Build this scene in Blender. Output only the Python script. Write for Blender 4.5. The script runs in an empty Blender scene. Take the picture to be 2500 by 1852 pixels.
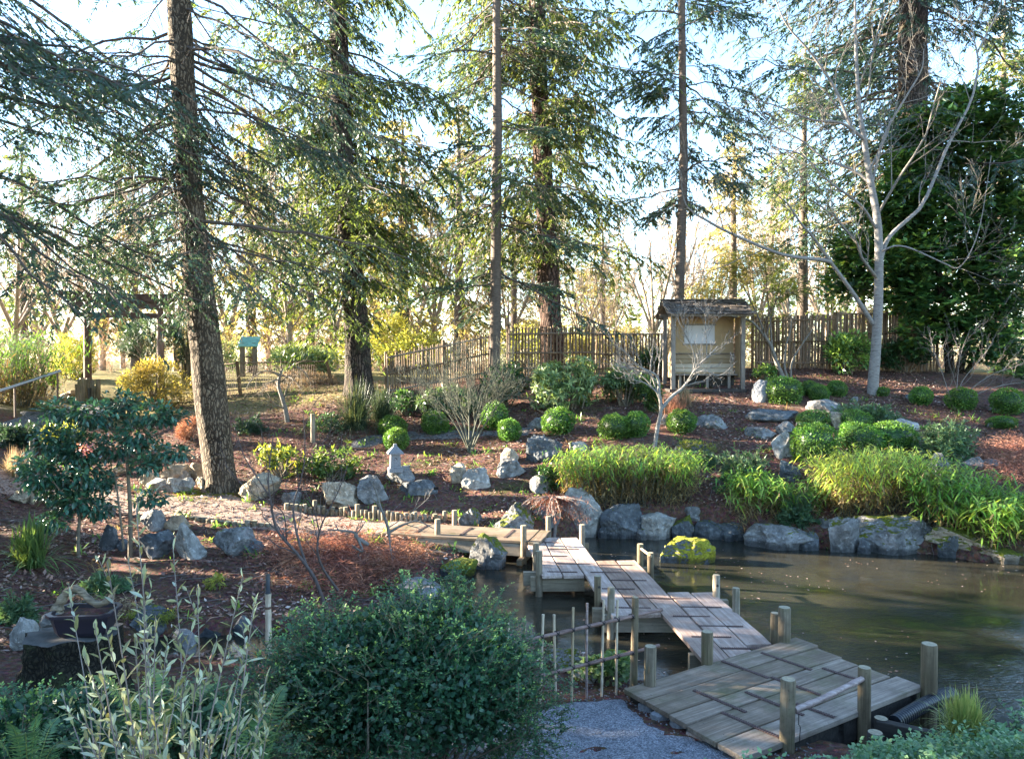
import bpy, math, random
import numpy as np
from mathutils import Vector, noise as mnoise

SC = bpy.context.scene
COL = SC.collection
rng = np.random.default_rng(11)
random.seed(5)

# ------------------------------------------------------------------ camera, light, exposure
F = 1878.0            # focal length in pixels of the 2500 px wide photograph
CZ = 3.65             # eye height above the pond
PITCH = math.atan(46.0 / F)
cam = bpy.data.cameras.new('camera')
cam_o = bpy.data.objects.new('camera', cam)
COL.objects.link(cam_o)
cam.sensor_width = 36.0
cam.lens = 36.0 * F / 2500.0
cam.clip_end = 2000.0
cam.clip_start = 0.05
cam_o.location = (0, 0, CZ)
cam_o.rotation_euler = (math.radians(90) - PITCH, 0, 0)
SC.camera = cam_o

SUN_EL = math.radians(14.5)
SUN_AZ = math.radians(-78.0)      # from +Y (view direction), negative = to the left
world = bpy.data.worlds.new('World')
SC.world = world
world.use_nodes = True
wn = world.node_tree.nodes
wl = world.node_tree.links
sky = wn.new('ShaderNodeTexSky')
sky.sky_type = 'NISHITA'
sky.sun_disc = False
sky.sun_elevation = SUN_EL
sky.sun_rotation = SUN_AZ
sky.air_density = 1.0
sky.dust_density = 0.15
sky.ozone_density = 2.2
wl.new(sky.outputs[0], wn['Background'].inputs[0])
wn['Background'].inputs[1].default_value = 0.075
sun = bpy.data.lights.new('sun', 'SUN')
sun.energy = 5.0
sun.angle = math.radians(0.5)
sun.color = (1.0, 0.87, 0.68)
sun_o = bpy.data.objects.new('sun', sun)
COL.objects.link(sun_o)
sdir = Vector((math.sin(SUN_AZ) * math.cos(SUN_EL), math.cos(SUN_AZ) * math.cos(SUN_EL), math.sin(SUN_EL)))
sun_o.rotation_euler = sdir.to_track_quat('Z', 'Y').to_euler()
SC.view_settings.view_transform = 'Standard'
SC.view_settings.look = 'None'
SC.view_settings.gamma = 1.0
SC.view_settings.use_curve_mapping = False
SC.view_settings.exposure = 3.65
SC.render.engine = 'CYCLES'
SC.cycles.use_denoising = True
SC.cycles.max_bounces = 6
SC.cycles.transparent_max_bounces = 4
SC.cycles.sample_clamp_indirect = 8.0

# ------------------------------------------------------------------ pixel <-> place
_cp, _sp = math.cos(PITCH), math.sin(PITCH)
def ray(u, v):
    a = (u - 1250.0) / F
    b = -(v - 926.0) / F
    return np.array([a, _cp + b * _sp, -_sp + b * _cp])
def at(u, v, y):
    d = ray(u, v)
    return np.array([0, 0, CZ]) + d * (y / d[1])
def on_z(u, v, z):
    d = ray(u, v)
    return np.array([0, 0, CZ]) + d * ((z - CZ) / d[2])
def S(px, y):
    return px * y / F

# ------------------------------------------------------------------ noise (numpy)
def _h(ix, iy, iz, seed):
    n = (ix * 374761393 + iy * 668265263 + iz * 2147483647 + seed * 974711) & 0xffffffff
    n = ((n ^ (n >> 13)) * 1274126177) & 0xffffffff
    return ((n ^ (n >> 16)) & 0xffff) / 65535.0
def vnoise(p, seed=0):
    p = np.asarray(p, dtype=float)
    i = np.floor(p).astype(np.int64); f = p - i
    f = f * f * (3 - 2 * f)
    r = 0
    for dx in (0, 1):
        wx = f[:, 0] if dx else 1 - f[:, 0]
        for dy in (0, 1):
            wy = f[:, 1] if dy else 1 - f[:, 1]
            for dz in (0, 1):
                wz = f[:, 2] if dz else 1 - f[:, 2]
                r = r + wx * wy * wz * _h(i[:, 0] + dx, i[:, 1] + dy, i[:, 2] + dz, seed)
    return r * 2 - 1
def fbm(p, octv=4, seed=0):
    p = np.asarray(p, dtype=float)
    r = 0; a = 1.0
    for k in range(octv):
        r = r + a * vnoise(p * (2 ** k), seed + k * 17); a *= 0.5
    return r

# ------------------------------------------------------------------ terrain
CTRL_PX = [  # u, v, depth
 (1500,1240,16.3),(1500,1130,17.2),(1600,1090,18.2),(1500,1050,19.5),(1700,1030,20),(1900,985,21.3),(2130,965,22.3),
 (1720,945,23),(2000,1130,17.2),(2000,1250,15.7),(2300,1245,15.4),(2300,1130,16.8),(2450,1050,19),(2450,960,22.5),
 (2300,930,24),(1930,905,24.5),(1540,920,25),(1300,915,25),(1147,1103,19),(1207,1060,20),(965,1180,17.2),(1100,1190,16.9),
 (1150,1270,15.6),(950,1265,15.9),(830,1240,16.6),(850,1060,20.3),(940,965,23.3),(880,955,22.7),(1330,1120,18),(1250,1240,15.7),
 (550,1190,17.5),(400,1200,17),(600,1260,15.5),(400,1270,15),(620,1000,22.5),(560,1000,22.5),(700,930,25.5),(800,1065,20),
 (450,1050,20.5),(215,965,25),(100,1000,23.5),(60,1090,20),(60,1180,17.5),(60,1250,15.3),(300,1000,24),(250,1350,13.2),
 (450,1370,12.8),(600,1400,12),(100,1400,12),(300,1480,10.6),(600,1500,10.4),(100,1520,9.8),(850,1350,13.3),(950,1330,13.8),
 (900,1440,11.8)]
CTRL = [tuple(at(*c)) for c in CTRL_PX] + [
 (-4,7.5,.3),(-2,7,.3),(0,8.7,.22),(.5,7.2,.3),(1.2,6.6,.3),(1.9,6.0,.34),(2.3,5.2,.8),(3.4,5.6,.62),(4.4,6.0,.55),(5.2,5.6,.75),
 (0,6,.34),(.9,5.7,.34),(0,4.5,.7),(-3,5,.7),(3,4.2,1.15),(0,2,1.7),(0,-2,2.0),(-6,4,1.0),(6,3,1.35),(-6,8,.45),(-8,12,.7),(-12,16,1.5),
 (-15,22,2.4),(12,16,1.4),(14,20,2.4),(14,25,3.2),(-15,28,3.0),(-8,30,3.0),(0,30,3.1),(8,30,3.3),(16,30,3.3),(0,38,3.1),
 (-22,38,3.1),(22,38,3.2),(-22,5,2),(22,5,1.5),(11,11.5,.5),(-22,20,2.8),(22,20,2.6),(-10,-4,2),(10,-4,2),(4.2,8.4,.1),(1.6,9.4,.1)]
CTRL = np.array(CTRL)
def _tps(r2):
    return np.where(r2 > 1e-9, 0.5 * r2 * np.log(np.maximum(r2, 1e-9)), 0.0)
_n = len(CTRL)
_d2 = ((CTRL[:, None, :2] - CTRL[None, :, :2]) ** 2).sum(-1)
_A = np.zeros((_n + 3, _n + 3))
_A[:_n, :_n] = _tps(_d2) + np.eye(_n) * 0.6
_A[:_n, _n] = 1; _A[_n, :_n] = 1
_A[:_n, _n + 1:] = CTRL[:, :2]; _A[_n + 1:, :_n] = CTRL[:, :2].T
_W = np.linalg.solve(_A, np.r_[CTRL[:, 2], 0, 0, 0])

POND = np.array([(-1.0,11.1),(-1.15,12.7),(-.57,13.4),(-.75,14.0),(-.3,14.5),(.64,15.0),(1.6,15.85),(3.8,15.75),(4.9,15.4),(5.9,14.75),(6.95,14.5),
 (8.0,14.2),(8.3,13.7),(9.1,13.6),(12,13),(13.5,10),(11,7.5),(5.6,7.3),(4.6,7.3),(4.2,6.7),(3.2,6.9),(2.4,7.6),(1.6,8.55),(1.2,9.2),(.42,9.75),(-.1,10.1),
 (-1.2,9.9),(-2.5,9.35),(-4,9.15),(-5.2,9.0),(-5.2,9.6),(-4.6,9.9),(-3.2,10.0),(-2,10.4)])
def poly_sdf(x, y, poly):
    x = np.asarray(x, float); y = np.asarray(y, float)
    d = np.full(x.shape, 1e9); ins = np.zeros(x.shape, bool)
    for i in range(len(poly)):
        ax, ay = poly[i - 1]; bx, by = poly[i]
        ex, ey = bx - ax, by - ay
        t = np.clip(((x - ax) * ex + (y - ay) * ey) / (ex * ex + ey * ey), 0, 1)
        d = np.minimum(d, np.hypot(x - ax - t * ex, y - ay - t * ey))
        c = ((ay > y) != (by > y))
        with np.errstate(divide='ignore', invalid='ignore'):
            xi = ax + (y - ay) * ex / (ey if ey != 0 else 1e-12)
        ins ^= c & (x < xi)
    return np.where(ins, -d, d)
def height(x, y):
    x = np.atleast_1d(np.asarray(x, float)); y = np.atleast_1d(np.asarray(y, float))
    xs = np.clip(x, -24, 24); ys = np.clip(y, -5, 40)
    r2 = (xs[:, None] - CTRL[None, :, 0]) ** 2 + (ys[:, None] - CTRL[None, :, 1]) ** 2
    z = _tps(r2) @ _W[:_n] + _W[_n] + _W[_n + 1] * xs + _W[_n + 2] * ys
    z = np.clip(z, -0.5, 3.7)
    far = np.clip((np.hypot(x * .8, y - 12) - 22) / 14, 0, 1)
    z = z * (1 - far) + 3.1 * far
    z = z + 0.05 * fbm(np.c_[x * .7, y * .7, 0 * x], 3, 3) * np.clip(np.hypot(x, y - 10) / 4, .3, 1)
    sd = poly_sdf(x, y, POND)
    w = np.clip((sd + .05) / .35, 0, 1); w = w * w * (3 - 2 * w)
    z = np.where(sd < .3, np.maximum(z, .08) * w + (-.55) * (1 - w), z)
    # keep the ground just under the platform below its boards
    return z
def h1(x, y):
    return float(height([x], [y])[0])
def ground_at(u, v, lo=2.5, hi=60):
    d = ray(u, v); d = d / d[1]
    ys = np.arange(lo, hi, .06)
    px = d[0] * ys; pz = CZ + d[2] * ys
    hz = height(px, ys)
    k = np.nonzero(pz <= hz)[0]
    if len(k) == 0:
        return np.array([px[-1], ys[-1], hz[-1]])
    k = k[0]
    return np.array([px[k], ys[k], hz[k]])

# ------------------------------------------------------------------ mesh building
class MB:
    def __init__(s):
        s.v = []; s.q = []; s.t = []; s.n = 0; s.a = []; s.qm = []; s.tm = []
    def add(s, verts, faces, tint=.5, mat=0):
        verts = np.asarray(verts, float).reshape(-1, 3)
        faces = np.asarray(faces, np.int64)
        s.v.append(verts)
        s.a.append(np.broadcast_to(np.asarray(tint, float), (len(verts),)).copy())
        if faces.shape[1] == 4:
            s.q.append(faces + s.n); s.qm.append(np.full(len(faces), mat))
        else:
            s.t.append(faces + s.n); s.tm.append(np.full(len(faces), mat))
        s.n += len(verts)
        return s
    def mesh(s, name, mats, smooth=True):
        me = bpy.data.meshes.new(name)
        v = np.concatenate(s.v) if s.v else np.zeros((0, 3))
        q = np.concatenate(s.q) if s.q else np.zeros((0, 4), np.int64)
        t = np.concatenate(s.t) if s.t else np.zeros((0, 3), np.int64)
        me.vertices.add(len(v)); me.vertices.foreach_set('co', v.astype(np.float32).ravel())
        nl = q.size + t.size
        me.loops.add(nl)
        me.loops.foreach_set('vertex_index', np.r_[q.ravel(), t.ravel()].astype(np.int32))
        me.polygons.add(len(q) + len(t))
        me.polygons.foreach_set('loop_start', np.r_[np.arange(len(q)) * 4, len(q) * 4 + np.arange(len(t)) * 3].astype(np.int32))
        mi = np.concatenate([np.zeros(0)] + s.qm + s.tm).astype(np.int32)
        if mi.any():
            me.polygons.foreach_set('material_index', mi)
        me.polygons.foreach_set('use_smooth', np.full(len(q) + len(t), smooth, bool))
        at_ = me.attributes.new('tint', 'FLOAT', 'POINT')
        at_.data.foreach_set('value', np.concatenate(s.a).astype(np.float32) if s.a else np.zeros(0, np.float32))
        me.update(calc_edges=True)
        me.validate()
        for m in (mats if isinstance(mats, (list, tuple)) else [mats]):
            me.materials.append(m)
        return me
    def obj(s, name, mats, parent=None, smooth=True, origin=None):
        if origin is not None:
            o3 = np.asarray(origin, float)
            s.v = [a - o3 for a in s.v]
        o = bpy.data.objects.new(name, s.mesh(name, mats, smooth))
        COL.objects.link(o)
        if parent is not None:
            o.parent = parent
            if origin is not None and False:
                pass
        elif origin is not None:
            o.location = origin
        return o

def unit(a):
    a = np.asarray(a, float)
    return a / np.maximum(np.linalg.norm(a, axis=-1, keepdims=True), 1e-9)

def tubes(mb, P, R, sides=6, tint=.5, cap=False, mat=0):
    P = np.asarray(P, float)
    if P.ndim == 2: P = P[None]
    R = np.asarray(R, float)
    if R.ndim == 1: R = R[None]
    N, K, _ = P.shape
    R = np.broadcast_to(R, (N, K))
    T = unit(np.gradient(P, axis=1))
    tm = unit(P[:, -1] - P[:, 0])
    ref = np.where(np.abs(tm[:, 2:3]) > .85, np.array([[1., 0, 0]]), np.array([[0, 0, 1.]]))
    A = unit(np.cross(T, np.broadcast_to(ref[:, None, :], T.shape)))
    B = np.cross(T, A)
    th = np.arange(sides) * 2 * math.pi / sides
    V = P[:, :, None, :] + R[:, :, None, None] * (A[:, :, None, :] * np.cos(th)[None, None, :, None] + B[:, :, None, :] * np.sin(th)[None, None, :, None])
    V = V.reshape(-1, 3)
    i = np.arange(N)[:, None, None] * K * sides; k = np.arange(K - 1)[None, :, None] * sides; j = np.arange(sides)[None, None, :]
    j2 = (j + 1) % sides
    a = i + k + j; b = i + k + j2
    q = np.stack([a, b, b + sides, a + sides], -1).reshape(-1, 4)
    tint = np.asarray(tint, float)
    if tint.ndim == 1 and len(tint) == N:
        tint = np.repeat(tint, K * sides)
    mb.add(V, q, tint, mat)
    if cap:
        for end in (0, K - 1):
            c = P[:, end]
            base = mb.n
            ring = V.reshape(N, K, sides, 3)[:, end]
            vv = np.concatenate([ring, c[:, None, :]], 1).reshape(-1, 3)
            ii = np.arange(N)[:, None] * (sides + 1)
            jj = np.arange(sides)[None]
            tri = np.stack([ii + (jj if end else (jj + 1) % sides), ii + ((jj + 1) % sides if end else jj), ii + sides + 0 * jj], -1).reshape(-1, 3)
            mb.add(vv, tri, .5 if tint.ndim else float(tint), mat)
    return mb

def kites(mb, P, D, Nn, L, W, tint=.5, mat=0, wide=.45):
    P = np.asarray(P, float); D = unit(D)
    Sd = unit(np.cross(D, Nn))
    L = np.asarray(L, float).reshape(-1, 1); W = np.asarray(W, float).reshape(-1, 1)
    V = np.stack([P, P + D * L * wide + Sd * W * .5, P + D * L, P + D * L * wide - Sd * W * .5], 1)
    n = len(P)
    q = np.arange(n * 4).reshape(n, 4)
    tint = np.asarray(tint, float)
    mb.add(V.reshape(-1, 3), q, np.repeat(tint, 4) if tint.ndim else tint, mat)
    return mb

def leaves6(mb, P, D, Nn, L, W, tint=.5, mat=0, fold=.25, droop=.15):
    P = np.asarray(P, float); D = unit(D)
    Sd = unit(np.cross(D, Nn)); U = np.cross(Sd, D)
    L = np.asarray(L, float).reshape(-1, 1); W = np.asarray(W, float).reshape(-1, 1)
    b = P; t = P + D * L - U * L * droop
    def side(s, f, w):
        return P + D * L * f + Sd * (s * W * w) + U * (W * w * fold - L * droop * f * f)
    V = np.stack([b, side(1, .3, .42), side(1, .65, .45), t, side(-1, .65, .45), side(-1, .3, .42)], 1)
    n = len(P)
    base = np.arange(n)[:, None] * 6
    q = np.concatenate([base + np.array([[0, 1, 2, 3]]), base + np.array([[0, 3, 4, 5]])])
    tint = np.asarray(tint, float)
    mb.add(V.reshape(-1, 3), q, np.repeat(tint, 6) if tint.ndim else tint, mat)
    return mb

BOXF = np.array([[0, 3, 2, 1], [4, 5, 6, 7], [0, 1, 5, 4], [1, 2, 6, 5], [2, 3, 7, 6], [3, 0, 4, 7]])
def box(mb, c, ax, ay, az, tint=.5, mat=0):
    """box from centre and three half-axis vectors"""
    c = np.asarray(c, float); ax = np.asarray(ax, float); ay = np.asarray(ay, float); az = np.asarray(az, float)
    V = [c - ax - ay - az, c + ax - ay - az, c + ax + ay - az, c - ax + ay - az, c - ax - ay + az, c + ax - ay + az, c + ax + ay + az, c - ax + ay + az]
    return mb.add(V, BOXF, tint, mat)
def abox(mb, x0, x1, y0, y1, z0, z1, tint=.5, mat=0):
    return box(mb, ((x0 + x1) / 2, (y0 + y1) / 2, (z0 + z1) / 2), ((x1 - x0) / 2, 0, 0), (0, (y1 - y0) / 2, 0), (0, 0, (z1 - z0) / 2), tint, mat)

def bevel(o, w, seg=2):
    m = o.modifiers.new('bevel', 'BEVEL'); m.width = w; m.segments = seg; m.limit_method = 'ANGLE'
    for p in o.data.polygons: p.use_smooth = False
    return o

def spline(pts, n):
    pts = np.asarray(pts, float)
    k = len(pts)
    if k == 2:
        t = np.linspace(0, 1, n)[:, None]
        return pts[0] * (1 - t) + pts[1] * t
    P = np.vstack([2 * pts[0] - pts[1], pts, 2 * pts[-1] - pts[-2]])
    out = []
    for s in np.linspace(0, k - 1 - 1e-6, n):
        i = int(s); f = s - i
        p0, p1, p2, p3 = P[i], P[i + 1], P[i + 2], P[i + 3]
        out.append(.5 * ((2 * p1) + (-p0 + p2) * f + (2 * p0 - 5 * p1 + 4 * p2 - p3) * f * f + (-p0 + 3 * p1 - 3 * p2 + p3) * f ** 3))
    return np.array(out)

# ------------------------------------------------------------------ bookkeeping
def tag(o, label=None, cat=None, group=None, kind=None):
    if label: o['label'] = label
    if cat: o['category'] = cat
    if group: o['group'] = group
    if kind: o['kind'] = kind
    return o
def thing(name, label, cat, loc, rotz=0, group=None):
    o = bpy.data.objects.new(name, None)
    COL.objects.link(o)
    o.empty_display_size = .2
    o.location = tuple(float(a) for a in loc); o.rotation_euler = (0, 0, rotz)
    return tag(o, label, cat, group)
def copy_tree(o, parent=None):
    c = o.copy(); COL.objects.link(c)
    if parent is not None: c.parent = parent
    for ch in list(o.children): copy_tree(ch, c)
    return c

# ------------------------------------------------------------------ materials
class NT:
    def __init__(s, name):
        s.m = bpy.data.materials.new(name); s.m.use_nodes = True
        s.n = s.m.node_tree.nodes; s.l = s.m.node_tree.links
        s.p = s.n['Principled BSDF']; s.out = s.n['Material Output']
    def new(s, t, **kw):
        nd = s.n.new(t)
        for k, v in kw.items(): setattr(nd, k, v)
        return nd
    def link(s, a, b): s.l.new(a, b)
    def coord(s, kind='Object', scale=(1, 1, 1)):
        tc = s.new('ShaderNodeTexCoord'); mp = s.new('ShaderNodeMapping')
        mp.inputs['Scale'].default_value = scale
        s.link(tc.outputs[kind], mp.inputs[0]); return mp.outputs[0]
    def world(s, scale=(1, 1, 1)):
        g = s.new('ShaderNodeNewGeometry'); mp = s.new('ShaderNodeMapping')
        mp.inputs['Scale'].default_value = scale
        s.link(g.outputs['Position'], mp.inputs[0]); return mp.outputs[0]
    def noise(s, co, scale, detail=5, rough=.6, dist=0):
        t = s.new('ShaderNodeTexNoise'); t.inputs['Scale'].default_value = scale; t.inputs['Detail'].default_value = detail
        t.inputs['Roughness'].default_value = rough; t.inputs['Distortion'].default_value = dist
        s.link(co, t.inputs['Vector']); return t.outputs['Fac']
    def voronoi(s, co, scale, feature='F1', out='Distance', rand=1.0):
        t = s.new('ShaderNodeTexVoronoi'); t.feature = feature; t.inputs['Scale'].default_value = scale
        t.inputs['Randomness'].default_value = rand
        s.link(co, t.inputs['Vector']); return t.outputs[out]
    def ramp(s, fac, stops):
        r = s.new('ShaderNodeValToRGB'); e = r.color_ramp.elements
        e[0].position, e[0].color = stops[0][0], (*stops[0][1], 1)
        e[1].position, e[1].color = stops[-1][0], (*stops[-1][1], 1)
        for p, c in stops[1:-1]:
            x = e.new(p); x.color = (*c, 1)
        s.link(fac, r.inputs[0]); return r.outputs[0]
    def rng(s, fac, a, b, c=0, d=1):
        m = s.new('ShaderNodeMapRange'); m.inputs[1].default_value = a; m.inputs[2].default_value = b
        m.inputs[3].default_value = c; m.inputs[4].default_value = d
        s.link(fac, m.inputs[0]); return m.outputs[0]
    def math(s, op, a, b=None):
        m = s.new('ShaderNodeMath', operation=op)
        for i, x in enumerate((a, b)):
            if x is None: continue
            if isinstance(x, (int, float)): m.inputs[i].default_value = x
            else: s.link(x, m.inputs[i])
        return m.outputs[0]
    def mix(s, fac, a, b, mode='MIX'):
        m = s.new('ShaderNodeMix', data_type='RGBA', blend_type=mode)
        for sock, x in ((m.inputs[0], fac), (m.inputs[6], a), (m.inputs[7], b)):
            if isinstance(x, (int, float)): sock.default_value = x
            elif isinstance(x, tuple): sock.default_value = (*x, 1)
            else: s.link(x, sock)
        return m.outputs[2]
    def attr(s, name, typ='GEOMETRY'):
        a = s.new('ShaderNodeAttribute'); a.attribute_name = name; a.attribute_type = typ
        return a.outputs['Fac']
    def base(s, c): 
        if isinstance(c, tuple): s.p.inputs['Base Color'].default_value = (*c, 1)
        else: s.link(c, s.p.inputs['Base Color'])
    def rough(s, r):
        if isinstance(r, (int, float)): s.p.inputs['Roughness'].default_value = r
        else: s.link(r, s.p.inputs['Roughness'])
    def bump(s, h, strength=.5, dist=.02, nrm=None):
        b = s.new('ShaderNodeBump'); b.inputs['Strength'].default_value = strength; b.inputs['Distance'].default_value = dist
        s.link(h, b.inputs['Height'])
        if nrm is not None: s.link(nrm, b.inputs['Normal'])
        s.link(b.outputs[0], s.p.inputs['Normal']); return b.outputs[0]
    def spec(s, v): s.p.inputs['Specular IOR Level'].default_value = v

def scl(c, k):
    return tuple(min(.85, x * k) for x in c)
def leaf_mat(name, stops, trans=.35, rough=.45, spec=.4, tcol=None, k=1.0):
    stops = [(p, scl(c, k)) for p, c in stops]
    t = NT(name)
    c = t.ramp(t.attr('tint'), stops)
    nz = t.noise(t.world(), 1.3, 3)
    hs = t.new('ShaderNodeHueSaturation')
    t.link(c, hs.inputs['Color']); t.link(t.rng(nz, .3, .7, .75, 1.25), hs.inputs['Value'])
    t.link(t.rng(nz, .3, .7, .485, .515), hs.inputs['Hue'])
    t.base(hs.outputs[0]); t.rough(rough); t.spec(spec)
    if trans > 0:
        tr = t.new('ShaderNodeBsdfTranslucent')
        warm = t.mix(1.0, hs.outputs[0], tcol or (1.5, 1.35, .7), 'MULTIPLY')
        t.link(warm, tr.inputs[0])
        mx = t.new('ShaderNodeMixShader'); mx.inputs[0].default_value = trans
        t.link(t.p.outputs[0], mx.inputs[1]); t.link(tr.outputs[0], mx.inputs[2])
        t.link(mx.outputs[0], t.out.inputs[0])
    return t.m

def bark_mat(name, c0, c1, c2, sx=18, sz=4, strength=.9, moss=None, dist=.03):
    t = NT(name)
    co = t.coord('Object', (1, 1, sz / sx))
    nd = t.new('ShaderNodeTexNoise'); nd.inputs['Scale'].default_value = 5.0; nd.inputs['Detail'].default_value = 4
    t.link(t.coord('Object'), nd.inputs['Vector'])
    vm = t.new('ShaderNodeVectorMath', operation='MULTIPLY_ADD'); vm.inputs[1].default_value = (.16, .16, .16)
    t.link(nd.outputs['Color'], vm.inputs[0]); t.link(co, vm.inputs[2])
    co = vm.outputs[0]
    n0 = t.noise(co, sx * .9, 8, .72, .4)
    vo = t.voronoi(co, sx, 'DISTANCE_TO_EDGE'); vo2 = t.voronoi(co, sx * 2.3, 'DISTANCE_TO_EDGE')
    crack = t.math('MULTIPLY', t.rng(vo, 0.04, .30), t.rng(vo2, 0, .3, .6, 1))
    hgt = t.math('MULTIPLY', crack, t.rng(n0, .3, .7, .25, 1.25))
    col = t.ramp(hgt, [(0, tuple(x * .6 for x in c0)), (.12, c0), (.34, c1), (.9, c2)])
    big = t.noise(t.coord('Object'), 1.2, 3)
    col = t.mix(t.rng(big, .35, .65, 0, .25), col, c1)
    if moss:
        mm = t.rng(t.noise(t.coord('Object'), 2.6, 5, .7), .52, .66)
        col = t.mix(mm, col, moss)
    t.base(col); t.rough(.9); t.spec(.2)
    t.bump(hgt, strength, dist)
    return t.m

def smooth_bark(name, c0, c1, band=.35, bs=.8):
    t = NT(name)
    co = t.coord('Object', (1, 1, 3.5))
    n0 = t.noise(co, 7, 6, .7)
    col = t.ramp(n0, [(.3, c0), (.7, c1)])
    dk = t.rng(t.noise(t.coord('Object', (3, 3, 16)), 2.0, 5, .75), .55, .63, 0, band)
    col = t.mix(dk, col, tuple(x * .35 for x in c0))
    t.base(col); t.rough(.8); t.spec(.25); t.bump(n0, bs, .01)
    return t.m

def rock_mat(name, c0, c1, c2, mosscol=(.15, .17, .02)):
    c0, c1, c2 = scl(c0, 1.35), scl(c1, 1.45), scl(c2, 1.45)
    t = NT(name)
    co = t.coord('Object')
    n0 = t.noise(co, 3.2, 8, .68, .3)
    n1 = t.noise(co, 14, 6, .7)
    vo = t.voronoi(co, 2.6, 'DISTANCE_TO_EDGE')
    col = t.ramp(n0, [(.32, c0), (.5, c1), (.68, c2)])
    col = t.mix(t.rng(n1, .56, .72, 0, .75), col, tuple(min(1, x * 1.55 + .03) for x in c2))
    col = t.mix(t.rng(n1, .42, .30, 0, .7), col, tuple(x * .45 for x in c0))
    g = t.new('ShaderNodeNewGeometry'); sp = t.new('ShaderNodeSeparateXYZ')
    t.link(g.outputs['Normal'], sp.inputs[0])
    mo = t.attr('moss', 'OBJECT')
    up = t.math('ADD', t.rng(sp.outputs[2], -.2, 1.0, 0, .62), t.rng(n0, .3, .7, -.35, .35))
    th = t.math('SUBTRACT', 1.05, mo)
    mm = t.rng(t.math('SUBTRACT', up, th), -.02, .10)
    mn = t.noise(co, 30, 4)
    mcol = t.ramp(mn, [(.3, tuple(x * .45 for x in mosscol)), (.7, tuple(x * 1.5 for x in mosscol))])
    col = t.mix(mm, col, mcol)
    gp = t.new('ShaderNodeSeparateXYZ'); t.link(g.outputs['Position'], gp.inputs[0])
    wet = t.rng(t.math('ADD', gp.outputs[2], t.math('MULTIPLY', n0, .12)), .12, .2, .62, 0)
    col = t.mix(wet, col, tuple(x * .25 for x in c0))
    t.base(col); t.rough(.88); t.spec(.25)
    hh = t.math('ADD', t.math('MULTIPLY', n0, .6), t.math('ADD', t.math('MULTIPLY', n1, .3), t.math('MULTIPLY', t.math('MULTIPLY', mm, mn), .9)))
    t.bump(hh, 1.0, .11)
    return t.m

def wood_mat(name, c0, c1, c2, axis=0, scale=1.0, moss=0.0, rough=.75, k=1.4):
    c0, c1, c2 = scl(c0, k), scl(c1, k), scl(c2, k)
    t = NT(name)
    sc = [34 * scale] * 3; sc[axis] = 1.6 * scale
    co = t.coord('Object', tuple(sc))
    oi = t.new('ShaderNodeObjectInfo')
    va = t.new('ShaderNodeVectorMath', operation='ADD')
    rnd = t.math('MULTIPLY', oi.outputs['Random'], 60.0)
    t.link(co, va.inputs[0]); t.link(rnd, va.inputs[1])
    n0 = t.noise(va.outputs[0], 1.0, 6, .65, .5)
    n1 = t.noise(t.world(), 3.0, 5, .7)
    col = t.ramp(n0, [(.3, c0), (.5, c1), (.72, c2)])
    col = t.mix(t.rng(n1, .42, .66, 0, .7), col, c0)
    spk = t.noise(t.world(), 38, 3, .7)
    col = t.mix(t.rng(spk, .62, .74, 0, .55), col, tuple(x * .4 for x in c0))
    hs = t.new('ShaderNodeHueSaturation'); t.link(col, hs.inputs['Color'])
    t.link(t.rng(oi.outputs['Random'], 0, 1, .68, 1.25), hs.inputs['Value'])
    t.link(t.rng(oi.outputs['Random'], 0, 1, 1.15, .75), hs.inputs['Saturation'])
    col = hs.outputs[0]
    if moss:
        mm = t.rng(t.noise(t.world(), 2.1, 6, .7), .5, .68, 0, moss)
        col = t.mix(mm, col, (.07, .085, .02))
    t.base(col); t.rough(rough); t.spec(.3)
    t.bump(n0, .5, .006)
    return t.m

def plain(name, c, rough=.6, var=.25, nscale=12, metal=0, bumpd=.003, k=1.35):
    c = scl(c, k)
    t = NT(name)
    n0 = t.noise(t.coord('Object'), nscale, 5, .65)
    t.base(t.ramp(n0, [(.3, tuple(x * (1 - var) for x in c)), (.7, tuple(min(1, x * (1 + var)) for x in c))]))
    t.rough(rough); t.p.inputs['Metallic'].default_value = metal
    t.bump(n0, .4, bumpd)
    return t.m
# ------------------------------------------------------------------ shared materials
M = {}
M['deck'] = wood_mat('weathered_deck', (.15, .11, .09), (.27, .21, .18), (.38, .32, .28), axis=1, scale=.8)
M['deck_long'] = wood_mat('mossy_deck', (.10, .073, .052), (.19, .145, .108), (.29, .232, .18), axis=0, scale=.8, moss=.5)
M['post'] = wood_mat('round_post_wood', (.06, .045, .028), (.14, .108, .07), (.24, .195, .13), axis=2, moss=.4)
M['beam'] = wood_mat('beam_wood', (.10, .075, .05), (.19, .15, .10), (.27, .22, .15), axis=1, scale=.7, moss=.3)
M['darkbeam'] = wood_mat('dark_timber', (.015, .013, .011), (.03, .026, .022), (.05, .043, .037), axis=0, scale=.7)
M['endgrain'] = plain('post_end', (.22, .185, .125), .8, .35, 40)
M['grip'] = plain('grip_strip', (.075, .046, .040), .9, .5, 120, 0, .006)
M['bamboo'] = wood_mat('dry_bamboo', (.20, .14, .085), (.33, .25, .16), (.46, .37, .25), axis=2, scale=.9, rough=.5)
M['bamboo_dark'] = wood_mat('stained_bamboo', (.10, .06, .05), (.20, .13, .11), (.30, .22, .19), axis=0, scale=.9, rough=.4)
M['oldbamboo'] = wood_mat('old_bamboo', (.06, .035, .019), (.13, .082, .046), (.21, .145, .09), axis=2, scale=.9, rough=.7)
M['rope'] = plain('black_rope', (.012, .011, .010), .9)
M['black'] = plain('black_metal', (.012, .012, .013), .45)
M['rock_grey'] = rock_mat('grey_rock', (.046, .045, .043), (.118, .116, .112), (.23, .226, .215))
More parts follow.
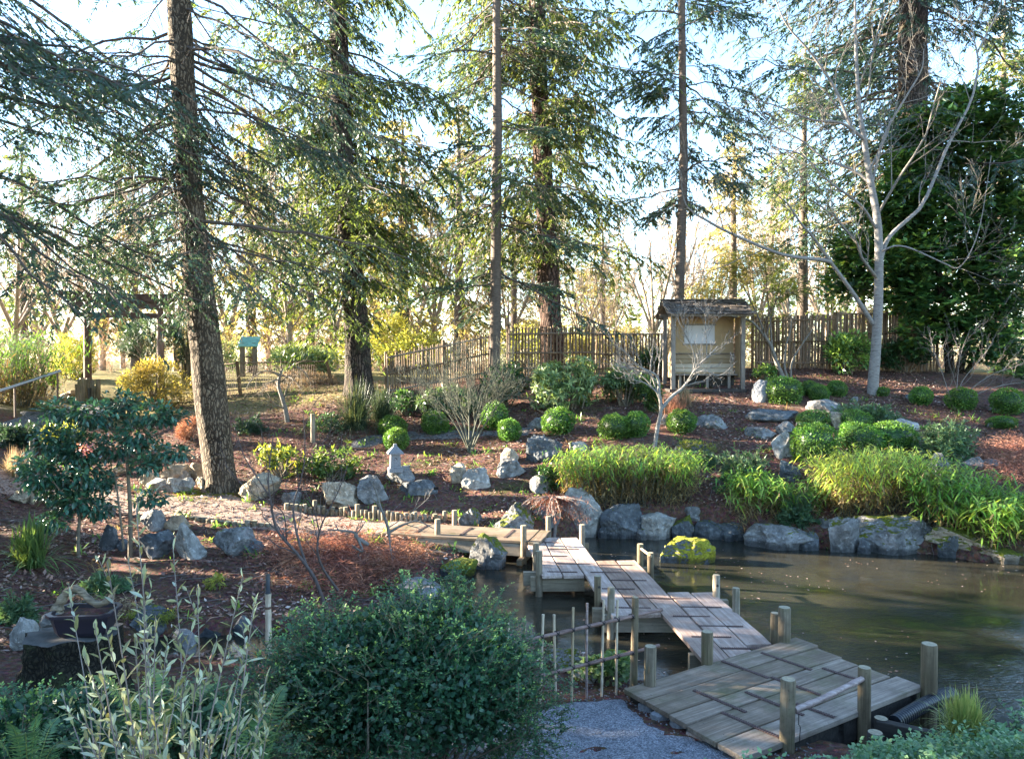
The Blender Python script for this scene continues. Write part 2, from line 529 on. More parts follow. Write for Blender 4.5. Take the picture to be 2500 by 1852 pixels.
M['rock_dark'] = rock_mat('dark_rock', (.025, .028, .031), (.065, .07, .074), (.14, .145, .145))
M['rock_pale'] = rock_mat('pale_rock', (.09, .083, .074), (.185, .177, .16), (.32, .305, .28))
M['rock_tan'] = rock_mat('tan_rock', (.10, .08, .055), (.22, .18, .13), (.36, .30, .23))
M['rock_islet'] = rock_mat('mossy_islet_rock', (.05, .053, .055), (.13, .135, .14), (.25, .255, .25), (.36, .33, .03))
M['granite'] = plain('granite', (.135, .138, .145), .85, .4, 45, 0, .006)

M['rust'] = plain('brown_steel', (.09, .05, .035), .6)
# ------------------------------------------------------------------ ground
def ground_material():
    t = NT('mulch_soil')
    co = t.world()
    n0 = t.noise(co, .7, 5, .6); n1 = t.noise(co, 9, 8, .75, .4); n2 = t.noise(co, 40, 5, .7)
    vo = t.voronoi(co, 22, 'F1', 'Color')
    mulch = t.ramp(n1, [(.28, (.034, .020, .015)), (.5, (.14, .076, .056)), (.75, (.30, .18, .13))])
    mulch = t.mix(.45, mulch, t.mix(1.0, mulch, vo, 'MULTIPLY'))
    mulch = t.mix(t.rng(n2, .6, .75, 0, .6), mulch, (.22, .15, .11))
    moss = t.ramp(n2, [(.3, (.03, .045, .01)), (.7, (.10, .12, .025))])
    far = t.attr('tint')       # 1 = open field beyond the fence
    grass = t.ramp(n1, [(.3, (.12, .10, .035)), (.7, (.22, .19, .075))])
    col = t.mix(t.rng(n0, .60, .72, 0, .6), mulch, moss)
    col = t.mix(far, col, grass)
    t.base(col); t.rough(.95); t.spec(.15)
    hh = t.math('ADD', n1, t.math('MULTIPLY', n2, .5))
    t.bump(hh, .9, .06)
    return t.m
M['soil'] = ground_material()
def grid_axis(core0, core1, step, far0, far1):
    a = list(np.arange(core0, core1 + 1e-6, step))
    s = step; x = core0
    lo = []
    while x > far0:
        s *= 1.35; x -= s; lo.append(x)
    hi = []; s = step; x = core1
    while x < far1:
        s *= 1.35; x += s; hi.append(x)
    return np.array(lo[::-1] + a + hi)
gx = grid_axis(-17, 17, .19, -900, 900); gy = grid_axis(.5, 31, .19, -300, 1300)
X, Y = np.meshgrid(gx, gy)
Zg = np.concatenate([height(X.ravel()[i:i + 20000], Y.ravel()[i:i + 20000]) for i in range(0, X.size, 20000)])
Zg = Zg + .018 * fbm(np.c_[X.ravel() * 5, Y.ravel() * 5, 0 * X.ravel()], 2, 9)
ny, nx = X.shape
ii = np.arange(ny - 1)[:, None] * nx + np.arange(nx - 1)[None]
gq = np.stack([ii, ii + 1, ii + nx + 1, ii + nx], -1).reshape(-1, 4)
fx = np.clip((Y.ravel() - 25.2) / 1.5, 0, 1)
lf = np.clip((-X.ravel() - 3.2) / .8, 0, 1) * np.clip((Y.ravel() - 21.6) / .8, 0, 1)
mb = MB().add(np.c_[X.ravel(), Y.ravel(), Zg], gq, np.maximum(fx, lf * .8))
ground = mb.obj('ground', M['soil']); tag(ground, kind='structure')

# ------------------------------------------------------------------ water
def water_mat():
    t = NT('pond_water')
    co = t.world((1.0, 2.2, 1.0))
    n0 = t.noise(co, 3.0, 3, .5, .6); n1 = t.noise(co, 12, 4, .6, .8)
    n2 = t.noise(t.world(), .55, 3)
    amp = t.rng(n2, .42, .62, .10, 1.0)
    hh = t.math('MULTIPLY', t.math('ADD', t.math('MULTIPLY', n0, .7), t.math('MULTIPLY', n1, .45)), amp)
    t.base(t.ramp(n2, [(.3, (.016, .016, .012)), (.7, (.034, .031, .022))]))
    t.rough(.012); t.p.inputs['IOR'].default_value = 1.48
    t.bump(hh, .42, .05)
    return t.m
M['water'] = water_mat()
wx, wy = np.meshgrid(np.linspace(-9, 16, 40), np.linspace(5.5, 17, 24))
i2 = np.arange(23)[:, None] * 40 + np.arange(39)[None]
MBw = MB().add(np.c_[wx.ravel(), wy.ravel(), 0 * wx.ravel()], np.stack([i2, i2 + 1, i2 + 41, i2 + 40], -1).reshape(-1, 4))
tag(MBw.obj('water', M['water']), kind='structure')

# ------------------------------------------------------------------ paths (sheets just above the soil)
def sheet(name, poly, mat, step=.12, lift=.02, edge=.12):
    poly = np.array(poly)
    x0, y0 = poly.min(0) - .2; x1, y1 = poly.max(0) + .2
    xs = np.arange(x0, x1, step); ys = np.arange(y0, y1, step)
    A, B = np.meshgrid(xs, ys)
    sd = poly_sdf(A.ravel(), B.ravel(), poly) + .12 * vnoise(np.c_[A.ravel() * 2.2, B.ravel() * 2.2, 0 * A.ravel()], 4)
    z = height(A.ravel(), B.ravel()) + lift - np.clip(sd / edge + 1, 0, 1.6) * (lift + .03)
    nyy, nxx = A.shape
    k = np.arange(nyy - 1)[:, None] * nxx + np.arange(nxx - 1)[None]
    q = np.stack([k, k + 1, k + nxx + 1, k + nxx], -1).reshape(-1, 4)
    keep = (sd[q] < .12).all(1)
    o = MB().add(np.c_[A.ravel(), B.ravel(), z + .012 * fbm(np.c_[A.ravel() * 6, B.ravel() * 6, 0 * A.ravel()], 2, 31)], q[keep]).obj(name, mat)
    return tag(o, kind='structure')
def gravel_mat(name, c0, c1, c2, sc=70, moss=False):
    c0, c1, c2 = scl(c0, 1.5), scl(c1, 1.5), scl(c2, 1.4)
    t = NT(name)
    co = t.world()
    v = t.voronoi(co, sc, 'F1', 'Color'); d = t.voronoi(co, sc, 'F1', 'Distance')
    sx = t.new('ShaderNodeSeparateXYZ'); t.link(v, sx.inputs[0])
    n1 = t.noise(co, 3, 5, .7)
    col = t.ramp(sx.outputs[0], [(0, c0), (.5, c1), (1, c2)])
    col = t.mix(t.rng(n1, .5, .72, 0, .6), col, tuple(x * .45 for x in c1))
    if moss:
        col = t.mix(t.rng(t.noise(co, 1.6, 5, .7), .56, .68, 0, .85), col, (.16, .17, .02))
    t.base(col); t.rough(.92); t.spec(.2)
    t.bump(t.math('SUBTRACT', t.math('MULTIPLY', n1, .6), d), .8, .012)
    return t.m
M['gravel_grey'] = gravel_mat('grey_gravel', (.055, .058, .066), (.125, .128, .142), (.24, .245, .26), 90)
M['gravel_tan'] = gravel_mat('tan_path', (.11, .074, .058), (.185, .13, .103), (.27, .20, .165), 55)
M['paving'] = gravel_mat('dark_paving', (.035, .035, .038), (.07, .068, .07), (.12, .115, .115), 25)
sheet('gravel_path', [(-1.6, 5.2), (-1.2, 6.6), (-.2, 7.4), (.45, 7.62), (1.15, 7.7), (1.3, 7.2), (2.15, 6.35), (2.0, 5.6), (1.3, 5.0), (0, 4.8)], M['gravel_grey'])
g = lambda u, v: ground_at(u, v)[:2]
sheet('path', [g(1000, 1272), g(900, 1268), g(780, 1255), g(680, 1238), g(560, 1208), g(440, 1212), g(330, 1205), g(200, 1175), g(100, 1150), g(-60, 1130), g(-60, 1195), g(100, 1215),
               g(220, 1240), g(330, 1262), g(480, 1268), g(600, 1285), g(760, 1305), g(900, 1312), g(1010, 1308)], M['gravel_tan'])
sheet('path', [g(840, 1078), g(900, 1062), g(1000, 1052), g(1180, 1050), g(1300, 1045), g(1300, 1066), g(1200, 1072), g(1000, 1078), g(860, 1095)], M['paving'])
sheet('path', [g(-40, 1040), g(120, 1000), g(240, 975), g(330, 975), g(280, 1000), g(180, 1040), g(60, 1080), g(-40, 1090)], M['paving'])

def floating():
    r = np.random.default_rng(150); n = 420
    x = r.uniform(-2, 11, n * 3); y = r.uniform(7.5, 15.8, n * 3)
    k = (poly_sdf(x, y, POND) < -.03) & ((vnoise(np.c_[x * .8, y * .8, 0 * x], 5) > .05) | (poly_sdf(x, y, POND) > -.35))
    x, y = x[k][:n], y[k][:n]; n = len(x); a = r.uniform(0, 6.28, n)
    mb = MB(); kites(mb, np.c_[x, y, np.full(n, .006)], np.c_[np.cos(a), np.sin(a), 0 * a], np.array([[0, 0, 1.]]) + r.normal(0, .05, (n, 3)), r.uniform(.02, .06, n), r.uniform(.015, .03, n), r.uniform(.3, 1, n))
    return mb
# ------------------------------------------------------------------ decks
def round_post(parent, x, y, z0, z1, r, name='post', mat='post', hole=False, label=None):
    mb = MB()
    rr = r * rng.uniform(.95, 1.05)
    lean = rng.normal(0, .008, 2)
    zs = np.array([z0, z0 + .3 * (z1 - z0), z0 + .7 * (z1 - z0), z1 - .012, z1])
    P = np.c_[lean[0] * (zs - z0), lean[1] * (zs - z0), zs]
    tubes(mb, P, np.array([rr * 1.03, rr * 1.01, rr, rr, rr * .9]), 14, cap=False)
    th = np.arange(14) * 2 * math.pi / 14
    top = np.c_[P[-1, 0] + rr * .9 * np.cos(th), P[-1, 1] + rr * .9 * np.sin(th), np.full(14, z1)]
    mb.add(np.vstack([top, [P[-1]]]), np.c_[np.arange(14), (np.arange(14) + 1) % 14, np.full(14, 14)], .5, 1)
    o = mb.obj(name, [M[mat], M['endgrain']], parent)
    px, py = (parent.location.x, parent.location.y) if parent else (0, 0)
    o.location = (x - px, y - py, -(parent.location.z if parent else 0))
    if label: o['label'] = label
    if hole:
        hb = MB(); ang = math.atan2(-y, -x) + .25
        c = np.array([math.cos(ang), math.sin(ang), 0])
        tubes(hb, np.array([c * (rr * .5) + [0, 0, z1 - .14], c * (rr * 1.02) + [0, 0, z1 - .14]]), np.array([.018, .018]), 10, cap=True)
        hb.obj('hole', M['black'], o)
    return o
def plank(parent, p0, p1, w, z, th, mat, name='plank'):
    """board from p0 to p1 (xy), width w, top at z; local x = along"""
    p0 = np.array(p0, float); p1 = np.array(p1, float)
    d = p1 - p0; L = np.hypot(*d); a = math.atan2(d[1], d[0])
    mb = MB()
    n = 6
    xs = np.linspace(-L / 2, L / 2, n + 1)
    warp = rng.normal(0, .003, n + 1); ew = rng.normal(0, .003, (2, n + 1))
    V = []
    for i, x in enumerate(xs):
        V += [(x, -w / 2 + ew[0, i], -th + warp[i]), (x, w / 2 + ew[1, i], -th + warp[i]), (x, w / 2 + ew[1, i], warp[i]), (x, -w / 2 + ew[0, i], warp[i])]
    q = []
    for i in range(n):
        b = i * 4
        for j in range(4):
            j2 = (j + 1) % 4
            q.append((b + j, b + j2, b + 4 + j2, b + 4 + j))
    q.append((3, 2, 1, 0)); q.append((n * 4, n * 4 + 1, n * 4 + 2, n * 4 + 3))
    o = mb.add(V, q).obj(name, mat, parent, smooth=False)
    c = (p0 + p1) / 2
    o.location = (c[0] - parent.location.x, c[1] - parent.location.y, z - parent.location.z)
    o.rotation_euler = (0, rng.normal(0, .001), a)
    m = o.modifiers.new('bevel', 'BEVEL'); m.width = .006; m.segments = 2; m.limit_method = 'ANGLE'
    return o
def grip(parent, p0, p1, w, z):
    """ribbed anti-slip strip"""
    p0 = np.array(p0, float); p1 = np.array(p1, float)
    d = p1 - p0; L = np.hypot(*d); a = math.atan2(d[1], d[0])
    mb = MB()
    abox(mb, -L / 2, L / 2, -w / 2, w / 2, 0, .004)
    n = max(4, int(L / .024))
    for x in np.linspace(-L / 2 + .008, L / 2 - .008, n):
        abox(mb, x - .006, x + .006, -w / 2 + .003, w / 2 - .003, .004, .010)
    o = mb.obj('grip_strip', M['grip'], parent, smooth=False)
    c = (p0 + p1) / 2
    o.location = (c[0] - parent.location.x, c[1] - parent.location.y, z - parent.location.z)
    o.rotation_euler = (0, 0, a)
    return o
DZ = .35
M['deck'] = wood_mat('weathered_deck', (.16, .105, .08), (.275, .20, .16), (.38, .30, .25), axis=0, scale=.8)

# zigzag walkway: seven columns of boards, neighbours overlapping by one column
zz = thing('zigzag_walkway', 'narrow zigzag plank walkway stepping across the pond with short round posts', 'walkway', (1.6, 11.4, 0))
BW = .335; SL = -.09
def colx(k, y): return .45 + BW * k + SL * (y - 11.77)
spans = {0: (14.3, 11.74), 1: (14.3, 11.76), 2: (14.3, 9.9), 3: (12.65, 9.92), 4: (12.65, 8.35), 5: (10.92, 8.5), 6: (10.9, 8.9)}
for k, (ya, yb) in spans.items():
    cuts = [ya, yb]
    if ya - yb > 3.2: cuts = [ya, (ya + yb) / 2 + (.35 if k == 2 else -.3), yb]
    for a, b in zip(cuts[:-1], cuts[1:]):
        plank(zz, (colx(k + .5, a - .004), a - .004), (colx(k + .5, b + .004), b + .004), BW - .022, DZ, .05, M['deck'])
def strips(c0, ya, yb, n, ph=0):
    for i, y in enumerate(np.linspace(ya, yb, n)):
        s = (.35, 1.75) if (i + ph) % 2 == 0 else (1.0, 2.6)
        grip(zz, (colx(c0 + s[0], y), y), (colx(c0 + s[1], y - .02), y - .02), .036, DZ + .003)
strips(0, 13.9, 11.95, 5)
strips(2, 12.35, 10.2, 6, 1)
strips(4, 10.6, 8.75, 6)
def beam(parent, p0, p1, w, z0, z1, mat='beam'):
    p0 = np.array(p0, float); p1 = np.array(p1, float)
    d = p1 - p0; L = np.hypot(*d)
    o = abox(MB(), -w / 2, w / 2, -L / 2, L / 2, z0, z1).obj('beam', M[mat], parent, smooth=False)
    c = (p0 + p1) / 2
    o.location = (c[0] - parent.location.x, c[1] - parent.location.y, -parent.location.z)
    o.rotation_euler = (0, 0, math.atan2(d[1], d[0]) - math.pi / 2)
    return bevel(o, .006)
for (y, a, b) in ((14.1, -.5, 3.5), (11.9, -.45, 2.05), (12.45, 1.85, 5.4), (10.1, 1.8, 5.3), (10.75, 3.85, 7.45), (8.75, 3.9, 7.3)):
    beam(zz, (colx(a, y), y), (colx(b, y), y), .09, .07, .292)
    if y in (11.9, 10.1): beam(zz, (colx(a - .25, y + .28), y + .28), (colx(b, y + .28), y + .28), .09, .07, .292)
for k in (.3, 2.7):
    pass
for (u, vb, vt, hole) in ((1308, 1383, 1326, True), (1316, 1405, 1346, False), (1421.6, 1330, 1281, False), (1564, 1378, 1328, False), (1591, 1401, 1350, False),
                          (1461.6, 1472, 1407, True), (1491.5, 1500, 1434, False), (1751.5, 1461, 1404, True), (1803, 1499, 1436, False)):
    p = on_z(u, vb, DZ - .02); r = S(7.2 if vb < 1410 else 8.6, p[1])
    r = .052 if vb < 1410 else .050
    round_post(zz, p[0], p[1] + r, -.5, p[2] + S(vb - vt, p[1]), r, hole=hole)
# rail between the two posts on the pond side
pa = on_z(1566, 1352, DZ); 
a3 = at(1566, 1339, 12.35); b3 = at(1590, 1357, 11.85)
mb = tubes(MB(), np.array([a3, b3]) - [1.6, 11.4, 0], np.array([.02, .02]), 8, cap=True); mb.obj('rail', M['bamboo'], zz)

# approach deck at the far left end
ad = thing('approach_deck', 'low wooden approach deck joining the sandy path to the zigzag walkway', 'deck', (-.6, 14.7, 0))
A_ = np.array((-2.15, 15.35)); D_ = np.array((-2.45, 14.42)); dirv = unit(np.array((2.85, -.74))); perp = np.array([-dirv[1], dirv[0]])
L1 = 2.82
for k in range(3):
    o0 = D_ + perp * (.33 * (k + .5))
    plank(ad, o0, o0 + dirv * L1, .318, DZ + .06, .05, M['deck_long'])
e0 = D_ + dirv * (L1 + .12) - perp * .02
plank(ad, e0, e0 + perp * 1.03, .2, DZ + .06, .05, M['deck_long'])
for s in (.6, 1.5, 2.35):
    q0 = D_ + dirv * s
    grip(ad, q0 + perp * .18, q0 + perp * .85, .055, DZ + .064)
beam(ad, D_ + dirv * .2 + perp * .06, D_ + dirv * (L1 + .2) + perp * .06, .08, .13, .352)
beam(ad, D_ + dirv * .2 + perp * .92, D_ + dirv * (L1 + .2) + perp * .92, .08, .13, .352)
be = D_ + dirv * (L1 - .1)
beam(ad, be - perp * .22, be + perp * 1.15, .10, .02, .126)
for (u, vb, vt, y) in ((1278, 1330, 1282, 13.75), (1340, 1302, 1259, 14.75), (1067.6, 1306, 1266, 14.3), (1109.6, 1286, 1245, 15.25)):
    p = at(u, vb, y)
    round_post(ad, p[0], p[1], -.4, p[2] + S(vb - vt, y), .055)

# lookout platform
pf = thing('wooden_platform', 'broad weathered plank platform at the near end of the walkway', 'platform', (2.7, 7.65, 0))
PZ = .405
c0 = np.array((1.10, 7.56)); ld = unit(np.array((2.18, 1.37))); sd_ = np.array([ld[1], -ld[0]])
wid = [.33, .33, .24, .36, .31]; acc = 0
for i, w in enumerate(wid):
    q0 = c0 + sd_ * (acc + w / 2) + ld * (-.01 * i)
    plank(pf, q0, q0 + ld * (2.56 + (.06, .02, -.03, -.02, .07)[i]), w - .022, PZ, .05, M['deck_long'])
    acc += w
for (a, b0, b1) in ((.55, .42, 1.02), (.95, .72, 1.34) , (.42, .9, 1.5), (1.35, .05, .62), (1.45, .62, 1.15), (1.9, .12, .72), (1.15, 1.15, 1.52), (2.1, .75, 1.2)):
    q0 = c0 + ld * a
    grip(pf, q0 + sd_ * b0, q0 + sd_ * b1 + ld * .06, .042, PZ + .003)
for s in (.12, 1.28, 2.42):
    beam(pf, c0 + ld * s + sd_ * .03, c0 + ld * s + sd_ * 1.54, .1, .12, .352, 'darkbeam')
beam(pf, c0 + sd_ * 1.5 + ld * .1, c0 + sd_ * 1.5 + ld * 2.5, .08, .13, .353, 'darkbeam')
for (u, vb, vt, r, hole, y) in ((1587, 1677, 1579, .060, False, 0), (1729, 1623, 1542, .063, False, 0), (1893, 1568, 1496, .058, False, 9.0), (1919, 1571, 1484, .067, False, 0), (2275.5, 1684, 1573, .073, True, 0),
                          (2116, 1744, 1630, .061, False, 0), (1924, 1815, 1659, .064, False, 0)):
    p = on_z(u, vb, PZ - .01); 
    if y: p = at(u, vb, y)
    round_post(pf, p[0], p[1] + r * .8, -.3, p[2] + S(vb - vt, p[1]), r, hole=hole)
pA = at(1940, 1732, on_z(1924, 1815, PZ)[1] + .06); pB = at(2113, 1652, on_z(2116, 1744, PZ)[1] + .06)
mb = MB(); pts = spline([pA, (pA * .6 + pB * .4) - [0, 0, .012], pB], 16)
rad = np.array([.026 + (.005 if i in (4, 9, 13) else 0) for i in range(16)])
tubes(mb, pts - [2.7, 7.65, 0], rad, 10, cap=True); mb.obj('rail', M['bamboo_dark'], pf)
# wire with a hook dangling from the rail post
hk = MB()
hp = at(1950, 1742, pA[1])
tubes(hk, np.array([hp, hp - [0, 0, .09], hp + [.015, 0, -.11], hp + [.01, 0, -.2], hp + [.01, 0, -.26]]) - [2.7, 7.65, 0], np.full(5, .004), 5)
hk.obj('hanging_wire', M['black'], pf)

def nails(parent, spots, z):
    mb = MB(); th = np.arange(6) * math.pi / 3
    for x, y in spots:
        c = np.array([x, y, z]) - np.array(parent.location)
        mb.add(np.vstack([c + np.c_[.007 * np.cos(th), .007 * np.sin(th), np.zeros(6)], [c + [0, 0, .002]]]), np.c_[np.arange(6), (np.arange(6) + 1) % 6, np.full(6, 6)])
    mb.obj('nail_heads', M['black'], parent)['kind'] = 'stuff'
acc = 0; sp_ = []
for w in wid:
    for s_ in (.12, 1.28, 2.42):
        for e_ in (.06, w - .06): sp_.append(c0 + sd_ * (acc + e_) + ld * (s_ + rng.normal(0, .012)))
    acc += w
nails(pf, sp_, PZ + .002)
sp_ = []
for y, k0, k1 in ((14.1, 0, 3), (11.9, 0, 2), (12.45, 2, 5), (10.1, 2, 5), (10.75, 4, 7), (8.95, 4, 7)):
    for k in range(k0, k1):
        for e_ in (.2, .8): sp_.append((colx(k + e_, y), y + rng.normal(0, .012)))
nails(zz, sp_, DZ + .002)

# retaining timber, stub logs, corrugated pipe
tb = thing('timber_edging', 'dark timber beam retaining the bank right of the platform', 'timber', (3.9, 6.95, .1))
b0, b1 = at(2140, 1762, 7.0), at(2440, 1812, 6.5)
d = b1 - b0; L = np.linalg.norm(d)
o = abox(MB(), -L / 2, L / 2, -.045, .045, -.2, 0).obj('beam', M['darkbeam'], tb, smooth=False)
o.location = tuple((b0 + b1) / 2 - np.array([3.9, 6.95, .1])); o.rotation_euler = (0, 0, math.atan2(d[1], d[0])); bevel(o, .008)
for (u, vt, y, lab) in ((2151, 1752, 7.0, 'stub log post at the platform end of the timber beam'), (2135, 1785, 6.75, 'lowest black stub log below the platform corner')):
    p = at(u, vt, y)
    st = thing('stub_log', lab, 'log', (p[0], p[1], p[2] - .5))
    round_post(st, p[0], p[1], p[2] - .5, p[2], .066, 'log', 'darkbeam')
t = NT('corrugated_plastic'); t.base((.012, .014, .018)); t.rough(.28); t.spec(.6); M['pipe'] = t.m
pp = thing('corrugated_pipe', 'black corrugated drain pipe lying beside the platform', 'pipe', (4.0, 7.4, .2))
q0, q1 = at(2185, 1762, 7.05), at(2320, 1695, 7.75)
n = 120; tt = np.linspace(0, 1, n)[:, None]
P = q0 * (1 - tt) + q1 * tt + np.array([0, 0, .03]) * np.sin(tt * 3)
rr = .062 + .006 * np.sign(np.sin(np.arange(n) * 1.6))
rr[int(n * .70):] *= 1.16
tubes(MB(), P - [4.0, 7.4, .2], rr, 16, cap=True).obj('pipe_body', M['pipe'], pp)

# flagstones beside the platform
def flag(u, v, w, hgt, lab):
    p = ground_at(u, v); W = S(w, p[1]); D = W * .75
    n = 9; th = np.sort(rng.uniform(0, 2 * math.pi, n) * .25 + np.arange(n) * 2 * math.pi / n)
    r = rng.uniform(.75, 1.05, n)
    top = np.c_[np.cos(th) * r * W / 2, np.sin(th) * r * D / 2, np.full(n, .035) + rng.normal(0, .006, n)]
    bot = top * [1.06, 1.06, 0] - [0, 0, .06]
    mb = MB().add(np.vstack([top, [[0, 0, .045]]]), np.c_[np.arange(n), (np.arange(n) + 1) % n, np.full(n, n)])
    mb.add(np.vstack([top, bot]), np.array([(i, i + n, (i + 1) % n + n, (i + 1) % n) for i in range(n)]))
    o = mb.obj('flagstone', M['granite'], None, smooth=False, origin=None); o.location = tuple(p + [0, 0, .012])
    return tag(o, lab, 'flagstone')
flag(1588, 1734, 58, 20, 'first small flagstone beside the left tip of the platform')
flag(1611, 1754, 48, 18, 'darker flagstone, second along the platform edge')
flag(1664, 1771, 72, 20, 'pale long flagstone, third along the platform edge')
flag(1722, 1800, 92, 26, 'largest grey flagstone half under the platform planks')

# ------------------------------------------------------------------ low bamboo fence in the foreground
bf = thing('bamboo_fence', 'low open bamboo fence tied with black cord beside the gravel path', 'fence', (.6, 7.5, .3))
def bpole(parent, p0, p1, r, mat, name, knots=4):
    p0 = np.asarray(p0, float); p1 = np.asarray(p1, float)
    n = 4 * knots + 1
    tt = np.linspace(0, 1, n)[:, None]
    mid = p0; rel = (p1 - p0) * tt + rng.normal(0, .002, 3) * np.sin(tt * 3.1)
    rad = np.full(n, r); rad[::4] = r * 1.16; rad[1::4] = r * .97
    rad = rad * np.linspace(1.05, .95, n)
    o = tubes(MB(), rel, rad, 8, cap=True).obj(name, mat, parent)
    o.location = tuple(p0 - np.array(parent.location)); return o
f0 = np.array([.59, 7.54]); fd = np.array([.155, .078])
poles = []
for k, (vt, hb) in {-2: (1488, 0), -1: (1486, 0), 0: (1482, .28), 1: (1478, .28), 2: (1480, .3), 3: (1472, .3), 4: (1470, .3)}.items():
    pass
for k in range(-4, 5):
    xy = f0 + fd * k * 1.02
    zt = 1.21 + .008 * k + rng.normal(0, .015)
    zb = h1(*xy) - .05
    tilt = rng.normal(0, .012)
    dark = k in (1,)
    bpole(bf, (xy[0], xy[1], zb), (xy[0] + tilt + (.04 if k == 4 else 0), xy[1], zt), .0125, M['bamboo_dark'] if dark else M['bamboo'], 'bamboo_pole', 5)
perpn = unit(np.array([fd[1], -fd[0], 0]))
for z, e in ((1.0, 6.25), (.625, 6.05)):
    r0 = f0 + fd * (-5.2); r1 = f0 + fd * e
    bpole(bf, np.r_[r0, z - .03] + perpn * .028, np.r_[r1, z + .045] + perpn * .028, .0185, M['bamboo_dark'], 'rail', 5)
    for k in range(-4, 5):
        xy = f0 + fd * k * 1.02
        c = np.r_[xy, z + .0065 * k] + perpn * .014
        mb = MB()
        for sgn in (-1, 1):
            th = np.linspace(0, 2 * math.pi, 13)
            fdu = np.r_[unit(fd), 0]
            ring = c + np.outer(np.cos(th) * .026, (fdu + np.array([0, 0, sgn])) / 1.414) + np.outer(np.sin(th) * .036, perpn)
            tubes(mb, ring, np.full(13, .0062), 5)
        mb.obj('cord_tie', M['rope'], bf, origin=np.array(bf.location))
xy = f0 + fd * 5.35
round_post(bf, 1.235 + .02, 7.86, .1, 1.22, .035, 'post')

# ------------------------------------------------------------------ tall bamboo fences behind the garden
def tall_fence(label, a, b, za, zb, ha, hb, n, rails, poststops=(), top_jit=.03, pr=.021):
    """a,b xy; za/zb ground; ha/hb top; rails as fractions"""
    a = np.array(a, float); b = np.array(b, float)
    r = thing('bamboo_screen', label, 'fence', (*((a + b) / 2), (za + zb) / 2), 0, 'bamboo fences at the back of the garden')
    L = np.hypot(*(b - a)); ang = math.atan2(*(b - a)[::-1])
    base = np.array(r.location)
    protos = []
    for i in range(4):
        rr = pr * (1 + .2 * i / 3)
        m_ = MB(); zs = np.array([0, .2, .22, .24, .5, .52, .54, .8, .82, .84, 1.0])
        ra = np.full(11, rr); ra[[2, 5, 8]] *= 1.15
        tubes(m_, np.c_[rng.normal(0, .003, 11), rng.normal(0, .003, 11), zs], ra, 7, cap=True)
        protos.append(m_.mesh('bamboo_pole', M['oldbamboo']))
    for i in range(n):
        t_ = (i + .5) / n
        p = a + (b - a) * t_; z0 = za + (zb - za) * t_ - .04; z1 = ha + (hb - ha) * t_ + rng.normal(0, top_jit)
        o = bpy.data.objects.new('bamboo_pole', protos[rng.integers(4)]); COL.objects.link(o); o.parent = r
        o.location = tuple(np.r_[p, z0] - base); o.scale = (1, 1, z1 - z0); o.rotation_euler = (rng.normal(0, .01), rng.normal(0, .01), rng.uniform(0, 6))
    nrm = np.array([(b - a)[1], -(b - a)[0]]) / L
    if nrm[1] > 0: nrm = -nrm
    for fz in rails:
        p0 = np.r_[a + nrm * .045, za + (ha - za) * fz] - base; p1 = np.r_[b + nrm * .045, zb + (hb - zb) * fz] - base
        tubes(MB(), np.array([p0, (p0 + p1) / 2 + [0, 0, rng.normal(0, .01)], p1]), np.full(3, .03), 7, cap=True).obj('rail', M['oldbamboo'], r)
    for t_ in poststops:
        p = a + (b - a) * t_ - nrm * .06
        z0 = za + (zb - za) * t_ - .2; z1 = ha + (hb - ha) * t_ + .1
        tubes(MB(), np.array([np.r_[p, z0], np.r_[p, z1]]) - base, np.full(2, .05), 8, cap=True).obj('post', M['oldbamboo'], r)
    return r
def fpt(u, v, y): p = at(u, v, y); return p
pL0, pL1 = at(944, 963, 23.3), at(1205, 905, 25.0)
tall_fence('low bamboo fence running at an angle from the dark trunk to the slim trunk', pL0[:2], pL1[:2], pL0[2], pL1[2] - .1, at(944, 866, 23.3)[2], at(1205, 812, 25)[2], 46, (.08, .52, .93), (0., .52))
p0, p1 = at(1240, 912, 25.0), at(1449, 912, 25.0)
tall_fence('middle bamboo fence with uneven pole tops standing before the thick reddish trunk', p0[:2], p1[:2], p0[2], p1[2], at(1240, 800, 25)[2], at(1449, 797, 25)[2], 27, (.12, .45, .86), (0., 1.), .04, .028)
p0, p1 = at(1452, 912, 25.1), at(1640, 912, 25.3)
tall_fence('straight topped bamboo fence running up to the left side of the shelter', p0[:2], p1[:2], p0[2], p1[2], at(1452, 813, 25.1)[2], at(1640, 813, 25.3)[2], 25, (.12, .48, .97), (1.,), .008, .03)
p0, p1 = at(1842, 905, 25.2), at(2036, 908, 25.2)
tall_fence('tall bamboo fence just right of the shelter behind the multi stemmed shrub', p0[:2], p1[:2], p0[2], p1[2], at(1842, 774, 25.2)[2], at(2036, 768, 25.2)[2], 27, (.16, .54, .92), (-.02, 1.01), .03, .036)
p0, p1 = at(2040, 905, 25.3), at(2290, 905, 25.6)
tall_fence('tallest bamboo fence behind the pale barked tree on the right', p0[:2], p1[:2], p0[2], p1[2], at(2040, 764, 25.3)[2], at(2290, 762, 25.6)[2], 34, (.3, .64, .985), (.5, 1.), .01, .036)

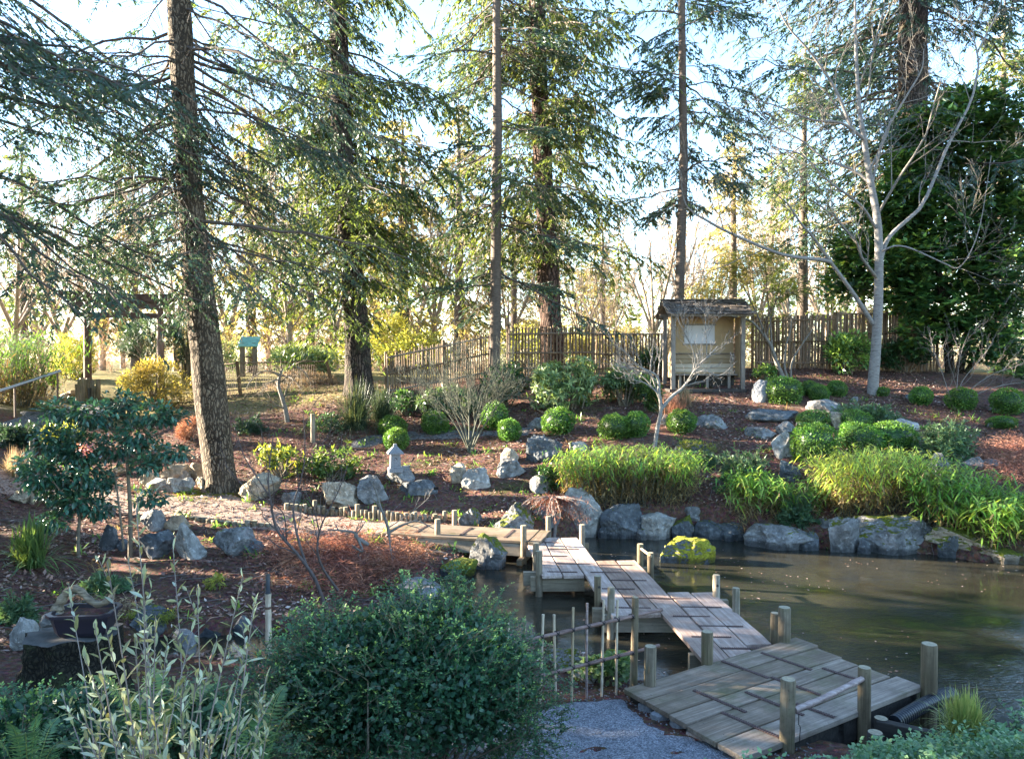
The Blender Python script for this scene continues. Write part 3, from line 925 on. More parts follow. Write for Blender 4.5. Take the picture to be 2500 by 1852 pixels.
# ------------------------------------------------------------------ waiting shelter
M['plaster'] = plain('ochre_plaster', (.25, .175, .095), .9, .12, 5)
M['shojipaper'] = plain('white_panel', (.34, .33, .335), .7, .06, 3)
M['benchwood'] = wood_mat('bench_boards', (.20, .15, .095), (.265, .205, .135), (.32, .255, .17), axis=0, scale=.6)
M['greywood'] = wood_mat('grey_posts', (.08, .066, .055), (.145, .122, .10), (.21, .185, .155), axis=2, scale=.8)
M['shingle'] = wood_mat('old_shingles', (.022, .016, .013), (.06, .045, .035), (.13, .10, .075), axis=1, scale=1.0, rough=.85)
Ys = 22.6
sb = at(1724, 945, Ys); SX, SZ = sb[0], sb[2] - .02
sh = thing('garden_shelter', 'small open fronted garden shelter with shingled roof, bench and white window', 'shelter', (SX, Ys + .55, SZ), 0)
def sbox(name, x0, x1, y0, y1, z0, z1, mat, bev=.006):
    o = abox(MB(), -(x1 - x0) / 2, (x1 - x0) / 2, -(y1 - y0) / 2, (y1 - y0) / 2, -(z1 - z0) / 2, (z1 - z0) / 2).obj(name, mat, sh, smooth=False)
    o.location = ((x0 + x1) / 2, (y0 + y1) / 2, (z0 + z1) / 2)
    return bevel(o, bev) if bev else o
kx = Ys / F
wl_, wr_ = (1640 - 1724) * kx, (1811 - 1724) * kx
dp = .62
for x in (wl_ + .02, wr_):
    for y in (-dp, dp): sbox('post', x - .06, x + .06, y - .06, y + .06, -.25, 2.12, M['greywood'])
bw = .12
sbox('back_wall', wl_ + .08, wr_ - .06, bw - .03, bw + .03, .25, 2.15, M['plaster'])
sbox('side_wall', wl_ - .01, wl_ + .05, -dp + .06, bw - .04, .3, 2.1, M['plaster'])
sbox('side_wall', wr_ - .03, wr_ + .03, -dp + .2, bw - .04, .3, 2.1, M['plaster'])
wx0, wx1 = (1684 - 1724) * kx * 1.05, (1756 - 1724) * kx * 1.05
wz0, wz1 = 1.32, 1.86
wf = sbox('window', wx0, wx1, bw - .045, bw - .032, wz0, wz1, M['shojipaper'], 0)
for (a, b, c_, d_) in ((wx0 - .05, wx1 + .05, wz1, wz1 + .05), (wx0 - .05, wx1 + .05, wz0 - .05, wz0)):
    o = sbox('frame', a, b, bw - .06, bw - .031, c_, d_, M['greywood'])
    o.parent = wf; o.location = o.location - wf.location
sbox('bench_seat', wl_ + .06, wr_ - .06, -.36, .07, .36, .41, M['greywood'])
for x in (wl_ + .3, 0.1, wr_ - .3): sbox('bench_leg', x - .04, x + .04, -.3, -.22, -.02, .36, M['greywood'])
for i in range(4):
    z = .45 + i * .135
    sbox('bench_back_board', wl_ + .08, wr_ - .08, .062 - .002 * i, .082 - .002 * i, z, z + .122, M['benchwood'])
sbox('bench_shade_board', wl_ + .06, wr_ - .06, .0, .03, -.15, .355, M['darkbeam'])  # dark board added to stand for the shade under the bench
sbox('bench_rail', wl_ + .05, wr_ - .05, .03, .085, .995, 1.03, M['greywood'])
sbox('floor', wl_ - .1, wr_ + .1, -dp - .1, dp + .1, -.12, -.03, M['darkbeam'])
sbox('beam', wl_ - .14, wr_ + .14, -dp - .04, -dp + .04, 2.12, 2.22, M['greywood'])
sbox('beam', wl_ - .14, wr_ + .14, dp - .04, dp + .04, 2.12, 2.24, M['greywood'])
# roof: two low slopes of shingles in courses
ry0 = -.98; rl, rr_ = (1622 - 1724) * kx, (1828 - 1724) * kx
ez, rz = 2.13, 2.56
sl = math.atan2(rz - ez, -ry0)
for side in (-1, 1):
    o = MB(); 
    box(o, (0, side * .49, (ez + rz) / 2 - .03), ((rr_ - rl) / 2 - .04, 0, 0), (0, .48, -side * side * .0 + 0), (0, 0, .02))
    V = o.v[0]; V[:, 2] += -(np.abs(V[:, 1]) - .49) * math.tan(sl)
    ob = o.obj('roof_board', M['greywood'], sh, smooth=False); ob.location = ((rl + rr_) / 2, 0, 0)
    protos = []
    for i in range(5):
        m_ = MB(); w = .13 + .02 * i
        box(m_, (0, 0, 0), (w / 2 - .004, 0, 0), (0, .15, 0), (0, 0, .011)); protos.append((w, m_.mesh('shingle', M['shingle'], False)))
    for c in range(6):
        x = rl - .02 + rng.uniform(0, .05)
        while x < rr_ - .03:
            w, me = protos[rng.integers(5)]
            yy = side * (.95 - c * .165) ; zz_ = ez + .055 + (c * .165) * math.tan(sl) + rng.normal(0, .006) + (.012 if c % 2 else 0)
            o = bpy.data.objects.new('shingle', me); COL.objects.link(o); o.parent = sh
            o.location = (x + w / 2, yy + rng.normal(0, .012), zz_); o.rotation_euler = ((sl * .72 if side < 0 else -sl * .72) + rng.normal(0, .015), 0, rng.normal(0, .02))
            x += w
sbox('ridge_cap', rl - .03, rr_ + .03, -.09, .09, rz + .045, rz + .085, M['shingle'])
for x in (rl + .03, rr_ - .03):
    mbb = MB()
    for side in (-1, 1):
        V0 = [(x - .02, side * .97, ez - .03), (x + .02, side * .97, ez - .03), (x + .02, side * .0, rz - .03), (x - .02, side * .0, rz - .03)]
        V1 = [(a, b, c + .09) for a, b, c in V0]
        mbb.add(V0 + V1, BOXF)
    mbb.obj('barge_board', M['greywood'], sh, smooth=False)

# ------------------------------------------------------------------ torii gate
M['torii'] = wood_mat('dark_stained_wood', (.035, .018, .014), (.075, .042, .032), (.12, .075, .058), axis=0, scale=.6)
M['torii_v'] = wood_mat('dark_stained_post', (.05, .025, .018), (.10, .055, .04), (.16, .10, .08), axis=2, scale=.6)
Yt = 25.0
tl = at(215, 965, Yt); tr_ = at(393, 965, Yt + .8)
tg = thing('torii_gate', 'dark wooden torii gate with two posts and double crossbeams', 'gate', (tl[0], tl[1], tl[2] - .1))
tb_ = np.array(tg.location)
dx = tr_ - tl; dxl = np.hypot(dx[0], dx[1]); du = dx / dxl; du[2] = 0
for q in (tl, tl + du * dxl):
    r = .115
    pts = np.array([q * [1, 1, 0] + [0, 0, tl[2] - .3], q * [1, 1, 0] + [0, 0, at(215, 735, Yt)[2]]]) - tb_
    tubes(MB(), spline(pts, 6), np.linspace(.125, .105, 6), 16, cap=True).obj('post', M['torii_v'], tg)
    tubes(MB(), np.array([pts[0], pts[0] + [0, 0, .55]]), np.array([.16, .155]), 16, cap=True).obj('post_sleeve', M['black'], tg)
zt0, zt1 = at(215, 748, Yt)[2], at(215, 716, Yt)[2]
def torii_beam(name, s0, s1, z0, z1, th, curve, flare=0):
    mb = MB(); n = 25
    V = []
    for i in range(n):
        f = i / (n - 1); s = s0 + (s1 - s0) * f
        c = curve * (2 * f - 1) ** 4
        fl = flare * (1 if f < .5 else -1) * (abs(2 * f - 1) ** 8)
        for (zz_, o_) in ((z0 + c, -th), (z0 + c, th), (z1 + c * 1.25, th), (z1 + c * 1.25, -th)):
            so = s - fl * (1 if zz_ > (z0 + c) else 0)
            V.append(tl + du * so + np.array([-du[1], du[0], 0]) * o_ - [0, 0, tl[2]] + [0, 0, zz_] - tb_)
    q = []
    for i in range(n - 1):
        for j in range(4):
            q.append((i * 4 + j, i * 4 + (j + 1) % 4, i * 4 + 4 + (j + 1) % 4, i * 4 + 4 + j))
    q += [(3, 2, 1, 0), tuple((n - 1) * 4 + j for j in range(4))]
    return bevel(mb.add(V, q).obj(name, M['torii'], tg, smooth=False), .01)
torii_beam('top_beam', -.68, dxl + .5, zt0 + .18, zt1 + .02, .15, .05, .12)
torii_beam('second_beam', -.42, dxl + .42, zt0 - .04, zt0 + .177, .11, .02)
torii_beam('tie_beam', -.3, dxl + .42, at(215, 774, Yt)[2], at(215, 764, Yt)[2] + .03, .06, 0)
o = abox(MB(), -.14, .14, -.05, .05, 0, zt0 - .04 - at(215, 764, Yt)[2] - .035).obj('centre_strut', M['torii'], tg, smooth=False)
o.location = tuple((tl + du * dxl * .5)[:2] - tb_[:2]) + (at(215, 764, Yt)[2] + .033 - tb_[2],)
o.rotation_euler = (0, 0, math.atan2(du[1], du[0]))

# ------------------------------------------------------------------ stone lantern
p = at(965, 1146, 17.25)
LN = thing('stone_lantern', 'small granite lantern with pyramid cap and crescent opening on a boulder', 'lantern', p)
def lbox(name, w, d, z0, z1, mat, top=1.0):
    mb = MB(); V = []
    for z, k in ((z0, 1), (z1, top)):
        V += [(-w * k, -d * k, z), (w * k, -d * k, z), (w * k, d * k, z), (-w * k, d * k, z)]
    return bevel(mb.add(V, BOXF).obj(name, mat, LN, smooth=False), .006)
lbox('base', .155, .155, -.05, .045, M['granite']); lbox('base_step', .125, .125, .047, .10, M['granite'], .93)
fbx = lbox('fire_box', .115, .115, .102, .36, M['granite'], .92)
th = np.linspace(-2.2, 2.2, 14) + math.pi / 2 + .5
out_ = np.c_[np.cos(th) * .036, np.full(14, -.1135), .245 + np.sin(th) * .036]; inn = np.c_[np.cos(th) * .030 - .012, np.full(14, -.1135), .245 + np.sin(th) * .030 - .008]
V = np.vstack([out_, inn, out_ - [0, -.02, 0] - [0, .0, 0], inn])
q = [(i, i + 1, 14 + i + 1, 14 + i) for i in range(13)]
MB().add(np.vstack([out_, inn]), q).obj('opening', M['black'], fbx)
lbox('cap_rim', .175, .175, .362, .40, M['granite'], .97); lbox('cap', .168, .168, .402, .52, M['granite'], .30)
lbox('finial', .045, .045, .522, .585, M['granite'], .75)
LN.rotation_euler = (0, 0, .25)

# ------------------------------------------------------------------ log edgings, stakes
def edging(label, pts, n, h, r, cap_mat='endgrain'):
    pts = spline(np.array([ground_at(*q) for q in pts]), 60)
    seg = np.r_[0, np.cumsum(np.linalg.norm(np.diff(pts[:, :2], axis=0), axis=1))]
    e = thing('log_edging', label, 'edging', pts[30])
    protos = []
    for i in range(4):
        m_ = MB(); rr = r * (.85 + .1 * i)
        tubes(m_, np.array([[0, 0, -.25], [0, 0, .5], [0, 0, .985], [0, 0, 1.0]]), np.array([rr, rr, rr, rr * .9]), 10)
        th = np.arange(10) * 2 * math.pi / 10
        m_.add(np.vstack([np.c_[rr * .9 * np.cos(th), rr * .9 * np.sin(th), np.ones(10)], [[0, 0, 1.0]]]), np.c_[np.arange(10), (np.arange(10) + 1) % 10, np.full(10, 10)], .5, 1)
        protos.append(m_.mesh('log', [M['post'], M['endgrain']]))
    for s in np.linspace(0, seg[-1], n):
        k = [np.interp(s, seg, pts[:, j]) for j in range(3)]
        o = bpy.data.objects.new('log', protos[rng.integers(4)]); COL.objects.link(o); o.parent = e
        o.location = tuple(np.array(k) - np.array(e.location)); o.scale = (1, 1, h * rng.choice([.6, .85, 1.0, 1.15, 1.6], p=[.15, .3, .3, .15, .1])); o.rotation_euler = (rng.normal(0, .04), rng.normal(0, .04), rng.uniform(0, 6))
    return e
edging('row of short upright logs edging the far side of the sandy path', [(700, 1246), (800, 1256), (900, 1265), (1000, 1272), (1085, 1270)], 36, .17, .045)
edging('very low sunken log row edging the near side of the sandy path', [(470, 1268), (540, 1278), (620, 1284), (655, 1287)], 13, .07, .07)
edging('stepped pale log palisade at the foot of the torii post', [(190, 985), (205, 975), (222, 968), (240, 972)], 8, .62, .07)
edging('short bamboo stub row beside the leftmost curve of the path', [(52, 1228), (85, 1230), (130, 1225), (160, 1222)], 11, .22, .035)
def stake(u, vb, vt, r, lab, lean=0, mat='post', y=None):
    p = ground_at(u, vb) if y is None else at(u, vb, y)
    s = thing('wooden_stake', lab, 'stake', p)
    z1 = p[2] + S(vb - vt, p[1])
    o = tubes(MB(), np.array([[0, 0, -.2], [lean * .5, 0, (z1 - p[2]) * .5], [lean, 0, z1 - p[2]]]), np.array([r, r, r * .95]), 10, cap=True).obj('pole', M[mat], s)
    return s
stake(764, 1078, 1010, .06, 'lone pale stake standing in the mulch between the two big trunks')
stake(78, 1232, 1072, .05, 'tall pale stake left of the glossy camellia', .02)
stake(105, 962, 895, .075, 'orange lit post in front of the yellow bamboo near the handrail', 0, 'bamboo')
# wire fence beyond the leaning trunk
wf_ = thing('wire_fence', 'leaning post and wire mesh fence beyond the big leaning trunk', 'fence', at(600, 960, 24.0))
wb = np.array(wf_.location)
fp = [at(500, 985, 24.5), at(592, 990, 24.0), at(820, 965, 24.6)]; ft = [at(498, 890, 24.5), at(578, 882, 24.0), at(797, 878, 24.6)]
for a, b in zip(fp, ft):
    tubes(MB(), np.array([a - [0, 0, .2], b]) - wb, np.array([.06, .055]), 9, cap=True).obj('post', M['oldbamboo'], wf_)
for i in range(2):
    A0, A1, B0, B1 = fp[i], fp[i + 1], ft[i], ft[i + 1]
    tubes(MB(), np.array([B0 * .96 + A0 * .04, B1 * .96 + A1 * .04]) - wb, np.full(2, .022), 6).obj('rail', M['oldbamboo'], wf_)
    mbw = MB(); n = 18 if i == 0 else 40
    for k in range(-4, n):
        for sg in (0, 1):
            s0 = k / n; s1 = (k + 4) / n
            if sg: s0, s1 = s1, s0
            h0, h1_ = 0.05, .9
            if not (0 <= min(s0, s1) and max(s0, s1) <= 1): continue
            q0 = (A0 + (A1 - A0) * s0) * (1 - h0) + (B0 + (B1 - B0) * s0) * h0
            q1 = (A0 + (A1 - A0) * s1) * (1 - h1_) + (B0 + (B1 - B0) * s1) * h1_
            tubes(mbw, np.array([q0, q1]) - wb, np.full(2, .004), 4)
    mbw.obj('wire_mesh', M['rust'], wf_)
# metal handrail by the steps at the left edge
hr = thing('handrail', 'sloping grey metal handrail by the path at the left edge', 'handrail', at(60, 1000, 21.5))
hb_ = np.array(hr.location)
h0_, h1__ = at(-60, 974, 20.8), at(148, 905, 22.6)
t = NT('galvanised'); t.base((.30, .30, .32)); t.rough(.35); t.p.inputs['Metallic'].default_value = .7; M['galv'] = t.m
tubes(MB(), np.array([h0_, h1__]) - hb_, np.full(2, .045), 10, cap=True).obj('top_rail', M['galv'], hr)
for u, vt in ((140, 908), (36, 943)):
    y = 20.8 + (u + 60) / 208 * 1.8
    a = at(u, vt, y); b = a.copy(); b[2] -= .95
    tubes(MB(), np.array([b, a]) - hb_, np.full(2, .028), 8).obj('upright', M['rust'], hr)
# roofed wooden lantern / notice post with green roof
kp = at(610, 893, 27.5)
ks = thing('roofed_post_box', 'small wooden box stand with a pale green sloping roof', 'stand', kp)
def kbox(name, x0, x1, y0, y1, z0, z1, mat, rx=0):
    o = abox(MB(), -(x1 - x0) / 2, (x1 - x0) / 2, -(y1 - y0) / 2, (y1 - y0) / 2, -(z1 - z0) / 2, (z1 - z0) / 2).obj(name, mat, ks, smooth=False)
    o.location = ((x0 + x1) / 2, (y0 + y1) / 2, (z0 + z1) / 2); o.rotation_euler = (rx, 0, 0); return bevel(o, .006)
M['greenroof'] = plain('green_copper', (.10, .24, .19), .6, .2, 8)
for x in (-.26, .18): kbox('leg', x - .06, x + .06, -.1, .1, -.4, .82, M['greywood'])
kbox('shelf', -.2, .12, -.1, .1, .3, .36, M['greywood'])
kbox('roof', -.36, .34, -.26, .24, .84, .88, M['greenroof'], .8)
# path light on a bamboo post
pl = at(655, 1545, 9.0)
lt = thing('path_light', 'black tube path light on top of a cut bamboo post', 'garden light', pl)
zt = at(655, 1400, 9.0)[2] - pl[2]; zm = at(655, 1448, 9.0)[2] - pl[2]
bpole(lt, pl - [0, 0, .3], pl + [0, 0, zm], .036, M['bamboo'], 'bamboo_post', 3)
tubes(MB(), np.array([[0, 0, zm], [0, 0, zm + .015], [0, 0, zm + .016], [0, 0, zt - .01], [0, 0, zt]]), np.array([.034, .034, .027, .027, .022]), 14, cap=True).obj('lamp_tube', M['black'], lt)
tubes(MB(), np.array([[0, 0, zm * .62], [0, 0, zm * .62 + .03]]), np.array([.041, .041]), 12).obj('strap', M['rust'], lt)
# plant label in the mulch
p = ground_at(1065, 1212)
pl2 = thing('plant_label', 'tiny dark plant label standing in the mulch below the flat boulder', 'label', p)
abox(MB(), -.006, .006, -.004, .004, -.05, .16).obj('stem', M['black'], pl2, smooth=False)
box(MB(), (0, -.006, .17), (.05, 0, 0), (0, .004, .002), (0, -.02, .035)).obj('plate', M['black'], pl2, smooth=False)

# ------------------------------------------------------------------ bonsai on a stump
Yb = 7.25
ptop = at(160, 1572, Yb)
st = thing('tree_stump', 'broad mossy tree stump carrying the bonsai pot', 'stump', (ptop[0] - .12, Yb + .35, .25))
n, K = 64, 16
th = np.arange(n) * 2 * math.pi / n
V = []
for k in range(K):
    f = k / (K - 1); z = f * (ptop[2] - .25)
    r = .43 * (1 + .35 * (1 - f) ** 2.2) * (1 + .07 * np.sin(th * 5 + 1.3) * (1.3 - f) + .05 * np.sin(th * 9 + 2 + f) + .04 * fbm(np.c_[np.cos(th) * 2.5, np.sin(th) * 2.5, np.full(n, f * 5)], 3, 5))
    r = r * (1 + .05 * fbm(np.c_[np.cos(th) * 7, np.sin(th) * 7, np.full(n, f * 9)], 3, 6)); V.append(np.c_[np.cos(th) * r, np.sin(th) * r * .9, np.full(n, z) + .02 * np.sin(th * 4) * (f > .9)])
V = np.array(V)
k = np.arange(K - 1)[:, None] * n + np.arange(n)[None]; k2 = np.arange(K - 1)[:, None] * n + (np.arange(n)[None] + 1) % n
mb = MB().add(V.reshape(-1, 3), np.stack([k, k2, k2 + n, k + n], -1).reshape(-1, 4))
M['stumpbark'] = bark_mat('mossy_stump_bark', (.012, .011, .008), (.035, .03, .02), (.075, .065, .045), 26, 12, 1.0, (.035, .045, .018))
mb.obj('stump_bark', M['stumpbark'], st)
mb = MB().add(np.vstack([V[-1], [[0, 0, V[-1][:, 2].mean()]]]), np.c_[np.arange(n), (np.arange(n) + 1) % n, np.full(n, n)])
mb.obj('cut_face', plain('old_cut_wood', (.055, .052, .048), .9, .4, 9), st)
pot = thing('bonsai_pot', 'dark rectangular bonsai pot with cut corners on the stump', 'pot', ptop + [.02, .3, .002])
pot.rotation_euler = (0, 0, .08)
def octo(w, d, c):
    return np.array([(-w + c, -d), (w - c, -d), (w, -d + c), (w, d - c), (w - c, d), (-w + c, d), (-w, d - c), (-w, -d + c)])
levels = [(.20, .13, .05, .0), (.225, .15, .055, .02), (.24, .165, .06, .05), (.268, .185, .065, .17), (.27, .187, .065, .2), (.305, .215, .075, .205), (.305, .215, .075, .235), (.268, .182, .065, .236), (.262, .178, .065, .17)]
V = np.array([np.c_[octo(a, b, c), np.full(8, z)] for a, b, c, z in levels]).reshape(-1, 3)
q = [(i * 8 + j, i * 8 + (j + 1) % 8, i * 8 + 8 + (j + 1) % 8, i * 8 + 8 + j) for i in range(len(levels) - 1) for j in range(8)]
t = NT('dark_glaze'); t.base((.02, .016, .024)); t.rough(.35); M['glaze'] = t.m
MB().add(V, q).obj('pot_body', M['glaze'], pot, smooth=False)
V = np.vstack([np.c_[octo(.262, .178, .065), np.full(8, .195)], [[0, 0, .215]]])
MB().add(V, np.c_[np.arange(8), (np.arange(8) + 1) % 8, np.full(8, 8)], 0.).obj('soil', M['soil'], pot)
sg = thing('bonsai_sign', 'small black name plate with pale lines of text stuck in the bonsai pot', 'sign', at(215, 1512, Yb + .33))
o = box(MB(), (0, 0, 0), (.078, 0, 0), (0, .004, .001), (0, -.006, .036)).obj('plate', M['black'], sg, smooth=False)
M['print'] = plain('pale_print', (.45, .5, .55), .6, .1)
for i, (w, z) in enumerate(((.05, .022), (.062, .012), (.056, .002), (.064, -.008), (.05, -.018), (.058, -.026))):
    mbt = MB(); x = -w
    while x < w:
        l = rng.uniform(.006, .014); box(mbt, (min(x + l / 2, w), -.0052 - z * .166, z), (l / 2, 0, 0), (0, .0006, 0), (0, 0, .0022)); x += l + .004
    mbt.obj('text_line', M['print'], sg, smooth=False)
tubes(MB(), np.array([[0, .005, -.03], [0, .01, -.12]]), np.full(2, .004), 6).obj('pin', M['galv'], sg)
bz = thing('bonsai_tree', 'gnarled bare driftwood bonsai trunk arching over the dark pot', 'bonsai', np.array(pot.location) + [-.10, 0, .2])
Yq = pot.location.y
pts = np.array([at(u, v, Yq) for u, v in ((145, 1512), (138, 1490), (146, 1468), (160, 1448), (178, 1438), (196, 1444), (216, 1462), (240, 1473), (262, 1466), (278, 1450), (285, 1430))]) - np.array(bz.location)
sp = spline(pts, 60); sp[:, 1] += .03 * np.sin(np.linspace(0, 5, 60))
rad = np.interp(np.linspace(0, 1, 60), [0, .15, .4, .6, .85, 1], [.075, .05, .036, .034, .03, .006])
rad = rad * (1 + .18 * np.sin(np.arange(60) * 1.1) * np.linspace(1, .4, 60))
M['driftwood'] = wood_mat('driftwood', (.045, .035, .025), (.16, .125, .085), (.30, .25, .18), axis=0, scale=1.2)
tubes(MB(), sp, rad, 12).obj('trunk', M['driftwood'], bz)
# small rock in the pot is made with the other stones

# small black spotlight beside the white rock
p = ground_at(1951, 1068)
sl_ = thing('garden_spotlight', 'small black spotlight on a stem between the white rock and the clipped mound', 'garden light', p)
tubes(MB(), np.array([[0, 0, -.1], [0, 0, .3]]), np.full(2, .012), 6).obj('stem', M['black'], sl_)
tubes(MB(), np.array([[-.07, 0, .33], [.07, -.02, .31]]), np.array([.045, .055]), 10, cap=True).obj('lamp_head', M['black'], sl_)
# ------------------------------------------------------------------ stones
def icosphere(sub):
    f = (1 + 5 ** .5) / 2
    v = [(-1, f, 0), (1, f, 0), (-1, -f, 0), (1, -f, 0), (0, -1, f), (0, 1, f), (0, -1, -f), (0, 1, -f), (f, 0, -1), (f, 0, 1), (-f, 0, -1), (-f, 0, 1)]
    fc = [(0, 11, 5), (0, 5, 1), (0, 1, 7), (0, 7, 10), (0, 10, 11), (1, 5, 9), (5, 11, 4), (11, 10, 2), (10, 7, 6), (7, 1, 8),
          (3, 9, 4), (3, 4, 2), (3, 2, 6), (3, 6, 8), (3, 8, 9), (4, 9, 5), (2, 4, 11), (6, 2, 10), (8, 6, 7), (9, 8, 1)]
    v = [np.array(a) / np.linalg.norm(a) for a in v]
    for _ in range(sub):
        cache = {}; nf = []
        def mid(a, b):
            k = (min(a, b), max(a, b))
            if k not in cache:
                m = v[a] + v[b]; v.append(m / np.linalg.norm(m)); cache[k] = len(v) - 1
            return cache[k]
        for a, b, c in fc:
            x, y, z = mid(a, b), mid(b, c), mid(c, a)
            nf += [(a, x, z), (b, y, x), (c, z, y), (x, y, z)]
        fc = nf
    return np.array(v), np.array(fc)
ICO = {k: icosphere(k) for k in (2, 3, 4)}
def rock_shape(seed, sub, cuts=15, flat=0.0, rough=.085):
    r = np.random.default_rng(seed)
    v, f = ICO[sub]; p = v.copy()
    for i in range(cuts):
        n = unit(r.normal(size=3)); d = r.uniform(.46, .82)
        if i == 0 and flat: n = unit(np.array([r.normal(0, .12), r.normal(0, .12), 1])); d = flat
        if i == 1: n = unit(np.array([r.normal(0, .5), -1, r.normal(.2, .3)])); d = r.uniform(.6, .8)
        e = p @ n - d
        p = p - np.clip(e, 0, None)[:, None] * n
    q = p * 1.7 + seed * 3.17
    p = p * (1 + rough * fbm(q, 4, seed)[:, None]) + .05 * vnoise(q * 4.5, seed)[:, None] * v + .025 * vnoise(q * 11, seed)[:, None] * v
    lo, hi = p.min(0), p.max(0)
    return (p - (lo + hi) / 2) / ((hi - lo) / 2), f
_rs = [100]
def rock(u0, u1, vt, vb, mat, moss, label, deep=.8, flat=0., w=False, y=None, group=None, sink=.3):
    um = (u0 + u1) / 2
    p = on_z(um, vb, 0.0) if w else (at(um, vb, y) if y else ground_at(um, vb))
    W = S(u1 - u0, p[1]) * (1.14 if w else 1.05); H = S(vb - vt, p[1]); D = W * deep
    _rs[0] += 1
    big = (u1 - u0) > 70
    v, f = rock_shape(_rs[0], 4 if (u1 - u0) > 88 else 3, flat=flat)
    hz = H * (1 + sink) / 2
    v = v * [W / 2, D / 2, hz]
    v[:, 2] += H - hz
    if w: v[:, 2] = np.where(v[:, 2] < .1, v[:, 2] - .25, v[:, 2])
    o = MB().add(v, f).obj('stone', M[mat], smooth=False)
    o.location = (p[0], p[1] + D * .42, p[2])
    o['moss'] = float(min(.98, moss + .17))
    return tag(o, label, 'stone', group)
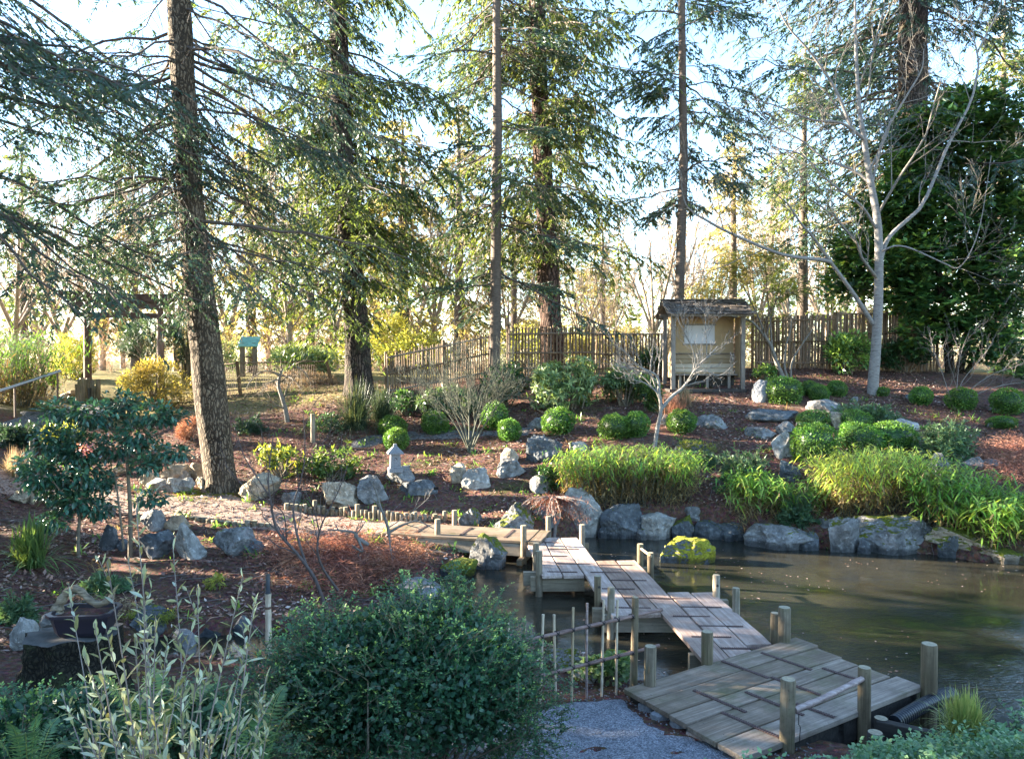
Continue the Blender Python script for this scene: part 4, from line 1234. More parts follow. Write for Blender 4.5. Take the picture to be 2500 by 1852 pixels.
ST = [
 # far bank at the water line
 (1375,1468,1190,1312,'rock_pale',.1,'tall pale standing slab behind the weeping dry maple at the water',.45,.8,True),
 (1472,1572,1234,1316,'rock_dark',.15,'dark blocky boulder at the waterline just right of the tall pale slab',.8,.75,True),
 (1570,1652,1253,1318,'rock_pale',.1,'light grey faceted boulder at the waterline below the bamboo hedge',.8,.7,True),
 (1640,1692,1258,1314,'rock_dark',.6,'dark mossy stone tucked right of the light faceted boulder',.8,0,True),
 (1674,1722,1243,1278,'rock_grey',.1,'small rounded grey stone set above the shoreline boulders',.8,0,False),
 (1697,1764,1272,1316,'rock_dark',.3,'small dark shoreline stone in the shade behind the mossy islet',.8,.8,True),
 (1755,1848,1274,1320,'rock_dark',.3,'long dark shoreline stone left of the pale low boulder',.8,.8,True),
 (1841,1996,1284,1342,'rock_grey',.25,'wide low pale boulder at the waterline under the right shrubs',.7,.6,True),
 (1985,2050,1266,1330,'rock_grey',.5,'mossy patched stone wedged between two wide shoreline boulders',.7,0,True),
 (2034,2106,1262,1350,'rock_grey',.35,'upright rounded boulder left of the dark cleft in the bank',.7,0,True),
 (2098,2126,1312,1352,'rock_dark',.1,'small wedge stone sitting in the dark cleft of the bank',.8,0,True),
 (2108,2308,1264,1354,'rock_grey',.4,'very large flat faced boulder under the bright bamboo',.55,.8,True),
 (2322,2540,1300,1374,'rock_tan',.62,'broad mossy boulder lit by sun at the right edge of the pond',.7,.55,True),
 (1620,1745,1318,1376,'rock_islet',.98,'low islet stone covered in yellow moss standing in the pond',.6,.75,True),
 (1205,1303,1237,1298,'rock_grey',.5,'large grey boulder with mossy top behind the approach deck',.8,.8,False),
 (1302,1368,1252,1304,'rock_dark',.2,'dark stone in shade under the weeping dry maple',.8,0,False),
 (1119,1176,1242,1288,'rock_grey',.55,'sunlit mossy stone beside the end post of the approach deck',.8,0,False),
 (1148,1234,1306,1392,'rock_grey',.55,'moss capped boulder standing in the water by the approach deck',.8,.8,True),
 (1078,1162,1370,1408,'rock_dark',.95,'low bright green mossy stone at the waters edge',.8,.6,True),
 (1460,1486,1282,1314,'rock_dark',.3,'small dark filler stone right of the tall pale slab base',.8,0,True),
 (1556,1582,1290,1318,'rock_grey',.4,'little filler stone between the dark block and the light faceted boulder',.8,0,True),
 (1842,1862,1296,1326,'rock_grey',.3,'filler stone left of the wide low boulder at the waterline',.8,0,True),
 (2300,2345,1308,1362,'rock_dark',.5,'dark mossy stone between the very large boulder and the sunlit one',.8,0,True),
 (1960,2000,1300,1344,'rock_dark',.4,'dark low stone at the right end of the wide low boulder',.8,0,True),
 (1260,1310,1290,1330,'rock_dark',.4,'dark stone under the end board of the approach deck',.8,0,True),
 # mulch bed around the lantern
 (937,1014,1141,1183,'rock_grey',.1,'flat topped boulder carrying the stone lantern',.9,.55,False),
 (968,1070,1175,1214,'rock_dark',.1,'long low flat boulder right below the lantern boulder',.6,.6,False),
 (869,950,1167,1228,'rock_grey',.12,'squat grey boulder left of and below the lantern boulder',.8,.7,False),
 (775,876,1179,1244,'rock_tan',.15,'broad sunlit tan boulder at the log edging under the azalea',.8,.7,False),
 (1097,1140,1133,1184,'rock_tan',.1,'left tan boulder of the curved pair in the mulch',.9,0,False),
 (1126,1198,1144,1197,'rock_pale',.1,'pale boulder leaning against the tan one in the mulch',.8,.8,False),
 (1222,1266,1095,1136,'rock_tan',.1,'upper stone of the stacked pair in the mulch bed',.9,.75,False),
 (1212,1283,1122,1166,'rock_grey',.15,'lower grey stone of the stacked pair in the mulch bed',.9,.8,False),
 (1285,1374,1066,1130,'rock_dark',.1,'dark flat topped boulder with a brown split corner',.8,.6,False),
 (1293,1346,1163,1207,'rock_grey',.2,'small blue grey stone at the left end of the bamboo hedge',.8,0,False),
 (1288,1334,1020,1046,'rock_grey',.2,'small stone under the rhododendron between two clipped balls',.8,0,False),
 (1390,1440,1080,1104,'rock_pale',.1,'pale stone peeking over the bamboo hedge top',.8,0,False),
 # by the leaning tree and path
 (577,672,1157,1224,'rock_tan',.1,'big tan boulder touching the foot of the leaning trunk',.8,0,False),
 (684,728,1204,1236,'rock_grey',.1,'small grey stone at the path between two tan boulders',.8,0,False),
 (254,300,1137,1165,'rock_tan',.5,'mossy tan stone half hidden behind the camellia',.8,0,False),
 (332,384,1151,1188,'rock_tan',.05,'leftmost pale stone of the pile by the leaning trunk',.7,0,False),
 (380,457,1135,1171,'rock_tan',.1,'long brown stone at the back of the pile',.6,.7,False),
 (424,463,1149,1171,'rock_pale',.02,'small pale block in the middle of the stone pile',.8,.7,False),
 (459,498,1131,1171,'rock_tan',.25,'rounded tan stone against the left side of the trunk',.8,0,False),
 (345,409,1169,1200,'rock_pale',.02,'front left sunlit slab of the stone pile on the path',.8,.65,False),
 (392,449,1167,1204,'rock_pale',.02,'front middle sunlit slab of the stone pile',.8,.7,False),
 (430,472,1167,1201,'rock_pale',.02,'front right sunlit block of the stone pile',.8,0,False),
 (474,502,1165,1196,'rock_tan',.05,'little stone jammed between pile and trunk',.8,0,False),
 (20,70,1200,1232,'rock_tan',.3,'rounded tan stone by the bamboo stub row',.8,0,False),
 # left litter slope
 (242,276,1229,1260,'rock_grey',.4,'pale green stone below the lower camellia leaves',.8,0,False),
 (236,284,1280,1348,'rock_dark',.05,'dark vertical cracked wedge stone left of the camellia trunk',.7,.8,False),
 (279,308,1318,1350,'rock_dark',.05,'little dark block beside the cracked wedge stone',.8,.8,False),
 (335,394,1246,1298,'rock_grey',.15,'grey slanted stone behind the row on the litter slope',.8,0,False),
 (400,455,1252,1294,'rock_tan',.35,'yellowish block at the back of the litter slope row',.8,.75,False),
 (331,413,1300,1365,'rock_dark',.15,'dark rounded boulder in the middle of the litter slope row',.8,.7,False),
 (418,492,1278,1368,'rock_pale',.25,'tallest pale green boulder of the litter slope row',.7,0,False),
 (507,612,1294,1361,'rock_grey',.2,'wide dished boulder right of the tallest pale boulder',.7,.65,False),
 (600,640,1322,1355,'rock_dark',.2,'small dark stone ending the litter slope row',.8,0,False),
 (8,78,1510,1592,'rock_pale',.1,'pale boulder behind the tree stump at the left edge',.7,0,False),
 (295,410,1524,1592,'rock_dark',.35,'dark mossy boulder beside the little stream',.8,.8,False),
 (408,476,1544,1599,'rock_grey',.1,'blue grey angular stone at the little stream',.8,0,False),
 (470,550,1536,1596,'rock_dark',.3,'rounded dark stone right of the angular stream stone',.8,0,False),
 (548,600,1510,1575,'rock_dark',.1,'dark stone at the head of the little stream',.8,0,False),
 (960,1090,1430,1470,'rock_grey',.1,'pale flat stone just above the big bush near the water',.7,.6,False),
 (1330,1420,1590,1640,'rock_pale',.55,'mossy pale boulder behind the low bamboo fence',.8,.8,False),
 (1470,1560,1600,1665,'rock_tan',.65,'mossy tan boulder at the water behind the fence post',.8,.7,False),
 (1400,1460,1640,1668,'rock_pale',.1,'small pale stone on the ground behind the low fence',.8,.7,False),
 # right hillside
 (1846,1900,927,984,'granite',.05,'upright square cut granite block beside the large clipped ball',.8,.85,False),
 (1981,2052,975,1010,'rock_grey',.12,'smooth grey triangular boulder below the trio of clipped balls',.8,0,False),
 (1832,1957,1000,1032,'rock_dark',.1,'long dark layered ledge stone on the hillside',.6,.6,False),
 (1705,1788,1012,1048,'rock_grey',.25,'lumpy grey boulder right of the round box ball',.8,0,False),
 (1612,1646,1010,1038,'rock_grey',.05,'bluish small stone touching the thin forked tree',.8,0,False),
 (1826,1897,1044,1070,'rock_grey',.2,'flat grey stone below the long ledge',.7,.6,False),
 (1899,1945,1030,1060,'rock_grey',.05,'pale blue stone leaning above the brilliant white rock',.8,0,False),
 (1889,1950,1050,1119,'rock_pale',.0,'brilliant white sunlit upright rock left of the barrel shrub',.7,.85,False),
 (2026,2070,1006,1048,'rock_tan',.1,'sunlit cream stone between two clipped mounds',.8,0,False),
 (2173,2252,1022,1050,'rock_pale',.05,'smooth pale oval boulder behind the clipped hedge',.7,.7,False),
 (1911,1972,1127,1183,'rock_dark',.15,'shadowed dark boulder under the barrel shrub',.8,.8,False),
 (1655,1748,1082,1120,'rock_dark',.5,'dark mossy rock between the hedge and the juniper',.8,.7,False),
 (2276,2334,1107,1168,'rock_grey',.05,'pointed blue grey rock rising above the bright bamboo',.8,0,False),
 (2328,2360,1112,1130,'rock_grey',.05,'flat little slab right of the pointed rock',.8,.7,False),
 (2357,2408,1117,1152,'rock_grey',.1,'wedge shaped grey rock at the edge of the russet heap',.8,0,False),
 (2410,2455,1122,1142,'rock_grey',.1,'low grey stone half buried in the russet heap',.8,.6,False),
 (2414,2440,1028,1048,'rock_grey',.05,'small stone left of the flat clipped cushion at the right edge',.8,0,False),
 (2420,2452,990,1008,'rock_grey',.05,'small grey stone below the clipped ball at the right edge',.8,0,False),
 (2080,2100,968,980,'rock_grey',.05,'tiny stone at the foot of the pale barked tree',.8,0,False),
 (2215,2240,962,976,'rock_grey',.05,'tiny stone left of the lone clipped ball on the right',.8,0,False),
]
for a in ST:
    rock(a[0], a[1], a[2], a[3], a[4], a[5], a[6], a[7], a[8], a[9])
rock(95, 142, 1498, 1528, 'rock_grey', .1, 'small rugged grey stone lying in the bonsai pot', .6, 0, False, y=pot.location.y - .08)
# little lit stones along the path under the torii
LS = [(62, 982, 26, 'third pale stone from the left edge under the handrail'), (88, 985, 30, 'largest pale stone of the cluster under the handrail'), (118, 978, 22, 'round pale stone just left of the handrail upright'), (150, 972, 24, 'pale stone just right of the handrail upright'),
      (172, 966, 26, 'pale stone left of the stepped log palisade'), (40, 992, 22, 'leftmost pale stone below the sloping handrail'), (192, 972, 22, 'pale stone touching the stepped log palisade'), (130, 992, 20, 'small front stone of the cluster under the handrail'), (105, 996, 18, 'smallest front stone of the cluster under the handrail')]
for (u, v, w_, lab) in LS:
    rock(u - w_ / 2, u + w_ / 2, v - w_ * .55, v, 'rock_tan', .05, lab, .9, 0, False, group='pale stones under the torii')
# ------------------------------------------------------------------ plant materials
M['fir'] = leaf_mat('fir_needles', [(0, (.022, .048, .036)), (.5, (.040, .082, .055)), (1, (.075, .125, .075))], .30)
M['fir_green'] = leaf_mat('green_conifer_needles', [(0, (.035, .055, .02)), (.5, (.085, .125, .035)), (1, (.19, .22, .06))], .55)
M['fir_yellow'] = leaf_mat('sun_tinted_needles', [(0, (.11, .10, .045)), (.5, (.22, .20, .085)), (1, (.36, .32, .16))], .55, k=1.15)  # yellow sunlight on the needles is put into the base colour
M['box'] = leaf_mat('box_leaves', [(0, (.018, .05, .012)), (.5, (.07, .16, .028)), (1, (.16, .29, .05))], .35, .4, .5, k=1.1)
M['bamboo_leaf'] = leaf_mat('dwarf_bamboo_leaves', [(0, (.13, .09, .045)), (.28, (.24, .18, .09)), (.38, (.07, .15, .035)), (.7, (.13, .25, .045)), (1, (.33, .38, .075))], .45, .45, k=1.35)
M['camellia'] = leaf_mat('camellia_leaves', [(0, (.010, .035, .026)), (.6, (.025, .075, .045)), (1, (.07, .14, .06))], .15, .33, .6, k=1.7)
M['evergreen'] = leaf_mat('glossy_evergreen_leaves', [(0, (.010, .028, .012)), (.6, (.03, .075, .02)), (1, (.14, .22, .045))], .3, .36, .55, k=1.6)
M['rhodo'] = leaf_mat('rhododendron_leaves', [(0, (.04, .07, .03)), (.5, (.10, .16, .06)), (1, (.26, .31, .12))], .3, .4, .5, k=1.3)
M['gold'] = leaf_mat('golden_leaves', [(0, (.07, .075, .03)), (.5, (.18, .155, .045)), (1, (.36, .29, .085))], .45, k=1.2)
M['yellowgreen'] = leaf_mat('yellow_green_leaves', [(0, (.09, .11, .025)), (.5, (.21, .23, .05)), (1, (.36, .35, .09))], .5, k=1.2)
M['privet'] = leaf_mat('tiny_glossy_leaves', [(0, (.009, .030, .017)), (.5, (.030, .085, .032)), (1, (.19, .26, .06))], .25, .42, .5, k=1.9)
M['olive'] = leaf_mat('silvery_leaves', [(0, (.16, .15, .06)), (.5, (.22, .25, .14)), (1, (.42, .47, .38))], .35, .45, k=1.3)
M['azalea'] = leaf_mat('azalea_leaves', [(0, (.02, .05, .02)), (.5, (.10, .15, .03)), (1, (.36, .34, .05))], .4, k=1.3)
M['fern'] = leaf_mat('fern_fronds', [(0, (.035, .075, .04)), (.5, (.06, .13, .06)), (1, (.16, .20, .06))], .35, k=1.3)
M['grass'] = leaf_mat('grass_blades', [(0, (.045, .075, .03)), (.5, (.10, .17, .05)), (1, (.34, .36, .14))], .4, k=1.3)
M['bluegrass'] = leaf_mat('dark_grass_blades', [(0, (.025, .045, .03)), (.6, (.055, .085, .05)), (1, (.16, .16, .085))], .35, k=1.1)
M['russet'] = leaf_mat('dry_russet_foliage', [(0, (.085, .038, .026)), (.5, (.19, .085, .058)), (1, (.31, .17, .12))], .3, .8, .1, (1.2, 1, .8), k=1.45)
M['straw'] = leaf_mat('dry_straw', [(0, (.12, .085, .05)), (.5, (.24, .18, .11)), (1, (.37, .30, .20))], .3, .8, .1, (1.2, 1, .8), k=1.3)
M['thicket'] = leaf_mat('winter_twigs', [(0, (.12, .075, .055)), (.5, (.24, .165, .125)), (1, (.36, .27, .20))], .2, .8, .1, (1.2, 1, .8), k=1.15)
M['juniper'] = leaf_mat('juniper_sprays', [(0, (.025, .055, .03)), (.6, (.06, .115, .055)), (1, (.13, .18, .08))], .3, k=1.35)
M['litter'] = leaf_mat('fallen_leaves', [(0, (.045, .026, .02)), (.4, (.11, .06, .044)), (.75, (.20, .13, .105)), (1, (.36, .28, .24))], .1, .7, .2, (1.2, 1, .8), k=1.5)
M['stem'] = plain('brown_stems', (.095, .075, .05), .85, .4, 20)
M['stem_red'] = plain('dark_stems', (.05, .035, .032), .7, .4, 20)
M['stem_pale'] = plain('pale_stems', (.115, .098, .088), .8, .3, 20)
M['stem_grey'] = plain('grey_green_stems', (.06, .063, .044), .85, .35, 20)

def rnd_dirs(r, n):
    return unit(r.normal(size=(n, 3)))
def lump_points(r, n, c, rad, nl=14, lr=.42, shell=.75, lowcut=-.6):
    """points over a lumpy ellipsoid and their outward directions"""
    c = np.asarray(c, float); rad = np.asarray(rad, float)
    d = rnd_dirs(r, nl * 3); d = d[d[:, 2] > lowcut][:nl]
    lc = d * (1 - lr * .75) * r.uniform(.75, 1.05, (len(d), 1))
    ls = lr * r.uniform(.7, 1.25, len(d))
    k = r.integers(len(d), size=n)
    o = rnd_dirs(r, n)
    rr = 1 - (1 - shell) * r.random(n) ** .6 * 1.3
    p = lc[k] + o * (ls[k] * rr)[:, None]
    # drop what is deep inside other lumps is not needed; tint by height in the lump
    out = unit(o * .7 + unit(p) * .6)
    return c + p * rad, out, o
def bush(name, label, cat, base, rad, n, L, W, mat, seed, nl=16, lr=.4, stems=9, cz=.55, six=False, droop=.2, up=.35, tint=(.2, .9), group=None, stem_mat='stem', shell=.7, lean=(0, 0), lowcut=-.6, ros=0):
    r = np.random.default_rng(seed)
    base = np.asarray(base, float); rad = np.asarray(rad, float)
    t = thing(name, label, cat, base, 0, group)
    c = np.array([lean[0], lean[1], rad[2] * cz * 2 * .9])
    P, O, o = lump_points(r, n, c, rad, nl, lr, shell, lowcut)
    P[:, 2] = np.maximum(P[:, 2], .02)
    if ros:
        m_ = n // ros; n = m_ * ros; kk = np.repeat(np.arange(m_), ros); P, O, o = P[kk], O[kk], o[kk]
        a1 = unit(np.cross(O, [0.1, .2, 1.])); a2 = np.cross(O, a1); aa = np.tile(np.arange(ros) * 2 * math.pi / ros, m_) + r.uniform(0, 6, m_)[kk] + r.normal(0, .2, n)
        D = unit(a1 * np.cos(aa)[:, None] + a2 * np.sin(aa)[:, None] + O * r.uniform(-.1, .7, (n, 1)) + [0, 0, -droop] + r.normal(0, .15, (n, 3)))
    else:
        D = unit(O + r.normal(0, .55, (n, 3)) + [0, 0, up - droop])
    Nn = unit(O * .4 + [0, 0, .8] + r.normal(0, .45, (n, 3)))
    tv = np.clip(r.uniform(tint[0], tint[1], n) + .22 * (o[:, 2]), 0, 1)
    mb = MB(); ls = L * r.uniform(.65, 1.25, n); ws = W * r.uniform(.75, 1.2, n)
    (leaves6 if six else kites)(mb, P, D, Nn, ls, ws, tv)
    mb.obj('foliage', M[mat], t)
    if stems:
        sm = MB()
        k = r.choice(n, stems * 3)
        for i in k:
            q0 = np.array([r.normal(0, rad[0] * .12), r.normal(0, rad[1] * .12), -.05]); q1 = P[i] * [.85, .85, .9]
            m = q0 * .5 + q1 * .5 + r.normal(0, .06, 3) * rad[2] + [0, 0, .1 * rad[2]]
            tubes(sm, spline(np.array([q0, m, q1]), 7), np.linspace(.03, .008, 7) * (rad[2] / .8) ** .5, 5)
        sm.obj('stems', M[stem_mat], t)
    return t

# ------------------------------------------------------------------ clipped box balls
def ball_proto(seed, e=2.0, n=3400):
    r = np.random.default_rng(seed)
    d = rnd_dirs(r, n)
    k = (np.abs(d) ** e).sum(1) ** (-1 / e)
    wob = 1 + .12 * vnoise(d * 2.0 + seed, seed) + .07 * vnoise(d * 6 + seed, seed)
    P = d * (k * wob * r.uniform(.90, 1.03, n))[:, None]
    D = unit(d + r.normal(0, .6, (n, 3))); Nn = unit(d + r.normal(0, .6, (n, 3)))
    mb = MB()
    v, f = ICO[3]
    kk = (np.abs(v) ** e).sum(1) ** (-1 / e)
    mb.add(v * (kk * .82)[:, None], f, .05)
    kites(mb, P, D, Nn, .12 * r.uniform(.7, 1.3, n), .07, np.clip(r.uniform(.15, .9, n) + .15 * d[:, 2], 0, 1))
    return mb.mesh('clipped_foliage', M['box'])
BP = [ball_proto(1), ball_proto(2, 2.25), ball_proto(3, 3.0), ball_proto(4, 2.5)]
BALLS = [
 (955,1043,33,30,0,'bright clipped box ball, the upper of two behind the stone lantern'),
 (965,1076,30,32,0,'bright clipped box ball, the lower of two right behind the lantern'),
 (1060,1037,33,32,0,'clipped box ball left of the vase shaped bare shrub'),
 (1207,1020,32,34,1,'taller clipped box ball, upper one right of the vase shaped shrub'),
 (1243,1052,29,31,0,'small clipped box ball, lower one right of the vase shaped shrub'),
 (1364,1032,39,36,0,'round box ball standing alone before the big pale rhododendron'),
 (1505,1046,39,34,1,'bright wide box ball left of the forked thin tree'),
 (1557,1040,34,33,0,'darker box ball touching the bright wide one on its right'),
 (1669,1033,34,35,0,'dark round box ball just right of the forked thin tree'),
 (1922,957,38,35,2,'largest clipped ball beside the granite block'),
 (1980,950,19,21,0,'small clipped ball just right of the largest one'),
 (2006,961,24,22,0,'low middle clipped ball of the trio near the pale barked tree'),
 (2050,952,23,22,0,'right clipped ball of the trio near the pale barked tree'),
 (1995,1027,37,24,3,'flattened bright clipped mound above the barrel shaped shrub'),
 (2000,1088,48,50,2,'big barrel shaped clipped shrub beside the white rock'),
 (2097,1031,36,27,3,'rounded clipped mound right of the cream stone'),
 (2128,1082,57,42,2,'left half of the wide clipped hedge above the bright bamboo'),
 (2200,1076,54,40,2,'right half of the wide clipped hedge above the bright bamboo'),
 (2161,958,15,13,0,'tiny clipped ball just right of the pale trunk'),
 (2260,969,27,26,0,'lone clipped ball right of the pale barked tree'),
 (2362,978,34,32,0,'dull clipped ball behind the bare twiggy shrub'),
 (2477,985,38,36,1,'clipped ball at the right edge of the picture'),
 (2460,1038,33,17,3,'flat clipped cushion at the right edge'),
]
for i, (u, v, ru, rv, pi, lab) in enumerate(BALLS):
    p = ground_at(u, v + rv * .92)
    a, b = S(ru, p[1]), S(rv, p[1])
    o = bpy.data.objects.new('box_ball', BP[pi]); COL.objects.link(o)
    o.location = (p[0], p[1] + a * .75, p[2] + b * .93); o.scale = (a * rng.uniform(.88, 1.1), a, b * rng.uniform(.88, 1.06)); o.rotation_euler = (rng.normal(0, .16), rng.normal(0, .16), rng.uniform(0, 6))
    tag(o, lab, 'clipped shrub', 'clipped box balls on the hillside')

# ------------------------------------------------------------------ dwarf bamboo
def blades(mb, base, dirs, Ls, Ws, droop, tint, K=5):
    """curved strips"""
    n = len(base); s = np.linspace(0, 1, K)
    Ls = np.asarray(Ls).reshape(-1, 1, 1)
    P = base[:, None, :] + dirs[:, None, :] * (Ls * s[None, :, None])
    P[:, :, 2] -= (np.asarray(droop).reshape(-1, 1) * Ls[:, :, 0]) * (s ** 2)[None]
    sd = unit(np.cross(dirs, [0, 0, 1.]) + 1e-6)
    w = np.asarray(Ws).reshape(-1, 1) * (np.sin(np.clip(s * .85 + .15, 0, 1) * math.pi) ** .6)[None] * .5
    Lf = P - sd[:, None, :] * w[:, :, None]; Rt = P + sd[:, None, :] * w[:, :, None]
    V = np.stack([Lf, Rt], 2).reshape(-1, 3)
    b = np.arange(n)[:, None] * K * 2 + np.arange(K - 1)[None] * 2
    q = np.stack([b, b + 1, b + 3, b + 2], -1).reshape(-1, 4)
    mb.add(V, q, np.repeat(np.asarray(tint, float), K * 2))
def bamboo_clump(label, u0, u1, vt, vb, n_canes, seed, tint=(.45, .8), dry=.35, depth=1.0, lean=0., leaf=.15, hgt=None, fall=.5, ratio=.15):
    r = np.random.default_rng(seed)
    p = ground_at((u0 + u1) / 2, vb)
    Wd = S(u1 - u0, p[1]); H = hgt or S(vb - vt, p[1])
    c = p + [0, depth * .5, 0]
    t = thing('dwarf_bamboo', label, 'bamboo', c)
    bx = r.uniform(-.5, .5, n_canes) * Wd * .86; by = r.uniform(-.5, .5, n_canes) * depth
    gz = height(c[0] + bx, c[1] + by) - c[2]
    hh = (H - np.maximum(gz, -.1)) * r.uniform(.72, 1.02, n_canes) * (1 - .35 * (np.abs(bx) / (Wd * .5)) ** 3)
    out = np.c_[bx / Wd * .7 + r.normal(0, .16, n_canes) + lean, by / depth * .5 - .12 + r.normal(0, .15, n_canes), np.ones(n_canes)]
    K = 7; s = np.linspace(0, 1, K)
    P = np.c_[bx, by, gz][:, None, :] + out[:, None, :] * (hh[:, None] * s[None])[:, :, None]
    P[:, :, :2] += out[:, None, :2] * (hh[:, None] * s[None] ** 2)[:, :, None] * fall
    sm = MB(); tubes(sm, P[:, ::2], np.linspace(.006, .003, 4)[None] * np.ones((n_canes, 1)), 3)
    sm.obj('canes', M['stem_grey'], t)
    # leaves
    per = 16
    k = np.repeat(np.arange(n_canes), per)
    f = r.random(len(k)) ** .7 * .85 + .15
    fi = f * (K - 1); i0 = np.minimum(fi.astype(int), K - 2); fr = (fi - i0)[:, None]
    pos = P[k, i0] * (1 - fr) + P[k, i0 + 1] * fr + r.normal(0, .03, (len(k), 3))
    az = r.uniform(0, 2 * math.pi, len(k))
    D = unit(np.c_[np.cos(az), np.sin(az) - .2, r.normal(.2, .55, len(k))])
    tv = r.uniform(*tint, len(k))
    nd = int(n_canes * (14 if dry > .3 else 5)); kd = r.integers(n_canes, size=nd); fd_ = r.uniform(.02, .55, nd) * (K - 1.001); j0 = fd_.astype(int)
    posd = P[kd, j0] + r.normal(0, .05, (nd, 3)); dryset = (posd, unit(np.c_[r.normal(0, .6, (nd, 2)), r.normal(-.5, .5, nd)]), nd)
    tv = np.where(r.random(len(k)) < dry * np.clip(1.45 - f * 1.6, 0, 1) * 2, r.uniform(0, .28, len(k)), tv)
    mb = MB()
    blades(mb, pos, D, leaf * r.uniform(.4, 1.3, len(k)), leaf * ratio * r.uniform(.7, 1.2, len(k)), r.uniform(.05, .9, len(k)) ** 1.3, tv, 4)
    kites(mb, dryset[0], dryset[1], rnd_dirs(r, dryset[2]), leaf * .9 * r.uniform(.5, 1.2, dryset[2]), .016, r.uniform(.0, .3, dryset[2]))
    mb.obj('foliage', M['bamboo_leaf'], t)
    return t
bamboo_clump('long dense bamboo hedge with brown base above the far shore', 1362, 1715, 1092, 1245, 620, 1, (.45, .9), .6, .95, 0, .15, fall=.2, ratio=.16)
bamboo_clump('brightest yellow green bamboo mound on the right bank', 2030, 2300, 1098, 1268, 360, 2, (.72, 1.0), .4, .9, 0, .18)
bamboo_clump('deep green arching bamboo right of the brightest mound', 2262, 2400, 1140, 1300, 170, 3, (.42, .8), .12, .8, .15, .21)
bamboo_clump('bright small bamboo tuft below the juniper on the right bank', 1795, 1900, 1175, 1278, 130, 4, (.55, .95), .4, .7, 0, .2)
bamboo_clump('bamboo sprays hanging over the rock at the right edge', 2405, 2560, 1215, 1345, 160, 5, (.55, .95), .1, .9, -.1, .24)
bamboo_clump('thin dull bamboo shoots between tuft and bright mound', 1915, 2010, 1175, 1270, 45, 6, (.36, .6), .2, .6, 0, .17)
bamboo_clump('tall feathery bamboo at the far left edge behind the handrail', -90, 75, 790, 985, 320, 7, (.36, .62), .35, 1.2, .1, .2)

# ------------------------------------------------------------------ junipers, shrubs
def juniper(label, u0, u1, vt, vb, n, seed, mat='juniper', y=None, tint=(.25, .85), H=None):
    r = np.random.default_rng(seed)
    p = ground_at((u0 + u1) / 2, vb); W = S(u1 - u0, p[1]); Hh = H or S(vb - vt, p[1])
    t = thing('juniper', label, 'shrub', p + [0, W * .25, 0])
    az = r.uniform(0, 2 * math.pi, n); el = r.uniform(.05, 1.1, n)
    L = r.uniform(.55, 1.0, n)
    D = np.c_[np.cos(az) * np.cos(el) * W * .55, np.sin(az) * np.cos(el) * W * .4, np.sin(el) * Hh]
    K = 9; s = np.linspace(0, 1, K)
    P = D[:, None] * (L[:, None] * s)[..., None]
    P[:, :, 2] -= (.16 * Hh * (s ** 2.5))[None] * r.uniform(.2, 1.6, (n, 1))
    P = P + r.normal(0, .012, P.shape)
    bx = t.location
    gz = height(P[:, :, 0].ravel() + bx.x, P[:, :, 1].ravel() + bx.y).reshape(n, K) - bx.z
    P[:, :, 2] = np.maximum(P[:, :, 2], gz + .03)
    sm = MB(); tubes(sm, P[:, ::2], np.linspace(.009, .003, 5)[None] * np.ones((n, 1)), 3); sm.obj('stems', M['stem'], t)
    per = 52; k = np.repeat(np.arange(n), per); f = r.random(len(k)) ** .7
    fi = f * (K - 1.001); i0 = fi.astype(int); fr = (fi - i0)[:, None]
    pos = P[k, i0] * (1 - fr) + P[k, i0 + 1] * fr
    tg_ = unit(P[k, i0 + 1] - P[k, i0])
    D2 = unit(tg_ * .8 + rnd_dirs(r, len(k)) * .8 + [0, 0, -.15])
    mb = MB(); kites(mb, pos, D2, rnd_dirs(r, len(k)), r.uniform(.06, .14, len(k)), .026, r.uniform(*tint, len(k)), wide=.55)
    mb.obj('foliage', M[mat], t)
    return t
juniper('drooping juniper between the bamboo hedge and the white rock', 1745, 1912, 1050, 1205, 170, 21)
juniper('spreading juniper at the foot of the pale barked tree', 2045, 2240, 955, 1040, 150, 22)
juniper('soft tall juniper right of the clipped hedge', 2245, 2420, 970, 1140, 180, 23)
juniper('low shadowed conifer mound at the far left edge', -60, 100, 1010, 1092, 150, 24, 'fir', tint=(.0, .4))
juniper('small prostrate conifer above the bonsai on the litter', 175, 300, 1392, 1452, 60, 25)
juniper('dull heathery shrub at the left edge above the stump', -30, 75, 1450, 1530, 70, 26)
juniper('low dark evergreen by the foot of the leaning trunk', 560, 640, 1000, 1065, 60, 27, 'fir')
def px_bush(name, label, cat, u0, u1, vt, vb, depth, n, L, W, mat, seed, y=None, **kw):
    p = at((u0 + u1) / 2, vb, y) if y else ground_at((u0 + u1) / 2, vb)
    w = S(u1 - u0, p[1]) / 2; h = S(vb - vt, p[1])
    dd = w * depth
    if p[1] > 16.5: kw['six'] = False
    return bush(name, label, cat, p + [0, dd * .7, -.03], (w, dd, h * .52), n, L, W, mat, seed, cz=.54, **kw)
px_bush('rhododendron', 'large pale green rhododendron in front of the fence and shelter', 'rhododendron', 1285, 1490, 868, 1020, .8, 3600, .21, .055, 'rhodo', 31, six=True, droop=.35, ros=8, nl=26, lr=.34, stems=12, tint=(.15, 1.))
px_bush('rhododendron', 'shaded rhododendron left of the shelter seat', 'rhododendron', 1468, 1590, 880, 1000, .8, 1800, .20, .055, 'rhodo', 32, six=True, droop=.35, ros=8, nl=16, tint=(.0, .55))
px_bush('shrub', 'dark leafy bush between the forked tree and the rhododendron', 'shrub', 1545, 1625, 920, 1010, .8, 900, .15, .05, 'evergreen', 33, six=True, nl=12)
px_bush('shrub', 'small mid green shrub beside the granite block', 'shrub', 1845, 1905, 888, 930, .9, 700, .10, .045, 'evergreen', 34, six=True, tint=(.35, .9))
